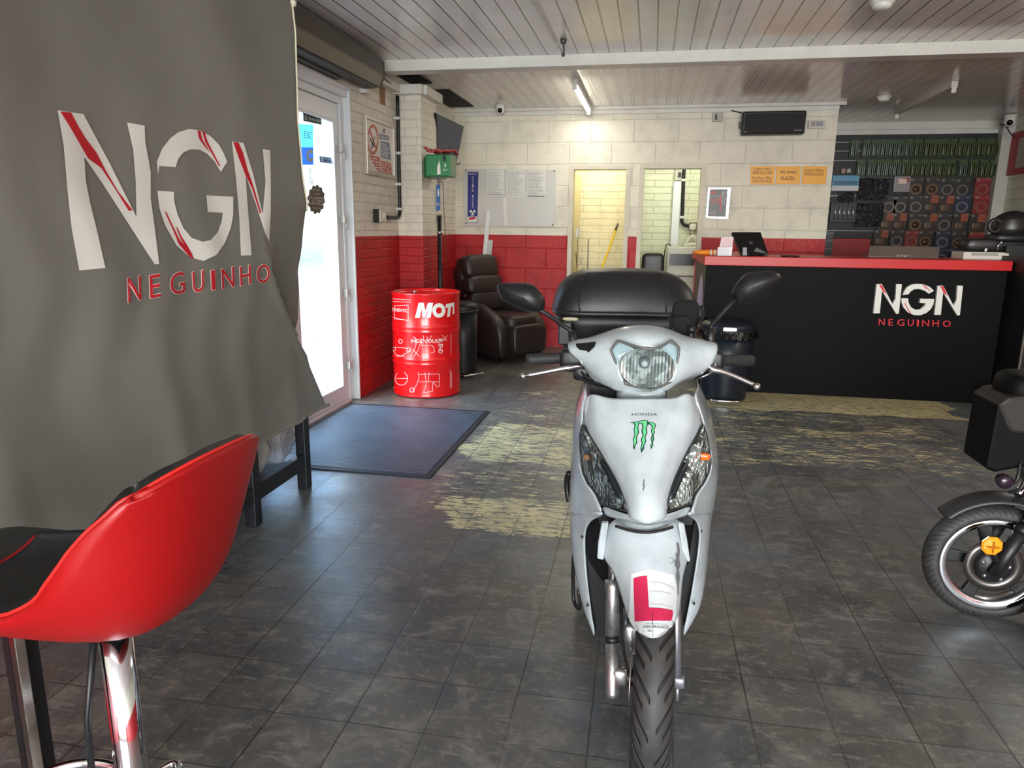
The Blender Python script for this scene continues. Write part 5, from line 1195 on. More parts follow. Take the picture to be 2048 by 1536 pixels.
fb = [(2.775, 6.22, 'left of the two upright cartons on the floor at the foot of the rack'), (2.875, 6.21, 'right of the two upright cartons on the floor at the foot of the rack')]
for x, y, t_ in fb: dup(bt, (x, y-.08, 0), 'blue-white '+t_, 'small cartons on the display rack')
# ================================================================ SLATWALL AND PARTS
SY = YA-.04
sw = thing('slatwall', 'black slatted display wall full of packaged spare parts behind the counter', 'display', (3.0, SY, 0))
MSW = mat('slat_black', (30, 31, 33), .5)
part('panel', MB().box((1.90, SY, .2), (4.04, YA, 2.585)), MSW, sw)
zs = sorted({round(z, 3) for z in [atY(1850, v, SY).z for v in (283, 301, 320, 355, 392, 428, 463, 498, 530)]})
for z in zs: part('slat_rail', MB().box((1.90, SY-.006, z-.006), (4.04, SY, z+.006)), mat('slat_rail_grey', (112, 112, 112), .35, metal=.5), sw)
solo('red_cupboard', MB().box((1.90, SY-.45, .1), (2.62, SY-.02, atY(1700, 477, SY-.45).z)), mat('dark_red_panel', (150, 20, 26), .45), 'dark red panel cupboard below the display wall behind the counter', 'cupboard', bevel=.005)
o = thing('black_strip_rack', 'narrow black rack of plates at the end of the block wall above the counter', 'rack', (1.90, 8.66, 0))
q0, q1 = atY(1652, 520, 8.62), atY(1672, 462, 8.62)
part('upright', MB().box((1.872, 8.60, 0), (1.96, 8.66, q1.z)), M_BLK2, o)
for i in range(4): part('rung', MB().box((1.874, 8.585, q0.z+.03+i*.085), (1.958, 8.60, q0.z+.045+i*.085)), mat('rung_grey', (70, 72, 74), .4), o)
# packs: prototypes
PK = []
def pack_at(proto, used, u, v, y, label, group, sx=None):
    p = atY(u, v, y)
    if not used: proto.location = p; proto['label'] = label; proto['group'] = group; return proto
    return dup(proto, p, label, group)
ORD = ['first', 'second', 'third', 'fourth', 'fifth', 'sixth', 'seventh', 'eighth', 'ninth', 'tenth', 'eleventh', 'twelfth', 'thirteenth', 'fourteenth', 'fifteenth', 'sixteenth', 'seventeenth', 'eighteenth', 'nineteenth']
MLT = mat('blister_clear', (168, 178, 160), .15, alpha=.45, spec=.9)
def blister(name, card, light):
    o = thing(name, 'pack', 'pack', (0, 0, 0))
    part('card', MB().box((-.051, -.004, -.225), (.051, 0, 0)), card, o, local=True, bevel=.003)
    mb = MB()
    for x in (-.032, .010): mb.sbox((x+.011, -.022, -.135), (.032, .034, .150), None, .45, 8)
    part('tool_body', mb, mat('dark_grip', (34, 44, 38), .35), o, local=True)
    mb = MB()
    for x in (-.036, -.012, .012, .034): mb.box((x-.0035, -.044, -.205), (x+.0035, -.040, -.055))
    part('highlight_ribs', mb, light, o, local=True)
    part('header', MB().box((-.038, -.006, -.040), (.038, -.004, -.008)), mat('header_green', (58, 78, 34), .4), o, local=True)
    part('hook', MB().cyl((0, -.05, -.012), (0, .01, -.012), .004, .004, 8), M_CHROME, o, local=True)
    return o
G1 = blister('grip_pack', mat('card_green_dark', (38, 66, 34), .45), mat('rib_silver', (120, 130, 122), .25, metal=.6))
G2 = blister('grip_pack', mat('card_olive', (46, 62, 30), .45), mat('rib_yellowgreen', (104, 116, 58), .3))
u1, u2 = False, False
row1 = [110,235,328,418,500,585,668,765,868,955,1045,1130,1210,1300,1405,1505,1610]
row2 = [178,282,378,458,540,632,728,825,920,1005,1100,1222,1330,1440,1540]
for r, (row, zy, nm) in enumerate(((row1, (198, 368), 'top'), (row2, (398, 556), 'second'))):
    for i, x in enumerate(row):
        sel = (i < 7) if r == 0 else (i < 5 or i == 11)
        u, v = w94([(x+44, zy[0]+(-.006*x if r == 0 else 0))])[0]
        kind = 'dark green' if sel else 'olive green'
        lab = f'{kind} pack, {ORD[i]} from the left in the {nm} row of the display wall'
        if sel: pack_at(G1, u1, u, v, SY-.03, lab, 'green packs on the display wall'); u1 = True
        else: pack_at(G2, u2, u, v, SY-.03, lab, 'green packs on the display wall'); u2 = True
        for rr in []: pass
# brake disc cards
def disc_card(kind):
    base, top, ring = {'black': ((30,28,32),(44,40,42),(104,98,94)), 'red': ((122,28,30),(142,44,40),(128,84,74)), 'blue': ((30,32,60),(44,46,74),(104,104,116)), 'orange': ((46,36,34),(150,72,50),(92,76,64)), 'brown': ((38,30,30),(52,44,40),(104,84,64))}[kind]
    o = thing('disc_pack', 'pack', 'pack', (0, 0, 0))
    part('card', MB().box((-.088, -.012, -.245), (.088, 0, 0)), mat('card_'+kind, base, .4), o, local=True, bevel=.008)
    part('header', MB().box((-.086 if kind != 'orange' else .0, -.014, -.105 if kind == 'orange' else -.055), (.086, -.012, -.008)), mat('card_top_'+kind, top, .4), o, local=True)
    part('logo', MB().box((-.075, -.0155, -.045), (-.04, -.014, -.018)), mat('card_logo', (120, 116, 110), .5), o, local=True); part('logo', MB().box((.03, -.0155, -.032), (.075, -.014, -.022)), MATS['card_logo'], o, local=True)
    n = 28; ro = [Vector((.066*math.cos(2*PI*i/n), -.016, -.145+.066*math.sin(2*PI*i/n))) for i in range(n)]; ri = [Vector((.046*math.cos(2*PI*i/n), -.016, -.145+.046*math.sin(2*PI*i/n))) for i in range(n)]
    if kind in ('orange',):
        part('brake_pad', MB().sbox((-.01, -.02, -.155), (.11, .016, .09), None, .5, 8), mat('ring_'+kind, ring, .4, metal=.3), o, local=True)
    else:
        mb = MB(); off = Vector((0, .004, 0)); mb.loft([ri, ro, [p+off for p in ro], [p+off for p in ri], ri], cap=False, smooth=False); part('brake_disc', mb, mat('ring_'+kind, ring, .35, metal=.5), o, local=True)
        if kind == 'brown': part('disc_centre', MB().cyl((0, -.018, -.145), (0, -.012, -.145), .04, .04, 20), mat('ring_'+kind, ring), o, local=True)
    return o
DCs = {k_: [disc_card(k_), False] for k_ in ('black', 'red', 'blue', 'orange', 'brown')}
cards = {'third': [(718,585,'brown'),(885,585,'brown'),(1040,590,'black'),(1195,592,'black'),(1400,585,'red')],
 'fourth': [(440,772,'black'),(558,772,'black'),(716,768,'black'),(866,762,'orange'),(1026,768,'orange'),(1190,768,'blue'),(1385,765,'red')],
 'fifth': [(412,945,'orange'),(545,948,'orange'),(712,952,'brown'),(855,950,'orange'),(1008,955,'black'),(1170,950,'orange'),(1345,955,'orange')],
 'sixth': [(356,1118,'orange'),(520,1120,'black'),(672,1128,'red'),(812,1128,'brown'),(990,1132,'blue'),(1150,1138,'brown'),(1330,1140,'red')],
 'seventh': [(980,1308,'blue'),(1118,1308,'blue')]}
for rn, lst in cards.items():
    for i, (x, y, kd) in enumerate(lst):
        pr0, us = DCs[kd]; u, v = w94([(x+70, y)])[0]
        what = {'orange': 'brake pad pack with orange corner', 'black': 'black brake disc pack', 'red': 'red brake disc pack', 'blue': 'dark blue brake disc pack', 'brown': 'brown-black brake disc pack'}[kd]
        pack_at(pr0, us, u, v, SY-.02, f'{what}, {ORD[i]} brake card from left, {rn} row of display wall', 'brake packs on the display wall'); DCs[kd][1] = True
# grey tag card
def plain_pack(name, rect, m, label, cat='pack', th=.02, y=None, **kw):
    x0, y0, x1, y1 = rect; y = y or SY-.045; a, b = atY(*w94([(x0, y0)])[0], y), atY(*w94([(x1, y1)])[0], y)
    o = thing(name, label, cat, ((a.x+b.x)/2, y, b.z)); return o, part('card', MB().box((a.x, y, b.z), (b.x, y+th, a.z)), m, o, **kw), a, b
o, c_, a, b = plain_pack('tag_card', (560, 575, 712, 738), mat('card_grey_tag', (150, 146, 150), .4), 'grey hanging tag card with a white label at the left of the third row', bevel=.006)
part('label', MB().box((a.x+.05, SY-.050, b.z+.10), (b.x-.05, SY-.046, b.z+.16)), mat('label_peach', (236, 206, 190), .5), o)
part('red_corner', MB().box((a.x+.1, SY-.049, a.z-.07), (b.x-.01, SY-.046, a.z-.02)), mat('label_rust', (150, 84, 78), .5), o)
MG = None
k = NB('tangled_grey_pack'); n = k.noise(k.g.outputs['Position'], 34, 6, .8, 1.5); k.set('Base Color', k.mix(k.ramp(n, .5, .66), (26, 26, 30), (132, 132, 142))); k.set('Roughness', .25); k.bump(n, .8, .02); MTG = k.m
for (rc_, lab) in (((195, 592, 325, 822), 'dark cable pack on the display wall, right of the sky blue pack'), ((355, 602, 487, 822), 'dark cable pack on the display wall, left of the grey tag card'), ((170, 852, 300, 1092), 'dark cable pack on the display wall, right of the silver rods'), ((318, 852, 432, 1092), 'dark cable pack on the display wall, left of the orange-cornered fifth row'), ((-10, 735, 140, 835), 'dark pack hanging under the blue and white pack on the display wall')):
    plain_pack('cable_pack', rc_, MTG, lab, th=.03, bevel=.006)
o, c_, a, b = plain_pack('blue_pack', (-75, 565, 186, 725), mat('pack_sky', (96, 160, 196), .35), 'sky blue and white wide pack at the left end of the display wall', bevel=.004)
part('white_band', MB().box((a.x, SY-.050, b.z), (b.x, SY-.046, b.z+.06)), mat('pack_white', (214, 220, 220), .4), o)
part('picture', MB().box((a.x+.02, SY-.049, b.z+.07), (b.x-.02, SY-.046, b.z+.12)), mat('pack_steel', (60, 110, 140), .4), o)
o, c_, a, b = plain_pack('rod_pack', (-90, 845, 155, 1050), mat('pack_black', (26, 26, 30), .4), 'black pack of five silver rods at the left end of the display wall', bevel=.004)
for i in range(5):
    u, v = w94([(-60+i*46, 1032)])[0]; u2_, v2_ = w94([(-40+i*46, 850)])[0]; part('rod', MB().cyl(atY(u, v, SY-.058), atY(u2_, v2_, SY-.058), .008, .008, 8), mat('rod_silver', (190, 190, 196), .25, metal=.7), o)
    part('knob', MB().ball(atY(*w94([(-50+i*46, 955)])[0], SY-.064), .012, 6), M_WHITE, o)
for (x, y, r, m, lab) in ((35, 522, .03, mat('trinket_pink', (170, 140, 130), .5), 'small pink round item hanging above the blue pack'), (90, 520, .026, mat('trinket_grey', (180, 180, 176), .5), 'small pale item hanging above the blue pack, beside the pink one')):
    c = atY(*w94([(x, y)])[0], SY-.03); solo('trinket', MB().sbox(c, (r*2, .03, r*2.2), None, .5, 8), m, lab, 'trinket')
# right wall: red framed board, white duct
fr_ = thing('red_framed_board', 'red bordered grey board on the right wall above the helmet', 'board', (XR-.01, 9.2, 2.0))
za_, zb_ = 2.14, 2.60
a, b = atX(2020, 300, XR-.03), atX(2048, 300, XR-.03)
yy1, yy0 = a.y, 8.2
z_t, z_b = atX(2019, 268, XR-.03).z, atX(2012, 352, XR-.03).z
part('border', MB().box((XR-.03, yy0, z_b), (XR-.001, yy1, z_t)), mat('board_red', (168, 20, 34), .4), fr_)
part('panel', MB().box((XR-.034, yy0, z_b+.07), (XR-.03, atX(2036, 300, XR-.03).y, z_t-.08)), mat('board_greyish', (172, 164, 158), .4), fr_)
solo('camera_cable', MB().tube(smooth_path([atY(2000, 249, 9.7), atY(2012, 252, 9.7), atY(2020, 266, 9.7), atY(2030, 274, 9.7)], 5), .007, 6), M_BLK2, 'thin dark cable hanging below the corner security camera', 'cable')
# ================================================================ WHITE SCOOTER
SA = math.radians(7.4); SO = Vector((.045, 1.71, 0))
sc = thing('motor_scooter', 'white learner scooter with black top box parked facing the camera', 'scooter', tuple(SO), SA)
RS = Matrix.Translation(SO) @ Matrix.Rotation(SA, 4, 'Z')
def L(x, y, z): return RS @ Vector((x, y, z))
def pearl():
    k = NB('pearl_white'); P = k.g.outputs['Position']; n = k.noise(P, 14, 5, .6); n2 = k.noise(P, 60, 6, .75)
    c = k.mix(k.ramp(n, .35, .7), (180, 189, 193), (166, 175, 179)); c = k.mix(k.math('MULTIPLY', k.ramp(n2, .68, .74), .5), c, (130, 126, 120))
    k.set('Base Color', c); k.set('Roughness', .22); k.set('Coat Weight', .6); k.set('Coat Roughness', .04); return k.m
MW = pearl()
def surf(rows, yo=0): return [[atY(u, v, y+yo) for u, v, y in r] for r in rows]
def panel(name, rows, m=None, label=None, solid=.004, sub=2, parent=None, yo=0):
    return part(name, MB().grid(surf(rows, yo)), m or MW, parent or sc, label, sub=sub, solid=solid, soff=0)
# nose panel: edge, bump, shoulder, ridge, centre, ridge, shoulder, bump, edge
nose_rows = [
 [(1172,792,1.995),(1183,788,1.945),(1200,791,1.925),(1219,799,1.935),(1288,797,1.905),(1350,798,1.935),(1362,790,1.925),(1377,786,1.945),(1389,794,1.995)],
 [(1168,815,1.985),(1182,812,1.93),(1200,812,1.895),(1222,814,1.915),(1288,816,1.885),(1348,814,1.915),(1364,811,1.895),(1382,812,1.93),(1397,817,1.985)],
 [(1166,846,1.965),(1184,846,1.905),(1206,846,1.870),(1236,846,1.870),(1288,846,1.850),(1339,846,1.870),(1364,846,1.870),(1388,846,1.905),(1406,846,1.965)],
 [(1184,878,1.925),(1198,878,1.880),(1216,878,1.845),(1246,878,1.835),(1288,878,1.815),(1331,878,1.835),(1356,878,1.845),(1374,878,1.880),(1388,878,1.925)],
 [(1203,908,1.885),(1214,908,1.850),(1229,908,1.822),(1254,908,1.800),(1289,908,1.785),(1324,908,1.800),(1345,908,1.822),(1359,908,1.850),(1371,908,1.885)],
 [(1221,938,1.840),(1230,938,1.812),(1242,938,1.790),(1264,938,1.768),(1290,938,1.755),(1317,938,1.768),(1335,938,1.790),(1347,938,1.812),(1357,938,1.840)],
 [(1237,967,1.795),(1244,967,1.770),(1254,967,1.750),(1271,967,1.732),(1291,967,1.725),(1311,967,1.732),(1327,967,1.750),(1337,967,1.770),(1344,967,1.795)],
 [(1249,997,1.755),(1254,997,1.735),(1262,997,1.718),(1275,997,1.702),(1291,997,1.698),(1308,997,1.702),(1320,997,1.718),(1329,997,1.735),(1336,997,1.755)],
 [(1256,1024,1.725),(1260,1025,1.700),(1267,1027,1.690),(1278,1029,1.680),(1292,1031,1.676),(1306,1030,1.680),(1318,1028,1.690),(1327,1026,1.700),(1332,1024,1.725)],
 [(1258,1032,1.725),(1263,1036,1.702),(1270,1040,1.692),(1280,1044,1.684),(1292,1048,1.680),(1306,1045,1.684),(1318,1041,1.692),(1327,1037,1.702),(1333,1031,1.725)]]
for r_i, r_ in enumerate(nose_rows):
    k_ = (.3, .9, 1, 1, .9, .6, .3, .1, 0, 0)[r_i]
    for c_, d_ in ((3, -.013), (5, -.013), (2, .011), (6, .011), (4, .004)): r_[c_] = (r_[c_][0], r_[c_][1], r_[c_][2]+d_*k_)
nose = panel('front_cover', nose_rows)
def lens_side(inner, outer, sgn):
    rows = []
    for (ui, vi, yi), (uo, vo, yo) in zip(inner, outer):
        rows.append([(ui+(uo-ui)*t, vi+(vo-vi)*t, yi+(yo-yi)*t-.028*math.sin(PI*t)) for t in (0, .25, .5, .75, 1)])
    return rows
inL = [(1166,850,1.962),(1178,870,1.935),(1196,898,1.895),(1213,925,1.860),(1228,951,1.820),(1241,977,1.782),(1250,1001,1.750),(1255,1023,1.728)]
ouL = [(1164,852,1.968),(1160,872,1.985),(1159,895,1.99),(1161,925,1.985),(1166,947,1.97),(1176,968,1.945),(1192,985,1.905),(1201,1008,1.865)]
inR = [(1406,850,1.962),(1395,870,1.935),(1378,898,1.895),(1364,925,1.860),(1352,951,1.820),(1342,977,1.782),(1336,1001,1.750),(1333,1023,1.728)]
ouR = [(1408,852,1.968),(1414,872,1.985),(1419,895,1.99),(1422,925,1.985),(1417,947,1.97),(1406,968,1.945),(1391,985,1.905),(1385,1008,1.865)]
def reflector_mat():
    k = NB('lamp_reflector'); P = k.g.outputs['Position']; v = k.N.new('ShaderNodeTexVoronoi'); v.inputs['Scale'].default_value = 70; k.L.new(P, v.inputs['Vector'])
    n = k.noise(P, 22, 4, .6, .8)
    k.set('Base Color', k.mix(k.ramp(n, .44, .58), (226, 222, 212), (116, 108, 98))); k.set('Metallic', .6); k.set('Roughness', .2)
    f = k.math('FRACT', k.math('MULTIPLY', k.x, 130.))
    k.bump(k.math('ADD', v.outputs[0], k.math('MULTIPLY', f, .5)), 1., .012); return k.m
MRF = reflector_mat()
MTRIM = mat('lamp_trim', (44, 44, 46), .3)
for inn, out, nm in ((inL, ouL, 'left'), (inR, ouR, 'right')):
    rows = lens_side(inn, out, 1)
    lamp = panel('turn_signal', rows, MRF, yo=.012, label='turn signal on the %s of the photo' % nm)
    panel('lens_cover', rows, M_LENS, parent=lamp, yo=-.002, solid=0)
    per = [r[0] for r in rows]+[rows[-1][2]]+[r[-1] for r in rows][::-1]
    part('seal', MB().tube([atY(u, v, y-.006) for u, v, y in per], .0028, 6, closed=True), MTRIM, lamp)
    mid = [(rows[i][1][0]*(1-.0)+0, rows[i][1][1], rows[i][1][2]+.004) for i in (3, 4, 5, 6, 7)]
    blk = [[(rows[i][0][0], rows[i][0][1], rows[i][0][2]+.006), (rows[i][1][0], rows[i][1][1], rows[i][1][2]+.004)] for i in (3, 4, 5, 6)]
    part('inner_bezel', MB().grid([[atY(*p) for p in r] for r in blk]), MTRIM, lamp, solid=.003, soff=0)
    rb = rows[2]
    bu, bv, by = (1181, 915, 1.945) if nm == 'left' else (1406, 913, 1.945)
    part('bulb', MB().sbox(atY(bu, bv, by-.01), (.040, .016, .020), None, .7, 8), mat('bulb_amber' if nm == 'right' else 'bulb_brown', (226, 100, 34) if nm == 'right' else (120, 84, 56), .15), lamp)
# side panels, running down to the leg shield
def side(inner, outer, back, name):
    rows = []
    for (ui, vi, yi), (uo, vo, yo) in zip(inner, outer):
        m1 = ((ui*.6+uo*.4), vi*.6+vo*.4, yi*.6+yo*.4-.014); m2 = (ui*.2+uo*.8, vi*.2+vo*.8, yi*.25+yo*.75-.012)
        p = [atY(ui, vi, yi), atY(*m1), atY(*m2), atY(uo, vo, yo)]
        q = p[-1]+Vector((back*.012, .09, .0)); q2 = p[-1]+Vector((back*.004, .22, .0)); rows.append(p+[q, q2])
    return part(name, MB().grid(rows), MW, sc, sub=2, solid=.004, soff=0)
iL = [(1173,790,1.99),(1167,818,1.985),(1163,852,1.975),(1158,895,1.99),(1160,927,1.985),(1165,950,1.97),(1176,971,1.945),(1191,989,1.905),(1200,1012,1.868),(1206,1030,1.84)]
oL = [(1170,772,2.06),(1156,805,2.08),(1148,845,2.10),(1144,895,2.11),(1143,927,2.11),(1143,950,2.11),(1142,971,2.10),(1141,989,2.10),(1140,1010,2.10),(1140,1028,2.09)]
iR = [(1389,792,1.99),(1399,818,1.985),(1409,852,1.975),(1420,895,1.99),(1424,927,1.985),(1419,950,1.97),(1407,971,1.945),(1392,989,1.905),(1386,1012,1.868),(1381,1030,1.84)]
oR = [(1392,779,2.06),(1409,812,2.08),(1420,845,2.10),(1430,895,2.11),(1433,927,2.11),(1434,950,2.11),(1433,971,2.10),(1431,989,2.10),(1428,1010,2.10),(1425,1028,2.09)]
side(iL, oL, -1, 'side_cover'); side(iR, oR, 1, 'side_cover')
iL2 = [(1207,1030,1.85),(1186,1038,1.92),(1173,1051,1.96),(1169,1075,1.985),(1170,1105,2.0),(1172,1140,2.0),(1177,1185,2.0),(1183,1225,2.0),(1189,1262,2.0)]
oL2 = [(1200,1022,1.86),(1144,1026,2.08),(1140,1040,2.10),(1141,1070,2.10),(1144,1105,2.10),(1149,1140,2.09),(1158,1185,2.07),(1168,1225,2.05),(1188,1272,2.01)]
iR2 = [(1374,1030,1.85),(1388,1038,1.92),(1397,1049,1.96),(1400,1070,1.985),(1397,1100,2.0),(1391,1140,2.0),(1383,1185,2.0),(1375,1225,2.0),(1367,1262,2.0)]
oR2 = [(1381,1022,1.86),(1424,1026,2.08),(1421,1040,2.10),(1418,1070,2.10),(1415,1105,2.10),(1412,1140,2.09),(1407,1185,2.07),(1401,1222,2.05),(1368,1272,2.01)]
side(iL2, oL2, -1, 'leg_shield'); side(iR2, oR2, 1, 'leg_shield')
# strip closing nose bottom to the shields
panel('lower_lip', [[(1202,1008,1.87),(1230,1022,1.80),(1258,1030,1.73),(1292,1040,1.70),(1331,1030,1.73),(1358,1021,1.80),(1384,1008,1.87)], [(1207,1031,1.86),(1232,1036,1.82),(1262,1042,1.76),(1292,1052,1.73),(1326,1043,1.76),(1354,1036,1.82),(1380,1030,1.86)]], sub=2)
# dark wheel arch
MBK = mat('arch_black', (14, 14, 15), .6)
cav = [(1200,1030),(1178,1042),(1168,1060),(1168,1130),(1176,1200),(1190,1271),(1222,1272),(1250,1200),(1340,1200),(1362,1200),(1368,1262),(1386,1180),(1396,1110),(1402,1062),(1392,1042),(1378,1030)]
part('inner_arch', MB().prism([atY(u, v, 2.03) for u, v in cav], (0, .10, 0)), MBK, sc)
part('inner_arch', MB().prism([atY(u, v, 1.93) for u, v in ((1196,1032),(1240,1020),(1340,1020),(1388,1032),(1384,1050),(1200,1052))], (0, .1, 0)), MBK, sc)
for u, v in ((1164,1074),(1175,1211),(1402,1062),(1388,1207)): part('screw', MB().ball(atY(u, v, 1.985), .0045, 5), MTRIM, sc)
# fender
fr = []
for v, a, b, yc, ye in ((1036,1236,1350,1.81,1.84),(1050,1216,1366,1.775,1.83),(1070,1203,1372,1.755,1.83),(1095,1203,1376,1.735,1.82),(1118,1207,1376,1.715,1.81),(1134,1222,1370,1.70,1.78),(1160,1234,1364,1.68,1.755),(1190,1243,1362,1.645,1.72),(1220,1252,1359,1.605,1.68),(1245,1261,1350,1.575,1.64),(1264,1274,1336,1.555,1.60),(1276,1296,1316,1.545,1.56)):
    c = (a+b)/2; r = []
    for t in (-1, -.82, -.5, 0, .5, .82, 1): r.append((c+(b-a)/2*t, v+(0 if abs(t) < .6 else -1), yc+(ye-yc)*abs(t)**2.2))
    fr.append(r)
fend = panel('front_fender', fr)
for pts in (((1203,1046,1.80),(1196,1085,1.80),(1194,1118,1.80),(1207,1121,1.80),(1211,1085,1.79),(1217,1046,1.79)), ((1369,1050,1.80),(1375,1085,1.80),(1381,1124,1.80),(1369,1124,1.80),(1362,1085,1.79),(1356,1046,1.79))):
    part('fender_flange', MB().prism([atY(*p) for p in pts], (0, .018, 0)), MW, sc, bevel=.004)
part('fender_groove', MB().tube(smooth_path([atY(1231,1052,1.775), atY(1260,1061,1.76), atY(1292,1065,1.752), atY(1322,1061,1.76), atY(1346,1054,1.775)], 5), .004, 8), MBK, sc, label='dark slot line across the fender')
# front wheel
WC = Vector((.056, 1.71, .25)); WR = .25
WM = Matrix.Translation(WC) @ Matrix.Rotation(PI/2, 4, 'Y')
def tyre_mat(name, N_=46, g=.10):
    k = NB(name); uv = k.N.new('ShaderNodeUVMap'); sp_ = k.N.new('ShaderNodeSeparateXYZ'); k.L.new(uv.outputs[0], sp_.inputs[0])
    a, w = sp_.outputs[0], sp_.outputs[1]; aw = k.math('ABSOLUTE', w)
    side_ = k.math('SIGN', w)
    t = k.math('ADD', k.math('MULTIPLY', a, float(N_)), k.math('MULTIPLY', k.math('POWER', aw, .8), 2.4))
    t = k.math('ADD', t, k.math('MULTIPLY', side_, .27))
    f = k.math('ABSOLUTE', k.math('SUBTRACT', k.math('FRACT', k.math('ADD', t, 100.)), .5))
    ln = k.ramp(f, g*.5, g, 1., 0.)
    m = k.math('MULTIPLY', k.ramp(aw, .10, .15), k.ramp(aw, .84, .92, 1., 0.))
    alt = k.math('GREATER_THAN', k.math('FRACT', k.math('MULTIPLY', k.math('FLOOR', k.math('ADD', t, 100.)), .5)), .25)
    m = k.math('MULTIPLY', m, k.math('MAXIMUM', alt, k.ramp(aw, .34, .38)))
    ln = k.math('MULTIPLY', ln, m); n = k.noise(k.g.outputs['Position'], 40, 5, .6)
    k.set('Base Color', k.mix(ln, k.mix(k.ramp(n, .4, .65), (42, 41, 40), (54, 52, 50)), (10, 10, 10))); k.set('Roughness', .62)
    k.bump(k.math('ADD', k.math('MULTIPLY', ln, -1.), k.math('MULTIPLY', n, .1)), .9, .004); return k.m
def tyre(name, Mx, R, w, parent, m, depth=.075, na=96):
    nc = 16; rings = []; uvs = []
    for j in range(nc+1):
        t = -1+2*j/nc; ph = t*PI*.62
        x = w/2*math.sin(ph)/math.sin(PI*.5) if abs(ph) < PI/2 else w/2*(1 if t > 0 else -1)*math.sin(abs(ph))
        r = R-depth*.62*(1-math.cos(ph))
        rings.append((x, r, t/.80))
    vs = []; fs = []
    for x, r, t in rings:
        for i in range(na): vs.append(Mx @ Vector((r*math.cos(2*PI*i/na), r*math.sin(2*PI*i/na), x)))
    for j in range(nc):
        for i in range(na): fs.append((j*na+i, j*na+(i+1) % na, (j+1)*na+(i+1) % na, (j+1)*na+i))
    me = bpy.data.meshes.new(name); inv = XF[parent.name].inverted(); me.from_pydata([tuple(inv @ p) for p in vs], [], fs); me.materials.append(m)
    uv = me.uv_layers.new(name='UVMap')
    for p in me.polygons:
        p.use_smooth = True
        j, i = divmod(p.index, na)
        for k_, li in enumerate(p.loop_indices):
            ii = i+(1 if k_ in (1, 2) else 0); jj = j+(1 if k_ in (2, 3) else 0); uv.data[li].uv = (ii/na, rings[jj][2])
    me.update(); o = bpy.data.objects.new(name, me); COL.objects.link(o); o.parent = parent; XF[o.name] = XF[parent.name]
    m2 = o.modifiers.new('solid', 'SOLIDIFY'); m2.thickness = .006; m2.offset = -1; return o
MTY = tyre_mat('scooter_tyre_rubber', 34, .20)
tyre('front_tyre', WM, WR, .096, sc, MTY)
def rim(parent, Mx, R, w, m, spokes=5, sm=None, sr=.012):
    prof = [(R+.006, -w/2), (R+.008, -w/2+.004), (R-.006, -w/2+.008), (R-.014, 0), (R-.006, w/2-.008), (R+.008, w/2-.004), (R+.006, w/2)]
    rm = part('rim', MB().lathe(prof, Mx, 64), m, parent, solid=.004, soff=-1)
    for i in range(spokes):
        a = 2*PI*i/spokes+.3; part('spoke', MB().tube([Mx @ Vector((.02*math.cos(a), .02*math.sin(a), 0)), Mx @ Vector((R*.6*math.cos(a+.06), R*.6*math.sin(a+.06), 0)), Mx @ Vector((R*math.cos(a), R*math.sin(a), 0))], [sr*1.5, sr, sr*1.2], 8), sm or m, parent)
    part('hub', MB().cyl(Mx @ Vector((0, 0, -w*.45)), Mx @ Vector((0, 0, w*.45)), .03, .03, 20), sm or m, parent)
rim(sc, WM, .176, .084, M_ALU)
part('brake_disc', MB().lathe([(.055, -.058), (.095, -.058), (.095, -.054), (.055, -.054), (.055, -.058)], WM, 48), mat('disc_steel', (190, 190, 192), .18, metal=1), sc)
# forks
def atF(u, v, o=0):
    d = ray(u, v); s_ = .40; t = (1.71+o+s_*(1.4-.25))/(d.y-s_*d.z); return EYEP+d*t
tl, tr_2 = atF(1224, 1270), atF(1355, 1250)
FRK = mat('fork_alloy_scuffed', (176, 176, 174), .34, metal=.9, noise=.3, nscale=50)
a1, a2, a3, a4_, a5 = atF(1228, 1100), atF(1226, 1160), atF(1224, 1272), atF(1225, 1285), atF(1225, 1396)
part('fork_tube', MB().cyl(a1, a2, .013), M_CHROME, sc)
part('fork_leg', MB().tube([a2, a2+(a3-a2)*.15, a2+(a3-a2)*.22, a3], [.021, .021, .018, .018], 16), FRK, sc)
part('fork_band', MB().cyl(a3, a4_, .019), M_BLACK, sc)
part('fork_leg', MB().tube([a4_, a4_+(a5-a4_)*.6, a5-(a5-a4_)*.08, a5], [.018, .018, .0185, .014], 16), FRK, sc)
ax = atF(1240, 1352)
part('axle_lug', MB().sbox(ax, (.045, .035, .05), None, .6, 8).cyl(ax, Vector((WC.x-.03, WC.y, WC.z)), .013), FRK, sc)
part('axle_nut', MB().cyl(ax+Vector((-.035, 0, 0)), ax+Vector((-.018, 0, 0)), .010, .010, 6), M_BLACK, sc)
mb = MB()
for i in range(5): mb.lathe([(.020-.0, i*.006), (.027, i*.006+.003), (.020, i*.006+.006)], Matrix.Translation((WC.x-.062, WC.y, WC.z)) @ Matrix.Rotation(PI/2, 4, 'Y'), 16)
part('speedometer_drive', mb, M_BLACK, sc)
b1, b2, b3 = atF(1352, 1120), atF(1352, 1245), atF(1354, 1350)
part('fork_leg', MB().tube([b1, b2, b3], [.013, .013, .011], 14), mat('fork_grey', (140, 140, 146), .4, metal=.7, noise=.15, nscale=40), sc)
part('axle_lug', MB().sbox(atF(1356, 1362), (.036, .03, .034), None, .5, 8), MATS['fork_grey'], sc)
part('axle_nut', MB().cyl(atF(1364, 1362), atF(1371, 1362), .010, .010, 6), M_BLACK, sc)
part('brake_link', MB().cyl(atF(1355, 1362), atF(1354, 1402), .006, .005, 8), MATS['fork_grey'], sc)
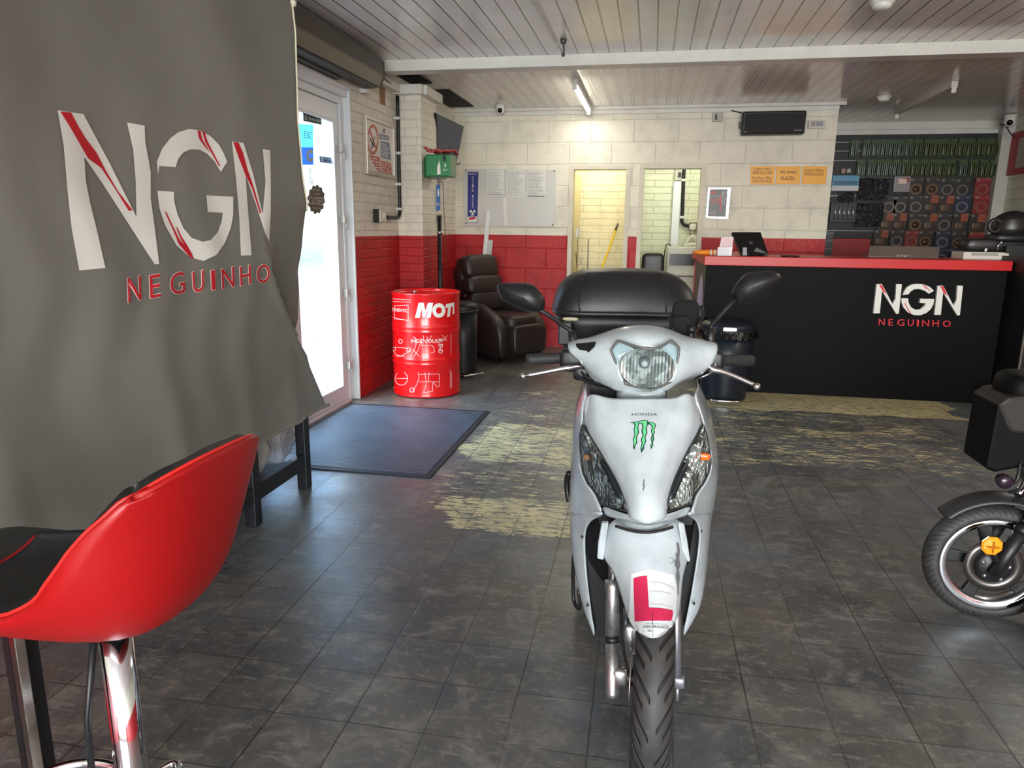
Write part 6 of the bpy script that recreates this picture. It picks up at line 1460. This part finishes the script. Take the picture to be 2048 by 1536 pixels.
part('speedometer_cable', MB().tube(smooth_path([Vector((WC.x-.062, WC.y, WC.z+.02)), atF(1246, 1290, .02), atF(1243, 1200, .05), atF(1240, 1120, .08)], 5), .004, 6), M_BLACK, sc)
part('caliper', MB().sbox(Vector((WC.x-.06, WC.y+.10, WC.z+.06)), (.04, .06, .09), None, .4, 8), FRK, sc)

# handlebar cowl
cw = [
 [(1137,684,2.15),(1155,679,2.14),(1182,677,2.13),(1232,655,2.13),(1291,647,2.13),(1340,657,2.13),(1370,674,2.13),(1410,681,2.14),(1434,686,2.15)],
 [(1136,690,2.12),(1156,688,2.10),(1186,685,2.085),(1233,665,2.07),(1291,656,2.06),(1342,667,2.07),(1372,682,2.085),(1408,689,2.10),(1435,693,2.12)],
 [(1137,698,2.10),(1160,700,2.08),(1192,700,2.05),(1235,684,2.025),(1291,676,2.02),(1345,686,2.025),(1374,698,2.05),(1406,702,2.08),(1434,704,2.10)],
 [(1141,709,2.10),(1168,717,2.07),(1198,720,2.035),(1237,712,2.00),(1291,706,2.00),(1350,712,2.00),(1377,718,2.035),(1404,719,2.07),(1431,718,2.10)],
 [(1158,720,2.10),(1180,737,2.065),(1208,742,2.02),(1241,742,1.995),(1291,742,1.99),(1349,742,1.995),(1376,740,2.02),(1397,741,2.065),(1421,733,2.10)],
 [(1175,741,2.10),(1190,754,2.06),(1216,763,2.02),(1245,768,1.995),(1291,772,1.99),(1342,769,1.995),(1364,760,2.02),(1385,752,2.06),(1404,746,2.10)],
 [(1180,760,2.11),(1200,767,2.07),(1224,776,2.03),(1238,786,2.015),(1291,788,2.01),(1334,785,2.015),(1344,774,2.03),(1358,764,2.07),(1390,755,2.11)]]
for r_ in (cw[3],): r_[4] = (1291, 704, 2.03); r_[3] = (r_[3][0], r_[3][1], 2.012); r_[5] = (r_[5][0], r_[5][1], 2.012)
cmb = MB().grid(surf(cw)); hole = {(i, j) for i in (3, 4) for j in (3, 4)}
kp = [q for q in range(len(cmb.f)) if (q//8, q % 8) not in hole]; cmb.f = [cmb.f[q] for q in kp]; cmb.sm = [cmb.sm[q] for q in kp]; cmb.mi = [cmb.mi[q] for q in kp]
cowl = part('handlebar_cowl', cmb, MW, sc, sub=2, solid=.004, soff=0)
part('neck_cover', MB().grid(surf([[(1234,770,2.03),(1260,780,2.0),(1291,784,1.995),(1322,780,2.0),(1334,768,2.03)], [(1234,795,2.03),(1260,797,2.0),(1291,799,1.99),(1322,797,2.0),(1331,794,2.03)], [(1238,812,2.03),(1260,815,2.0),(1291,815,1.99),(1322,815,2.0),(1328,812,2.03)]])), MW, sc, sub=1, solid=.004)
part('gap_filler', MB().prism([atY(u, v, 2.09) for u, v in ((1183,760),(1240,775),(1240,800),(1200,800),(1180,790))], (0, .06, 0)), MBK, sc)
bpy.context.view_layer.update(); TC = Target(cowl)
decal('slot', TC, [[(1152,689),(1170,687),(1193,685),(1190,695),(1184,700),(1178,706),(1174,702),(1160,700),(1154,695)]], MBK, sc, .003, 8, 'black recess in the cowl')
part('dash_rear', MB().prism([atY(u, v, 2.15) for u, v in ((1145,688),(1185,684),(1235,665),(1291,657),(1338,666),(1370,682),(1428,690),(1424,720),(1395,745),(1340,765),(1240,765),(1185,745),(1150,715))], (0, .09, .0)), M_BLACK, sc, bevel=.01)
# headlight
hl_ = [(1235,681),(1253,687),(1272,693),(1297,698),(1315,695),(1329,690),(1343,680),(1351,687),(1358,695),(1357,711),(1354,726),(1348,746),(1341,764),(1322,773),(1301,781),(1277,775),(1251,768),(1243,750),(1235,732),(1228,716),(1222,701),(1228,691)]
cx_, cy_ = 1293, 734
def rings_px(sc_y): return [[atY(cx_+(u-cx_)*s, cy_+(v-cy_)*s, y+.0009*abs(u-cx_)*s) for u, v in hl_] for s, y in sc_y]
hlp = part('headlight', MB().loft(rings_px([(1, 1.965), (.92, 1.985), (.7, 2.015), (.4, 2.03), (.02, 2.035)]), cap=False), None or mat('headlight_bowl', (158, 154, 138), .5, spec=.3, bump=.6, bscale=28), sc)
part('lens_cover', MB().loft(rings_px([(1, 1.962), (.9, 1.950), (.6, 1.935), (.3, 1.928), (.02, 1.926)]), cap=False), M_LENS, hlp)
part('seal', MB().tube([atY(u, v, 1.955+.0009*abs(u-cx_)) for u, v in hl_], .0036, 6, closed=True), mat('seal_grey', (92, 94, 92), .4), hlp)
def ribglass():
    k = NB('bowl_ribbed'); f = k.math('FRACT', k.math('MULTIPLY', k.x, 110.)); n = k.noise(k.g.outputs['Position'], 26, 3)
    k.set('Base Color', k.mix(k.ramp(n, .44, .56), (196, 196, 190), (132, 132, 128))); k.set('Metallic', .1); k.set('Specular IOR Level', .2); k.set('Roughness', .6); k.bump(k.math('ADD', k.math('ABSOLUTE', k.math('SUBTRACT', f, .5)), k.math('MULTIPLY', n, 2.)), .9, .008); return k.m
bw = [atY(1295+55*math.cos(a), 735+41*math.sin(a), 1.972) for a in [2*PI*i/40 for i in range(40)]]
bw2 = [atY(1293+34*math.cos(a), 732+28*math.sin(a), 2.0) for a in [2*PI*i/40 for i in range(40)]]
part('bowl', MB().loft([bw, bw2, [atY(1289+8*math.cos(a), 729+8*math.sin(a), 2.01) for a in [2*PI*i/40 for i in range(40)]]], cap=False), ribglass(), hlp)
bc_ = atY(1289, 727, 1.975); part('bulb_cap', MB().lathe([(0, 0), (.009, 0), (.015, .004), (.016, .02), (.012, .03)], Matrix.Translation(bc_) @ Matrix.Rotation(-PI/2, 4, 'X'), 20), mat('bulb_cap_grey', (104, 106, 106), .4), hlp)
part('bulb_tip', MB().ball(bc_+Vector((0, -.004, 0)), .010, 8), mat('bulb_glass', (180, 182, 180), .3), hlp)

# mirrors
def mirror(outl, stem, yy, nm, boot):
    cx0 = sum(p[0] for p in outl)/len(outl); cy0 = sum(p[1] for p in outl)/len(outl)
    o2 = [tuple(q[:2]) for q in smooth_path([(*p, 0) for p in outl], 3, True)]
    R_2 = [[atY(cx0+(u-cx0)*s, cy0+(v-cy0)*s, y) for u, v in o2] for s, y in ((.0, yy+.018), (.9, yy+.018), (.96, yy+.016), (1, yy+.006), (.99, yy-.006), (.90, yy-.022), (.68, yy-.036), (.35, yy-.045), (.02, yy-.048))]
    hs = part('mirror', MB().loft(R_2, cap=False), M_BLACK, sc, 'black mirror housing on the %s of the photo' % nm)
    part('mirror_glass', MB().prism([atY(cx0+(u-cx0)*.86, cy0+(v-cy0)*.86, yy+.0185) for u, v in o2], (0, .002, 0)), mat('mirror_silver', (220, 224, 228), .03, metal=1), hs)
    part('mirror_stem', MB().tube(smooth_path([atY(*p) for p in stem], 5), [.007]*((len(stem)-1)*5+1), 10), M_BLACK, sc)
    part('mirror_boot', MB().tube([atY(*p) for p in boot], [.011, .014, .015], 12), M_BLACK, sc)
mirror([(994,571),(1016,566),(1060,567),(1079,582),(1090,601),(1088,617),(1079,625),(1054,623),(1016,607),(1001,595)], [(1078,619,2.12),(1100,632,2.13),(1125,650,2.15),(1144,664,2.16),(1146,680,2.16)], 2.13, 'left', [(1143,662,2.16),(1146,680,2.16),(1148,700,2.15)])
mirror([(1463,584),(1470,570),(1488,550),(1507,544),(1547,542),(1562,552),(1557,567),(1532,592),(1497,607),(1476,608),(1465,594)], [(1478,596,2.14),(1462,608,2.15),(1440,632,2.16),(1424,650,2.17),(1421,668,2.17)], 2.15, 'right', [(1423,655,2.17),(1421,672,2.17),(1421,692,2.16)])
# bars, grips, levers
gl0, gl1, gr0, gr1 = atY(1054,719,2.13), atY(1136,715,2.18), atY(1505,721,2.25), atY(1434,720,2.20)
M_GRIP = mat('grip_rubber', (34, 34, 34), .6, bump=.6, bscale=120)
part('grip', MB().tube([gl0, gl0+(gl1-gl0)*.04, gl0+(gl1-gl0)*.9, gl1], [.0155, .0175, .0165, .020], 18), M_GRIP, sc)
part('grip', MB().tube([gr0, gr0+(gr1-gr0)*.04, gr0+(gr1-gr0)*.9, gr1], [.0155, .0175, .0165, .020], 18), M_GRIP, sc)
part('handlebar', MB().tube([gl1, atY(1200,730,2.2), atY(1380,730,2.2), gr1], .011, 10), M_BLACK, sc)
part('switch_cluster', MB().sbox((gl1+atY(1160,725,2.15))/2, (.085, .06, .07), None, .4, 10), M_BLACK, sc)
part('switch_cluster', MB().sbox((gr1+atY(1412,722,2.17))/2, (.07, .06, .065), None, .4, 10), M_BLACK, sc)
def lever(pts, ball, m=M_ALU):
    P_ = smooth_path([atY(*p) for p in pts], 5); n = len(P_)
    part('brake_lever', MB().tube(P_, [.010-.004*i/n for i in range(n)], 10).ball(atY(*ball), .0105, 8), m, sc)
lever([(1168,731,2.12),(1140,735,2.10),(1125,737,2.095),(1090,744,2.085),(1054,751,2.08)], (1046,752,2.08), mat('lever_alloy', (206, 206, 206), .22, metal=1))
lever([(1408,726,2.12),(1425,738,2.11),(1440,742,2.11),(1470,753,2.12),(1508,770,2.13)], (1514,773,2.135), mat('lever_alloy'))
for i, ps in enumerate((((1146,742,2.11),(1158,755,2.10),(1180,765,2.08),(1205,769,2.06),(1230,777,2.05)), ((1150,738,2.12),(1165,757,2.11),(1190,768,2.09),(1212,773,2.07),(1232,783,2.06)), ((1155,732,2.12),(1170,752,2.10),(1188,760,2.09),(1215,766,2.06)))):
    part('cable', MB().tube(smooth_path([atY(*p) for p in ps], 5), .0045, 8), M_BLACK, sc)
part('master_cylinder', MB().sbox(atY(1163,745,2.13), (.05, .05, .045), None, .5, 8), M_BLACK, sc)
part('cable', MB().tube(smooth_path([atY(1392,757,2.15), atY(1408,752,2.14), atY(1425,742,2.15), atY(1431,725,2.16)], 5), .004, 8), M_ALU, sc)
# phone holder
ph = part('phone_holder', MB().sbox(atY(1371,632,2.28), (.085, .06, .10), None, .55, 12).sbox(atY(1362,650,2.24), (.06, .05, .06), None, .5, 10), mat('foam_black', (16, 16, 16), .95, bump=1., bscale=90), sc)
part('clamp_arm', MB().tube(smooth_path([atY(1346,625,2.26), atY(1341,640,2.24), atY(1346,662,2.22)], 4), .006, 8), M_BLACK, ph)
part('clamp_arm', MB().tube(smooth_path([atY(1403,612,2.26), atY(1405,632,2.24), atY(1395,655,2.22)], 4), .006, 8), M_BLACK, ph)
part('mount_stem', MB().cyl(atY(1379,648,2.24), atY(1383,682,2.2), .010), M_BLACK, ph); part('knob', MB().cyl(atY(1376,659,2.21), atY(1390,659,2.21), .012, .012, 12), M_BLACK, ph)

# marks on the nose and fender
bpy.context.view_layer.update(); TN = Target(nose); zB = lambda pts: zz(pts, 1100, 760, 5.121)
decal('lettering', TN, [text_px('HONDA', zB([(838,341),(1098,343),(1098,367),(838,367)]))], mat('badge_dark', (30, 30, 34), .4), sc, .0012, 3)
claw = [zB([(815,440),(850,430),(900,428),(935,415),(965,408),(1000,418),(1010,432),(1045,430),(1080,450),(1086,475),(1070,505),(1075,540),(1060,570),(1070,600),(1055,640),(1058,670),(1036,714),(1026,672),(1040,640),(1030,600),(1045,560),(1032,520),(1045,480),(1020,455),(1000,462),(990,500),(998,540),(978,590),(985,630),(962,680),(968,700),(936,752),(926,700),(940,650),(930,610),(948,570),(935,520),(948,480),(938,448),(912,448),(905,490),(912,540),(890,590),(895,640),(880,665),(866,718),(850,690),(856,640),(848,610),(866,560),(856,510),(868,470),(855,445)])]
decal('marking', TN, claw, mat('claw_outline', (16, 52, 38), .4), sc, .0008, 6, 'dark outline of the green claw mark')
cl2 = [zB([(845,438),(900,436),(940,424),(968,418),(995,428),(992,460),(978,500),(986,540),(968,590),(974,630),(955,672),(942,715),(938,690),(950,650),(942,610),(960,570),(948,520),(960,480),(948,444),(905,440),(896,490),(900,540),(880,590),(884,635),(872,660),(864,690),(862,640),(858,612),(876,560),(866,510),(880,470),(870,444)]), zB([(1010,440),(1045,438),(1072,455),(1074,478),(1060,505),(1065,540),(1050,570),(1058,600),(1046,640),(1040,690),(1034,665),(1048,640),(1040,600),(1054,560),(1042,520),(1056,480),(1035,452)])]
decal('marking', TN, cl2, mat('claw_green', (92, 190, 130), .4), sc, .0014, 6, 'green three-stroke claw mark')
decal('scuff', TN, [zB([(958,1015),(970,1020),(966,1060),(975,1090),(960,1130),(944,1140),(956,1100),(950,1070)])], mat('scuff_grey', (96, 98, 100), .6), sc, .001, 8)
TF = Target(fend); zC = lambda pts: zz(pts, 1100, 1020, 5.39)
decal('plate', TF, [zC([(880,690),(1080,640),(1330,700),(1370,860),(1345,1240),(1100,1380),(930,1300),(850,1180)])], mat('sheet_white', (206, 211, 212), .45), sc, .0008, 6, 'white learner sheet')
decal('marking', TF, [zC([(905,738),(975,718),(1048,710),(1058,890),(1068,1058),(1190,1062),(1315,1082),(1318,1130),(1300,1195),(1100,1200),(920,1203),(912,960)])], mat('learner_red', (190, 36, 76), .45), sc, .0022, 6, 'red learner letter L')
its = [text_px('INSURANCE', zC([(1015,1250),(1270,1252),(1270,1280),(1015,1278)])), text_px('bike', zC([(1060,1296),(1105,1296),(1105,1318),(1060,1318)]))]+strip(zC([(1040,1230),(1250,1236)]), .5)+strip(zC([(1105,1090),(1110,1380)]), .5)
decal('lettering', TF, its, M_DARKI, sc, .0026, 6)
decal('scuff', TF, [zC([(1360,345),(1385,360),(1398,450),(1388,520),(1400,600),(1385,640),(1395,720),(1385,800),(1380,920),(1368,900),(1372,800),(1352,720),(1362,640),(1340,590),(1358,520),(1350,480),(1370,450)])]+strip(zC([(1285,510),(1330,530),(1350,600)]), .6)+strip(zC([(1290,590),(1345,540),(1400,610)]), .6)+strip(zC([(890,1265),(930,1240),(960,1290)]), .8)+strip(zC([(1310,1190),(1345,1230),(1320,1290)]), 1.2), MATS['scuff_grey'], sc, .0016, 6)
decal('crease', TF, strip(zC([(1075,778),(1200,790),(1290,825),(1350,870)]), .7)+strip(zC([(1078,880),(1200,885),(1300,910)]), .6)+strip(zC([(1078,1020),(1200,1022),(1310,1052)]), .6), mat('crease_grey', (150, 150, 146), .6), sc, .0024, 6)

# body behind the shield
def body_sec(y, z0, z1, w0, w1, n=12):
    pts = []
    for i in range(n):
        a = 2*PI*i/n; s_ = math.sin(a); c_ = math.cos(a)
        w = (w0+w1)/2+(w1-w0)/2*s_; pts.append(L(math.copysign(abs(c_)**.6, c_)*w, y, (z0+z1)/2+(z1-z0)/2*math.copysign(abs(s_)**.6, s_)))
    return pts
part('steering_cover', MB().loft([body_sec(.30, .35, .84, .16, .16), body_sec(.38, .34, .90, .17, .15), body_sec(.45, .33, .86, .15, .12)]), M_BLACK, sc)
part('floorboard', MB().loft([body_sec(.36, .25, .36, .13, .17), body_sec(.52, .24, .33, .14, .17), body_sec(.72, .25, .34, .14, .17)]), M_BLACK, sc)
part('tail_cover', MB().loft([body_sec(.64, .30, .62, .12, .12), body_sec(.72, .30, .72, .15, .15), body_sec(.95, .42, .74, .14, .16), body_sec(1.25, .55, .80, .10, .15), body_sec(1.52, .68, .84, .05, .10), body_sec(1.60, .74, .82, .03, .06)]), MW, sc, sub=1)
part('seat', MB().loft([body_sec(.62, .66, .74, .08, .09), body_sec(.68, .67, .79, .12, .13), body_sec(.9, .69, .775, .14, .15), body_sec(1.15, .74, .81, .13, .14), body_sec(1.42, .79, .85, .11, .11), body_sec(1.50, .80, .84, .08, .08)]), M_BLKL, sc, sub=1)
WM2 = RS @ Matrix.Translation((0, 1.255, .25)) @ Matrix.Rotation(PI/2, 4, 'Y')
tyre('rear_tyre', WM2, .25, .10, sc, MTY); rim(sc, WM2, .176, .084, M_ALU)
part('engine', MB().sbox(L(-.09, 1.02, .30), (.14, .5, .2), RS, .4, 10), mat('engine_grey', (110, 110, 112), .45, metal=.6), sc)
part('exhaust', MB().tube([L(.10, .8, .25), L(.13, 1.05, .26), L(.15, 1.45, .36)], [.02, .05, .055], 18), mat('exhaust_black', (40, 40, 42), .4), sc)
part('centre_stand', MB().tube([L(-.12, .86, .17), L(-.14, .82, .0+.012), L(-.05, .80, .012)], .010, 8).tube([L(.12, .86, .17), L(.14, .82, .012), L(.05, .80, .012)], .010, 8).cyl(L(-.12, .86, .19), L(.12, .86, .19), .012), M_BLK2, sc)
part('rear_fender', MB().loft([body_sec(1.45, .50, .70, .05, .07), body_sec(1.62, .42, .62, .05, .06)]), M_BLACK, sc)
part('tail_lamp', MB().sbox(L(0, 1.62, .74), (.16, .05, .07), RS, .5, 8), mat('tail_red', (170, 16, 18), .15), sc)
part('carrier', MB().tube(smooth_path([L(-.10, 1.0, .80), L(-.11, 1.25, .875), L(-.10, 1.5, .885), L(.10, 1.5, .885), L(.11, 1.25, .875), L(.10, 1.0, .80)], 5), .011, 10), M_BLACK, sc)
part('side_trim', MB().tube(smooth_path([atY(1139,945,2.25), atY(1134,960,2.26), atY(1135,985,2.26), atY(1139,1004,2.25)], 4), .010, 8), M_BLACK, sc, label='small black fitting on the body flank')
part('floorboard_guard', MB().tube(smooth_path([atY(1147,1110,2.12), atY(1146,1150,2.14), atY(1147,1195,2.14), atY(1152,1212,2.12), atY(1159,1216,2.10), atY(1157,1180,2.1)], 4), .006, 8), M_BLACK, sc)
# top box
BC = L(-.005, 1.235, 0); BCx = atY(1244, 620, 2.95); BC = Vector((BCx.x, 2.955, 0))
zs_ = atY(1244, 628, 2.74).z; zt_ = atY(1244, 541, 2.86).z
RB = Matrix.Translation(BC) @ Matrix.Rotation(SA, 4, 'Z')
def bsec(z, hw, hd, e=.42, n=40, yo=0):
    out = []
    for i in range(n):
        a = 2*PI*i/n; c_, s_ = math.cos(a), math.sin(a)
        out.append(RB @ Vector((math.copysign(abs(c_)**e, c_)*hw, yo+math.copysign(abs(s_)**e, s_)*hd, z)))
    return out
H_ = zt_-zs_
bxp = thing('x', None, None) if False else None
M_BOX = mat('top_box_black', (30, 30, 31), .38, bump=.18, bscale=260)
lidp = part('top_box', MB().loft([bsec(zs_-.20, .20, .16), bsec(zs_-.17, .235, .19), bsec(zs_-.05, .268, .215), bsec(zs_-.006, .275, .22)]), M_BOX, sc, 'lower shell of the black top box')
part('lid', MB().loft([bsec(zs_-.004, .279, .224), bsec(zs_+H_*.08, .281, .224), bsec(zs_+H_*.30, .275, .218, .45), bsec(zs_+H_*.52, .262, .205, .5), bsec(zs_+H_*.72, .238, .19, .55), bsec(zs_+H_*.87, .205, .165, .6), bsec(zs_+H_*.96, .165, .14, .65), bsec(zs_+H_, .11, .10, .7), bsec(zs_+H_*1.005, .04, .03, .8)]), M_BOX, lidp)
part('seam_lip', MB().loft([bsec(zs_-.012, .279, .224), bsec(zs_-.010, .285, .230), bsec(zs_+.004, .286, .231), bsec(zs_+.008, .281, .225)], cap=False), M_BOX, lidp)
bpy.context.view_layer.update(); TB = Target(*lidp.children)
for pts in ([(1160,626),(1157,605),(1160,585),(1165,562)], [(1332,625),(1333,600),(1331,580),(1327,560)], [(1165,562),(1170,550),(1178,545)], [(1327,560),(1322,550),(1316,546)]):
    q = [TB.hit(u, v, .0) for u, v in pts]; q = [p for p in q if p]
    if len(q) > 1: part('lid_rib', MB().tube(q, .0032, 6), M_BOX, lidp)
part('latch', MB().sbox(atY(1141,638,2.72), (.06, .012, .014), None, .6, 8), mat('latch_cream', (176, 170, 140), .4), lidp)
part('hinge_block', MB().box(tuple(RB @ Vector((-.26, -.24, zs_-.12))), tuple(RB @ Vector((-.20, -.19, zs_-.03)))), M_BOX, lidp, bevel=.006)
part('mount_plate', MB().loft([bsec(.885, .12, .13, .5), bsec(zs_-.198, .13, .14, .5)]), M_BLACK, lidp)
# ================================================================ BLACK ELECTRIC SCOOTER at the right edge
eb = thing('electric_moped', 'black electric moped parked side-on at the right edge of the photo', 'moped', (1.30, 2.74, 0), math.radians(-4))
EC = atY(1977, 1130, 2.73); EC.z = .222; ER = .222
EM = Matrix.Translation(EC) @ Matrix.Rotation(math.radians(-4), 4, 'Z') @ Matrix.Rotation(PI/2, 4, 'X')
MTY2 = tyre_mat('moped_tyre_rubber', 60, .07)
tyre('front_tyre', EM, ER, .080, eb, MTY2, .056)
rim_m = M_CHROME
part('rim', MB().lathe([(.158, -.036), (.163, -.034), (.150, -.026), (.146, 0), (.150, .026), (.163, .034), (.158, .036)], EM, 64), M_ALU, eb, solid=.004)
part('rim_edge', MB().lathe([(.150, -.032), (.172, -.040), (.176, -.037), (.152, -.028)], EM, 64), M_CHROME, eb)
part('rim_edge', MB().lathe([(.150, .032), (.172, .040), (.176, .037), (.152, .028)], EM, 64), M_CHROME, eb)
for i in range(5):
    a = 2*PI*i/5+.55; d = Vector((math.cos(a), math.sin(a), 0)); e = Vector((-d.y, d.x, 0))
    part('spoke', MB().prism([EM @ (d*.05+e*.018+Vector((0, 0, -.012))), EM @ (d*.15+e*.024+Vector((0, 0, -.012))), EM @ (d*.15-e*.024+Vector((0, 0, -.012))), EM @ (d*.05-e*.018+Vector((0, 0, -.012)))], (EM.to_3x3() @ Vector((0, 0, .024)))), M_BLK2, eb, bevel=.004)
part('brake_disc', MB().lathe([(.062, .040), (.098, .040), (.098, .044), (.062, .044), (.062, .040)], EM, 48), mat('disc_dark', (96, 92, 88), .3, metal=.8), eb)
part('hub', MB().lathe([(0, -.05), (.05, -.05), (.062, -.03), (.066, .0), (.066, .045), (.05, .06), (0, .062)], EM, 32), M_BLACK, eb)
for i in range(5):
    a = 2*PI*i/5+.2; c = EM @ Vector((.044*math.cos(a), .044*math.sin(a), .058)); part('bolt', MB().ball(c, .008, 6), M_CHROME, eb)
# fork
f0 = EM @ Vector((.012, .0, .075)); up = Vector((.36, .02, .93)).normalized()
for s in (.075, -.075):
    b0 = EM @ Vector((.0, .0, s)); part('fork_leg', MB().tube([b0-up*.02, b0+up*.06, b0+up*.17], [.024, .022, .025], 14), M_BLACK, eb)
    part('fork_tube', MB().cyl(b0+up*.16, b0+up*.33, .015, .015, 14), M_CHROME, eb)
    part('fork_collar', MB().cyl(b0+up*.155, b0+up*.185, .028, .028, 14), M_BLACK, eb)
bb0 = EM @ Vector((0, 0, 0)); part('fork_crown', MB().sbox(bb0+up*.35, (.09, .2, .05), None, .4, 8), M_BLACK, eb)
part('axle', MB().cyl(EM @ Vector((0, 0, -.09)), EM @ Vector((0, 0, .09)), .009, .009, 10), M_ALU, eb)
rc_ = atY(1984, 1092, 2.61)
rf = [[rc_+Vector((.036*s*math.cos(2*PI*i/8+PI/8), y, .036*s*math.sin(2*PI*i/8+PI/8))) for i in range(8)] for s, y in ((.95, .008), (1, 0), (.85, -.005), (.02, -.012))]
k = NB('amber_reflector'); k.set('Base Color', (*lin((240, 150, 30)), 1)); k.set('Roughness', .1); k.set('Emission Strength', 0); MAR = k.m
part('reflector', MB().loft(rf, smooth=False), MAR, eb, 'orange octagonal reflector')
part('reflector_star', MB().prism([rc_+Vector((.024*math.cos(a), -.0135, .024*math.sin(a))) if i % 2 == 0 else rc_+Vector((.006*math.cos(a), -.0135, .006*math.sin(a))) for i, a in enumerate([2*PI*j/8 for j in range(8)])], (0, .004, 0)), mat('amber_dark', (160, 92, 20), .2), eb)
part('reflector_bracket', MB().cyl(rc_+Vector((0, .01, 0)), EM @ Vector((.01, .0, .07)), .010), M_BLACK, eb)
# fender arc
rows = []
for i in range(20):
    a = math.radians(137-97*i/19); row = []
    for j in range(7):
        t = -1+2*j/6; r = .262+.02*(i/19)-.028*abs(t)**2.2; row.append(EM @ Vector((r*math.cos(a), r*math.sin(a), .055*t)))
    rows.append(row)
part('fender', MB().grid(rows), mat('fender_black', (38, 37, 36), .45), eb, sub=1, solid=.005)
# body
MBB = mat('moped_body_black', (8, 8, 9), .55, spec=.12)
def e_at(u, v, y=2.74): return atY(u, v, y)
A_ = [e_at(*p, 2.66) for p in ((1995, 812), (2018, 796), (2060, 792), (2110, 830), (2110, 905), (2050, 935), (1992, 946), (1971, 938))]
part('front_shroud', MB().prism(A_, (0, .20, 0)), MBB, eb, bevel=.012)
part('shroud_top', MB().prism([e_at(*p, 2.655) for p in ((1996, 810), (2018, 795), (2062, 791), (2112, 828), (2108, 862), (2060, 870), (2022, 866), (2012, 850))], (0, .21, 0)), mat('shroud_grey', (44, 40, 37), .5, spec=.25), eb, bevel=.012)
part('headlamp', MB().sbox(e_at(2052, 775, 2.76), (.18, .18, .12), None, .6, 12), MBB, eb)
part('horn', MB().lathe([(0, -.02), (.022, -.02), (.026, .01), (.018, .02), (0, .02)], Matrix.Translation(e_at(2008, 962, 2.64)) @ Matrix.Rotation(PI/2, 4, 'X'), 20), mat('horn_purple_black', (40, 28, 40), .2), eb)
part('stem', MB().cyl(bb0+up*.35, bb0+up*.88, .028), M_BLACK, eb)
tp = bb0+up*.9; part('handlebar', MB().tube([tp+Vector((.02, -.30, .04)), tp+Vector((0, -.1, .01)), tp+Vector((0, .1, .01)), tp+Vector((.02, .30, .04))], .012, 10), M_BLACK, eb)
for s in (-1, 1): part('grip', MB().cyl(tp+Vector((.015, s*.19, .03)), tp+Vector((.025, s*.32, .045)), .017), M_GRIP, eb)
for i, (p, q) in enumerate((((2018, 985), (2052, 940)), ((2026, 1000), (2058, 965)), ((2012, 970), (2040, 925)))): part('cable', MB().tube(smooth_path([e_at(*p, 2.66), e_at((p[0]+q[0])/2+8, (p[1]+q[1])/2+12, 2.64), e_at(*q, 2.66)], 5), .006, 8), M_BLACK, eb)
base = EC.copy()
part('leg_board', MB().prism([base+Vector(p) for p in ((.30, -.12, .10), (.36, -.12, .50), (.42, -.12, .50), (.38, -.12, .08), (.78, -.12, .06), (.78, -.12, .0), (.36, -.12, .0))], (0, .24, 0)), MBB, eb, bevel=.02)
part('down_tube', MB().tube([bb0+up*.40, base+Vector((.33, 0, .1))], .03, 12), M_BLACK, eb)
part('seat_body', MB().prism([base+Vector(p) for p in ((.76, -.12, .02), (.78, -.12, .42), (1.35, -.12, .50), (1.40, -.12, .40), (1.05, -.12, .12))], (0, .24, 0)), MBB, eb, bevel=.03)
part('seat', MB().sbox(base+Vector((1.08, 0, .51)), (.62, .24, .10), None, .4, 10), M_BLKL, eb)
EM2 = Matrix.Translation(base+Vector((1.18, .06, 0))) @ Matrix.Rotation(PI/2, 4, 'X')
tyre('rear_tyre', EM2, ER, .080, eb, MTY2, .056); part('rim', MB().lathe([(.158, -.036), (.150, -.026), (.146, 0), (.150, .026), (.158, .036)], EM2, 48), M_ALU, eb, solid=.004)
part('hub', MB().lathe([(0, -.05), (.15, -.03), (.15, .03), (0, .05)], EM2, 32), M_BLACK, eb)
# black foot / stand piece by the tyre
part('side_stand', MB().sbox(Vector((EC.x+.14, EC.y-.13, .07)), (.10, .06, .14), None, .5, 8).cyl(Vector((EC.x+.15, EC.y-.12, .10)), base+Vector((.34, -.05, .05)), .014), M_BLACK, eb)
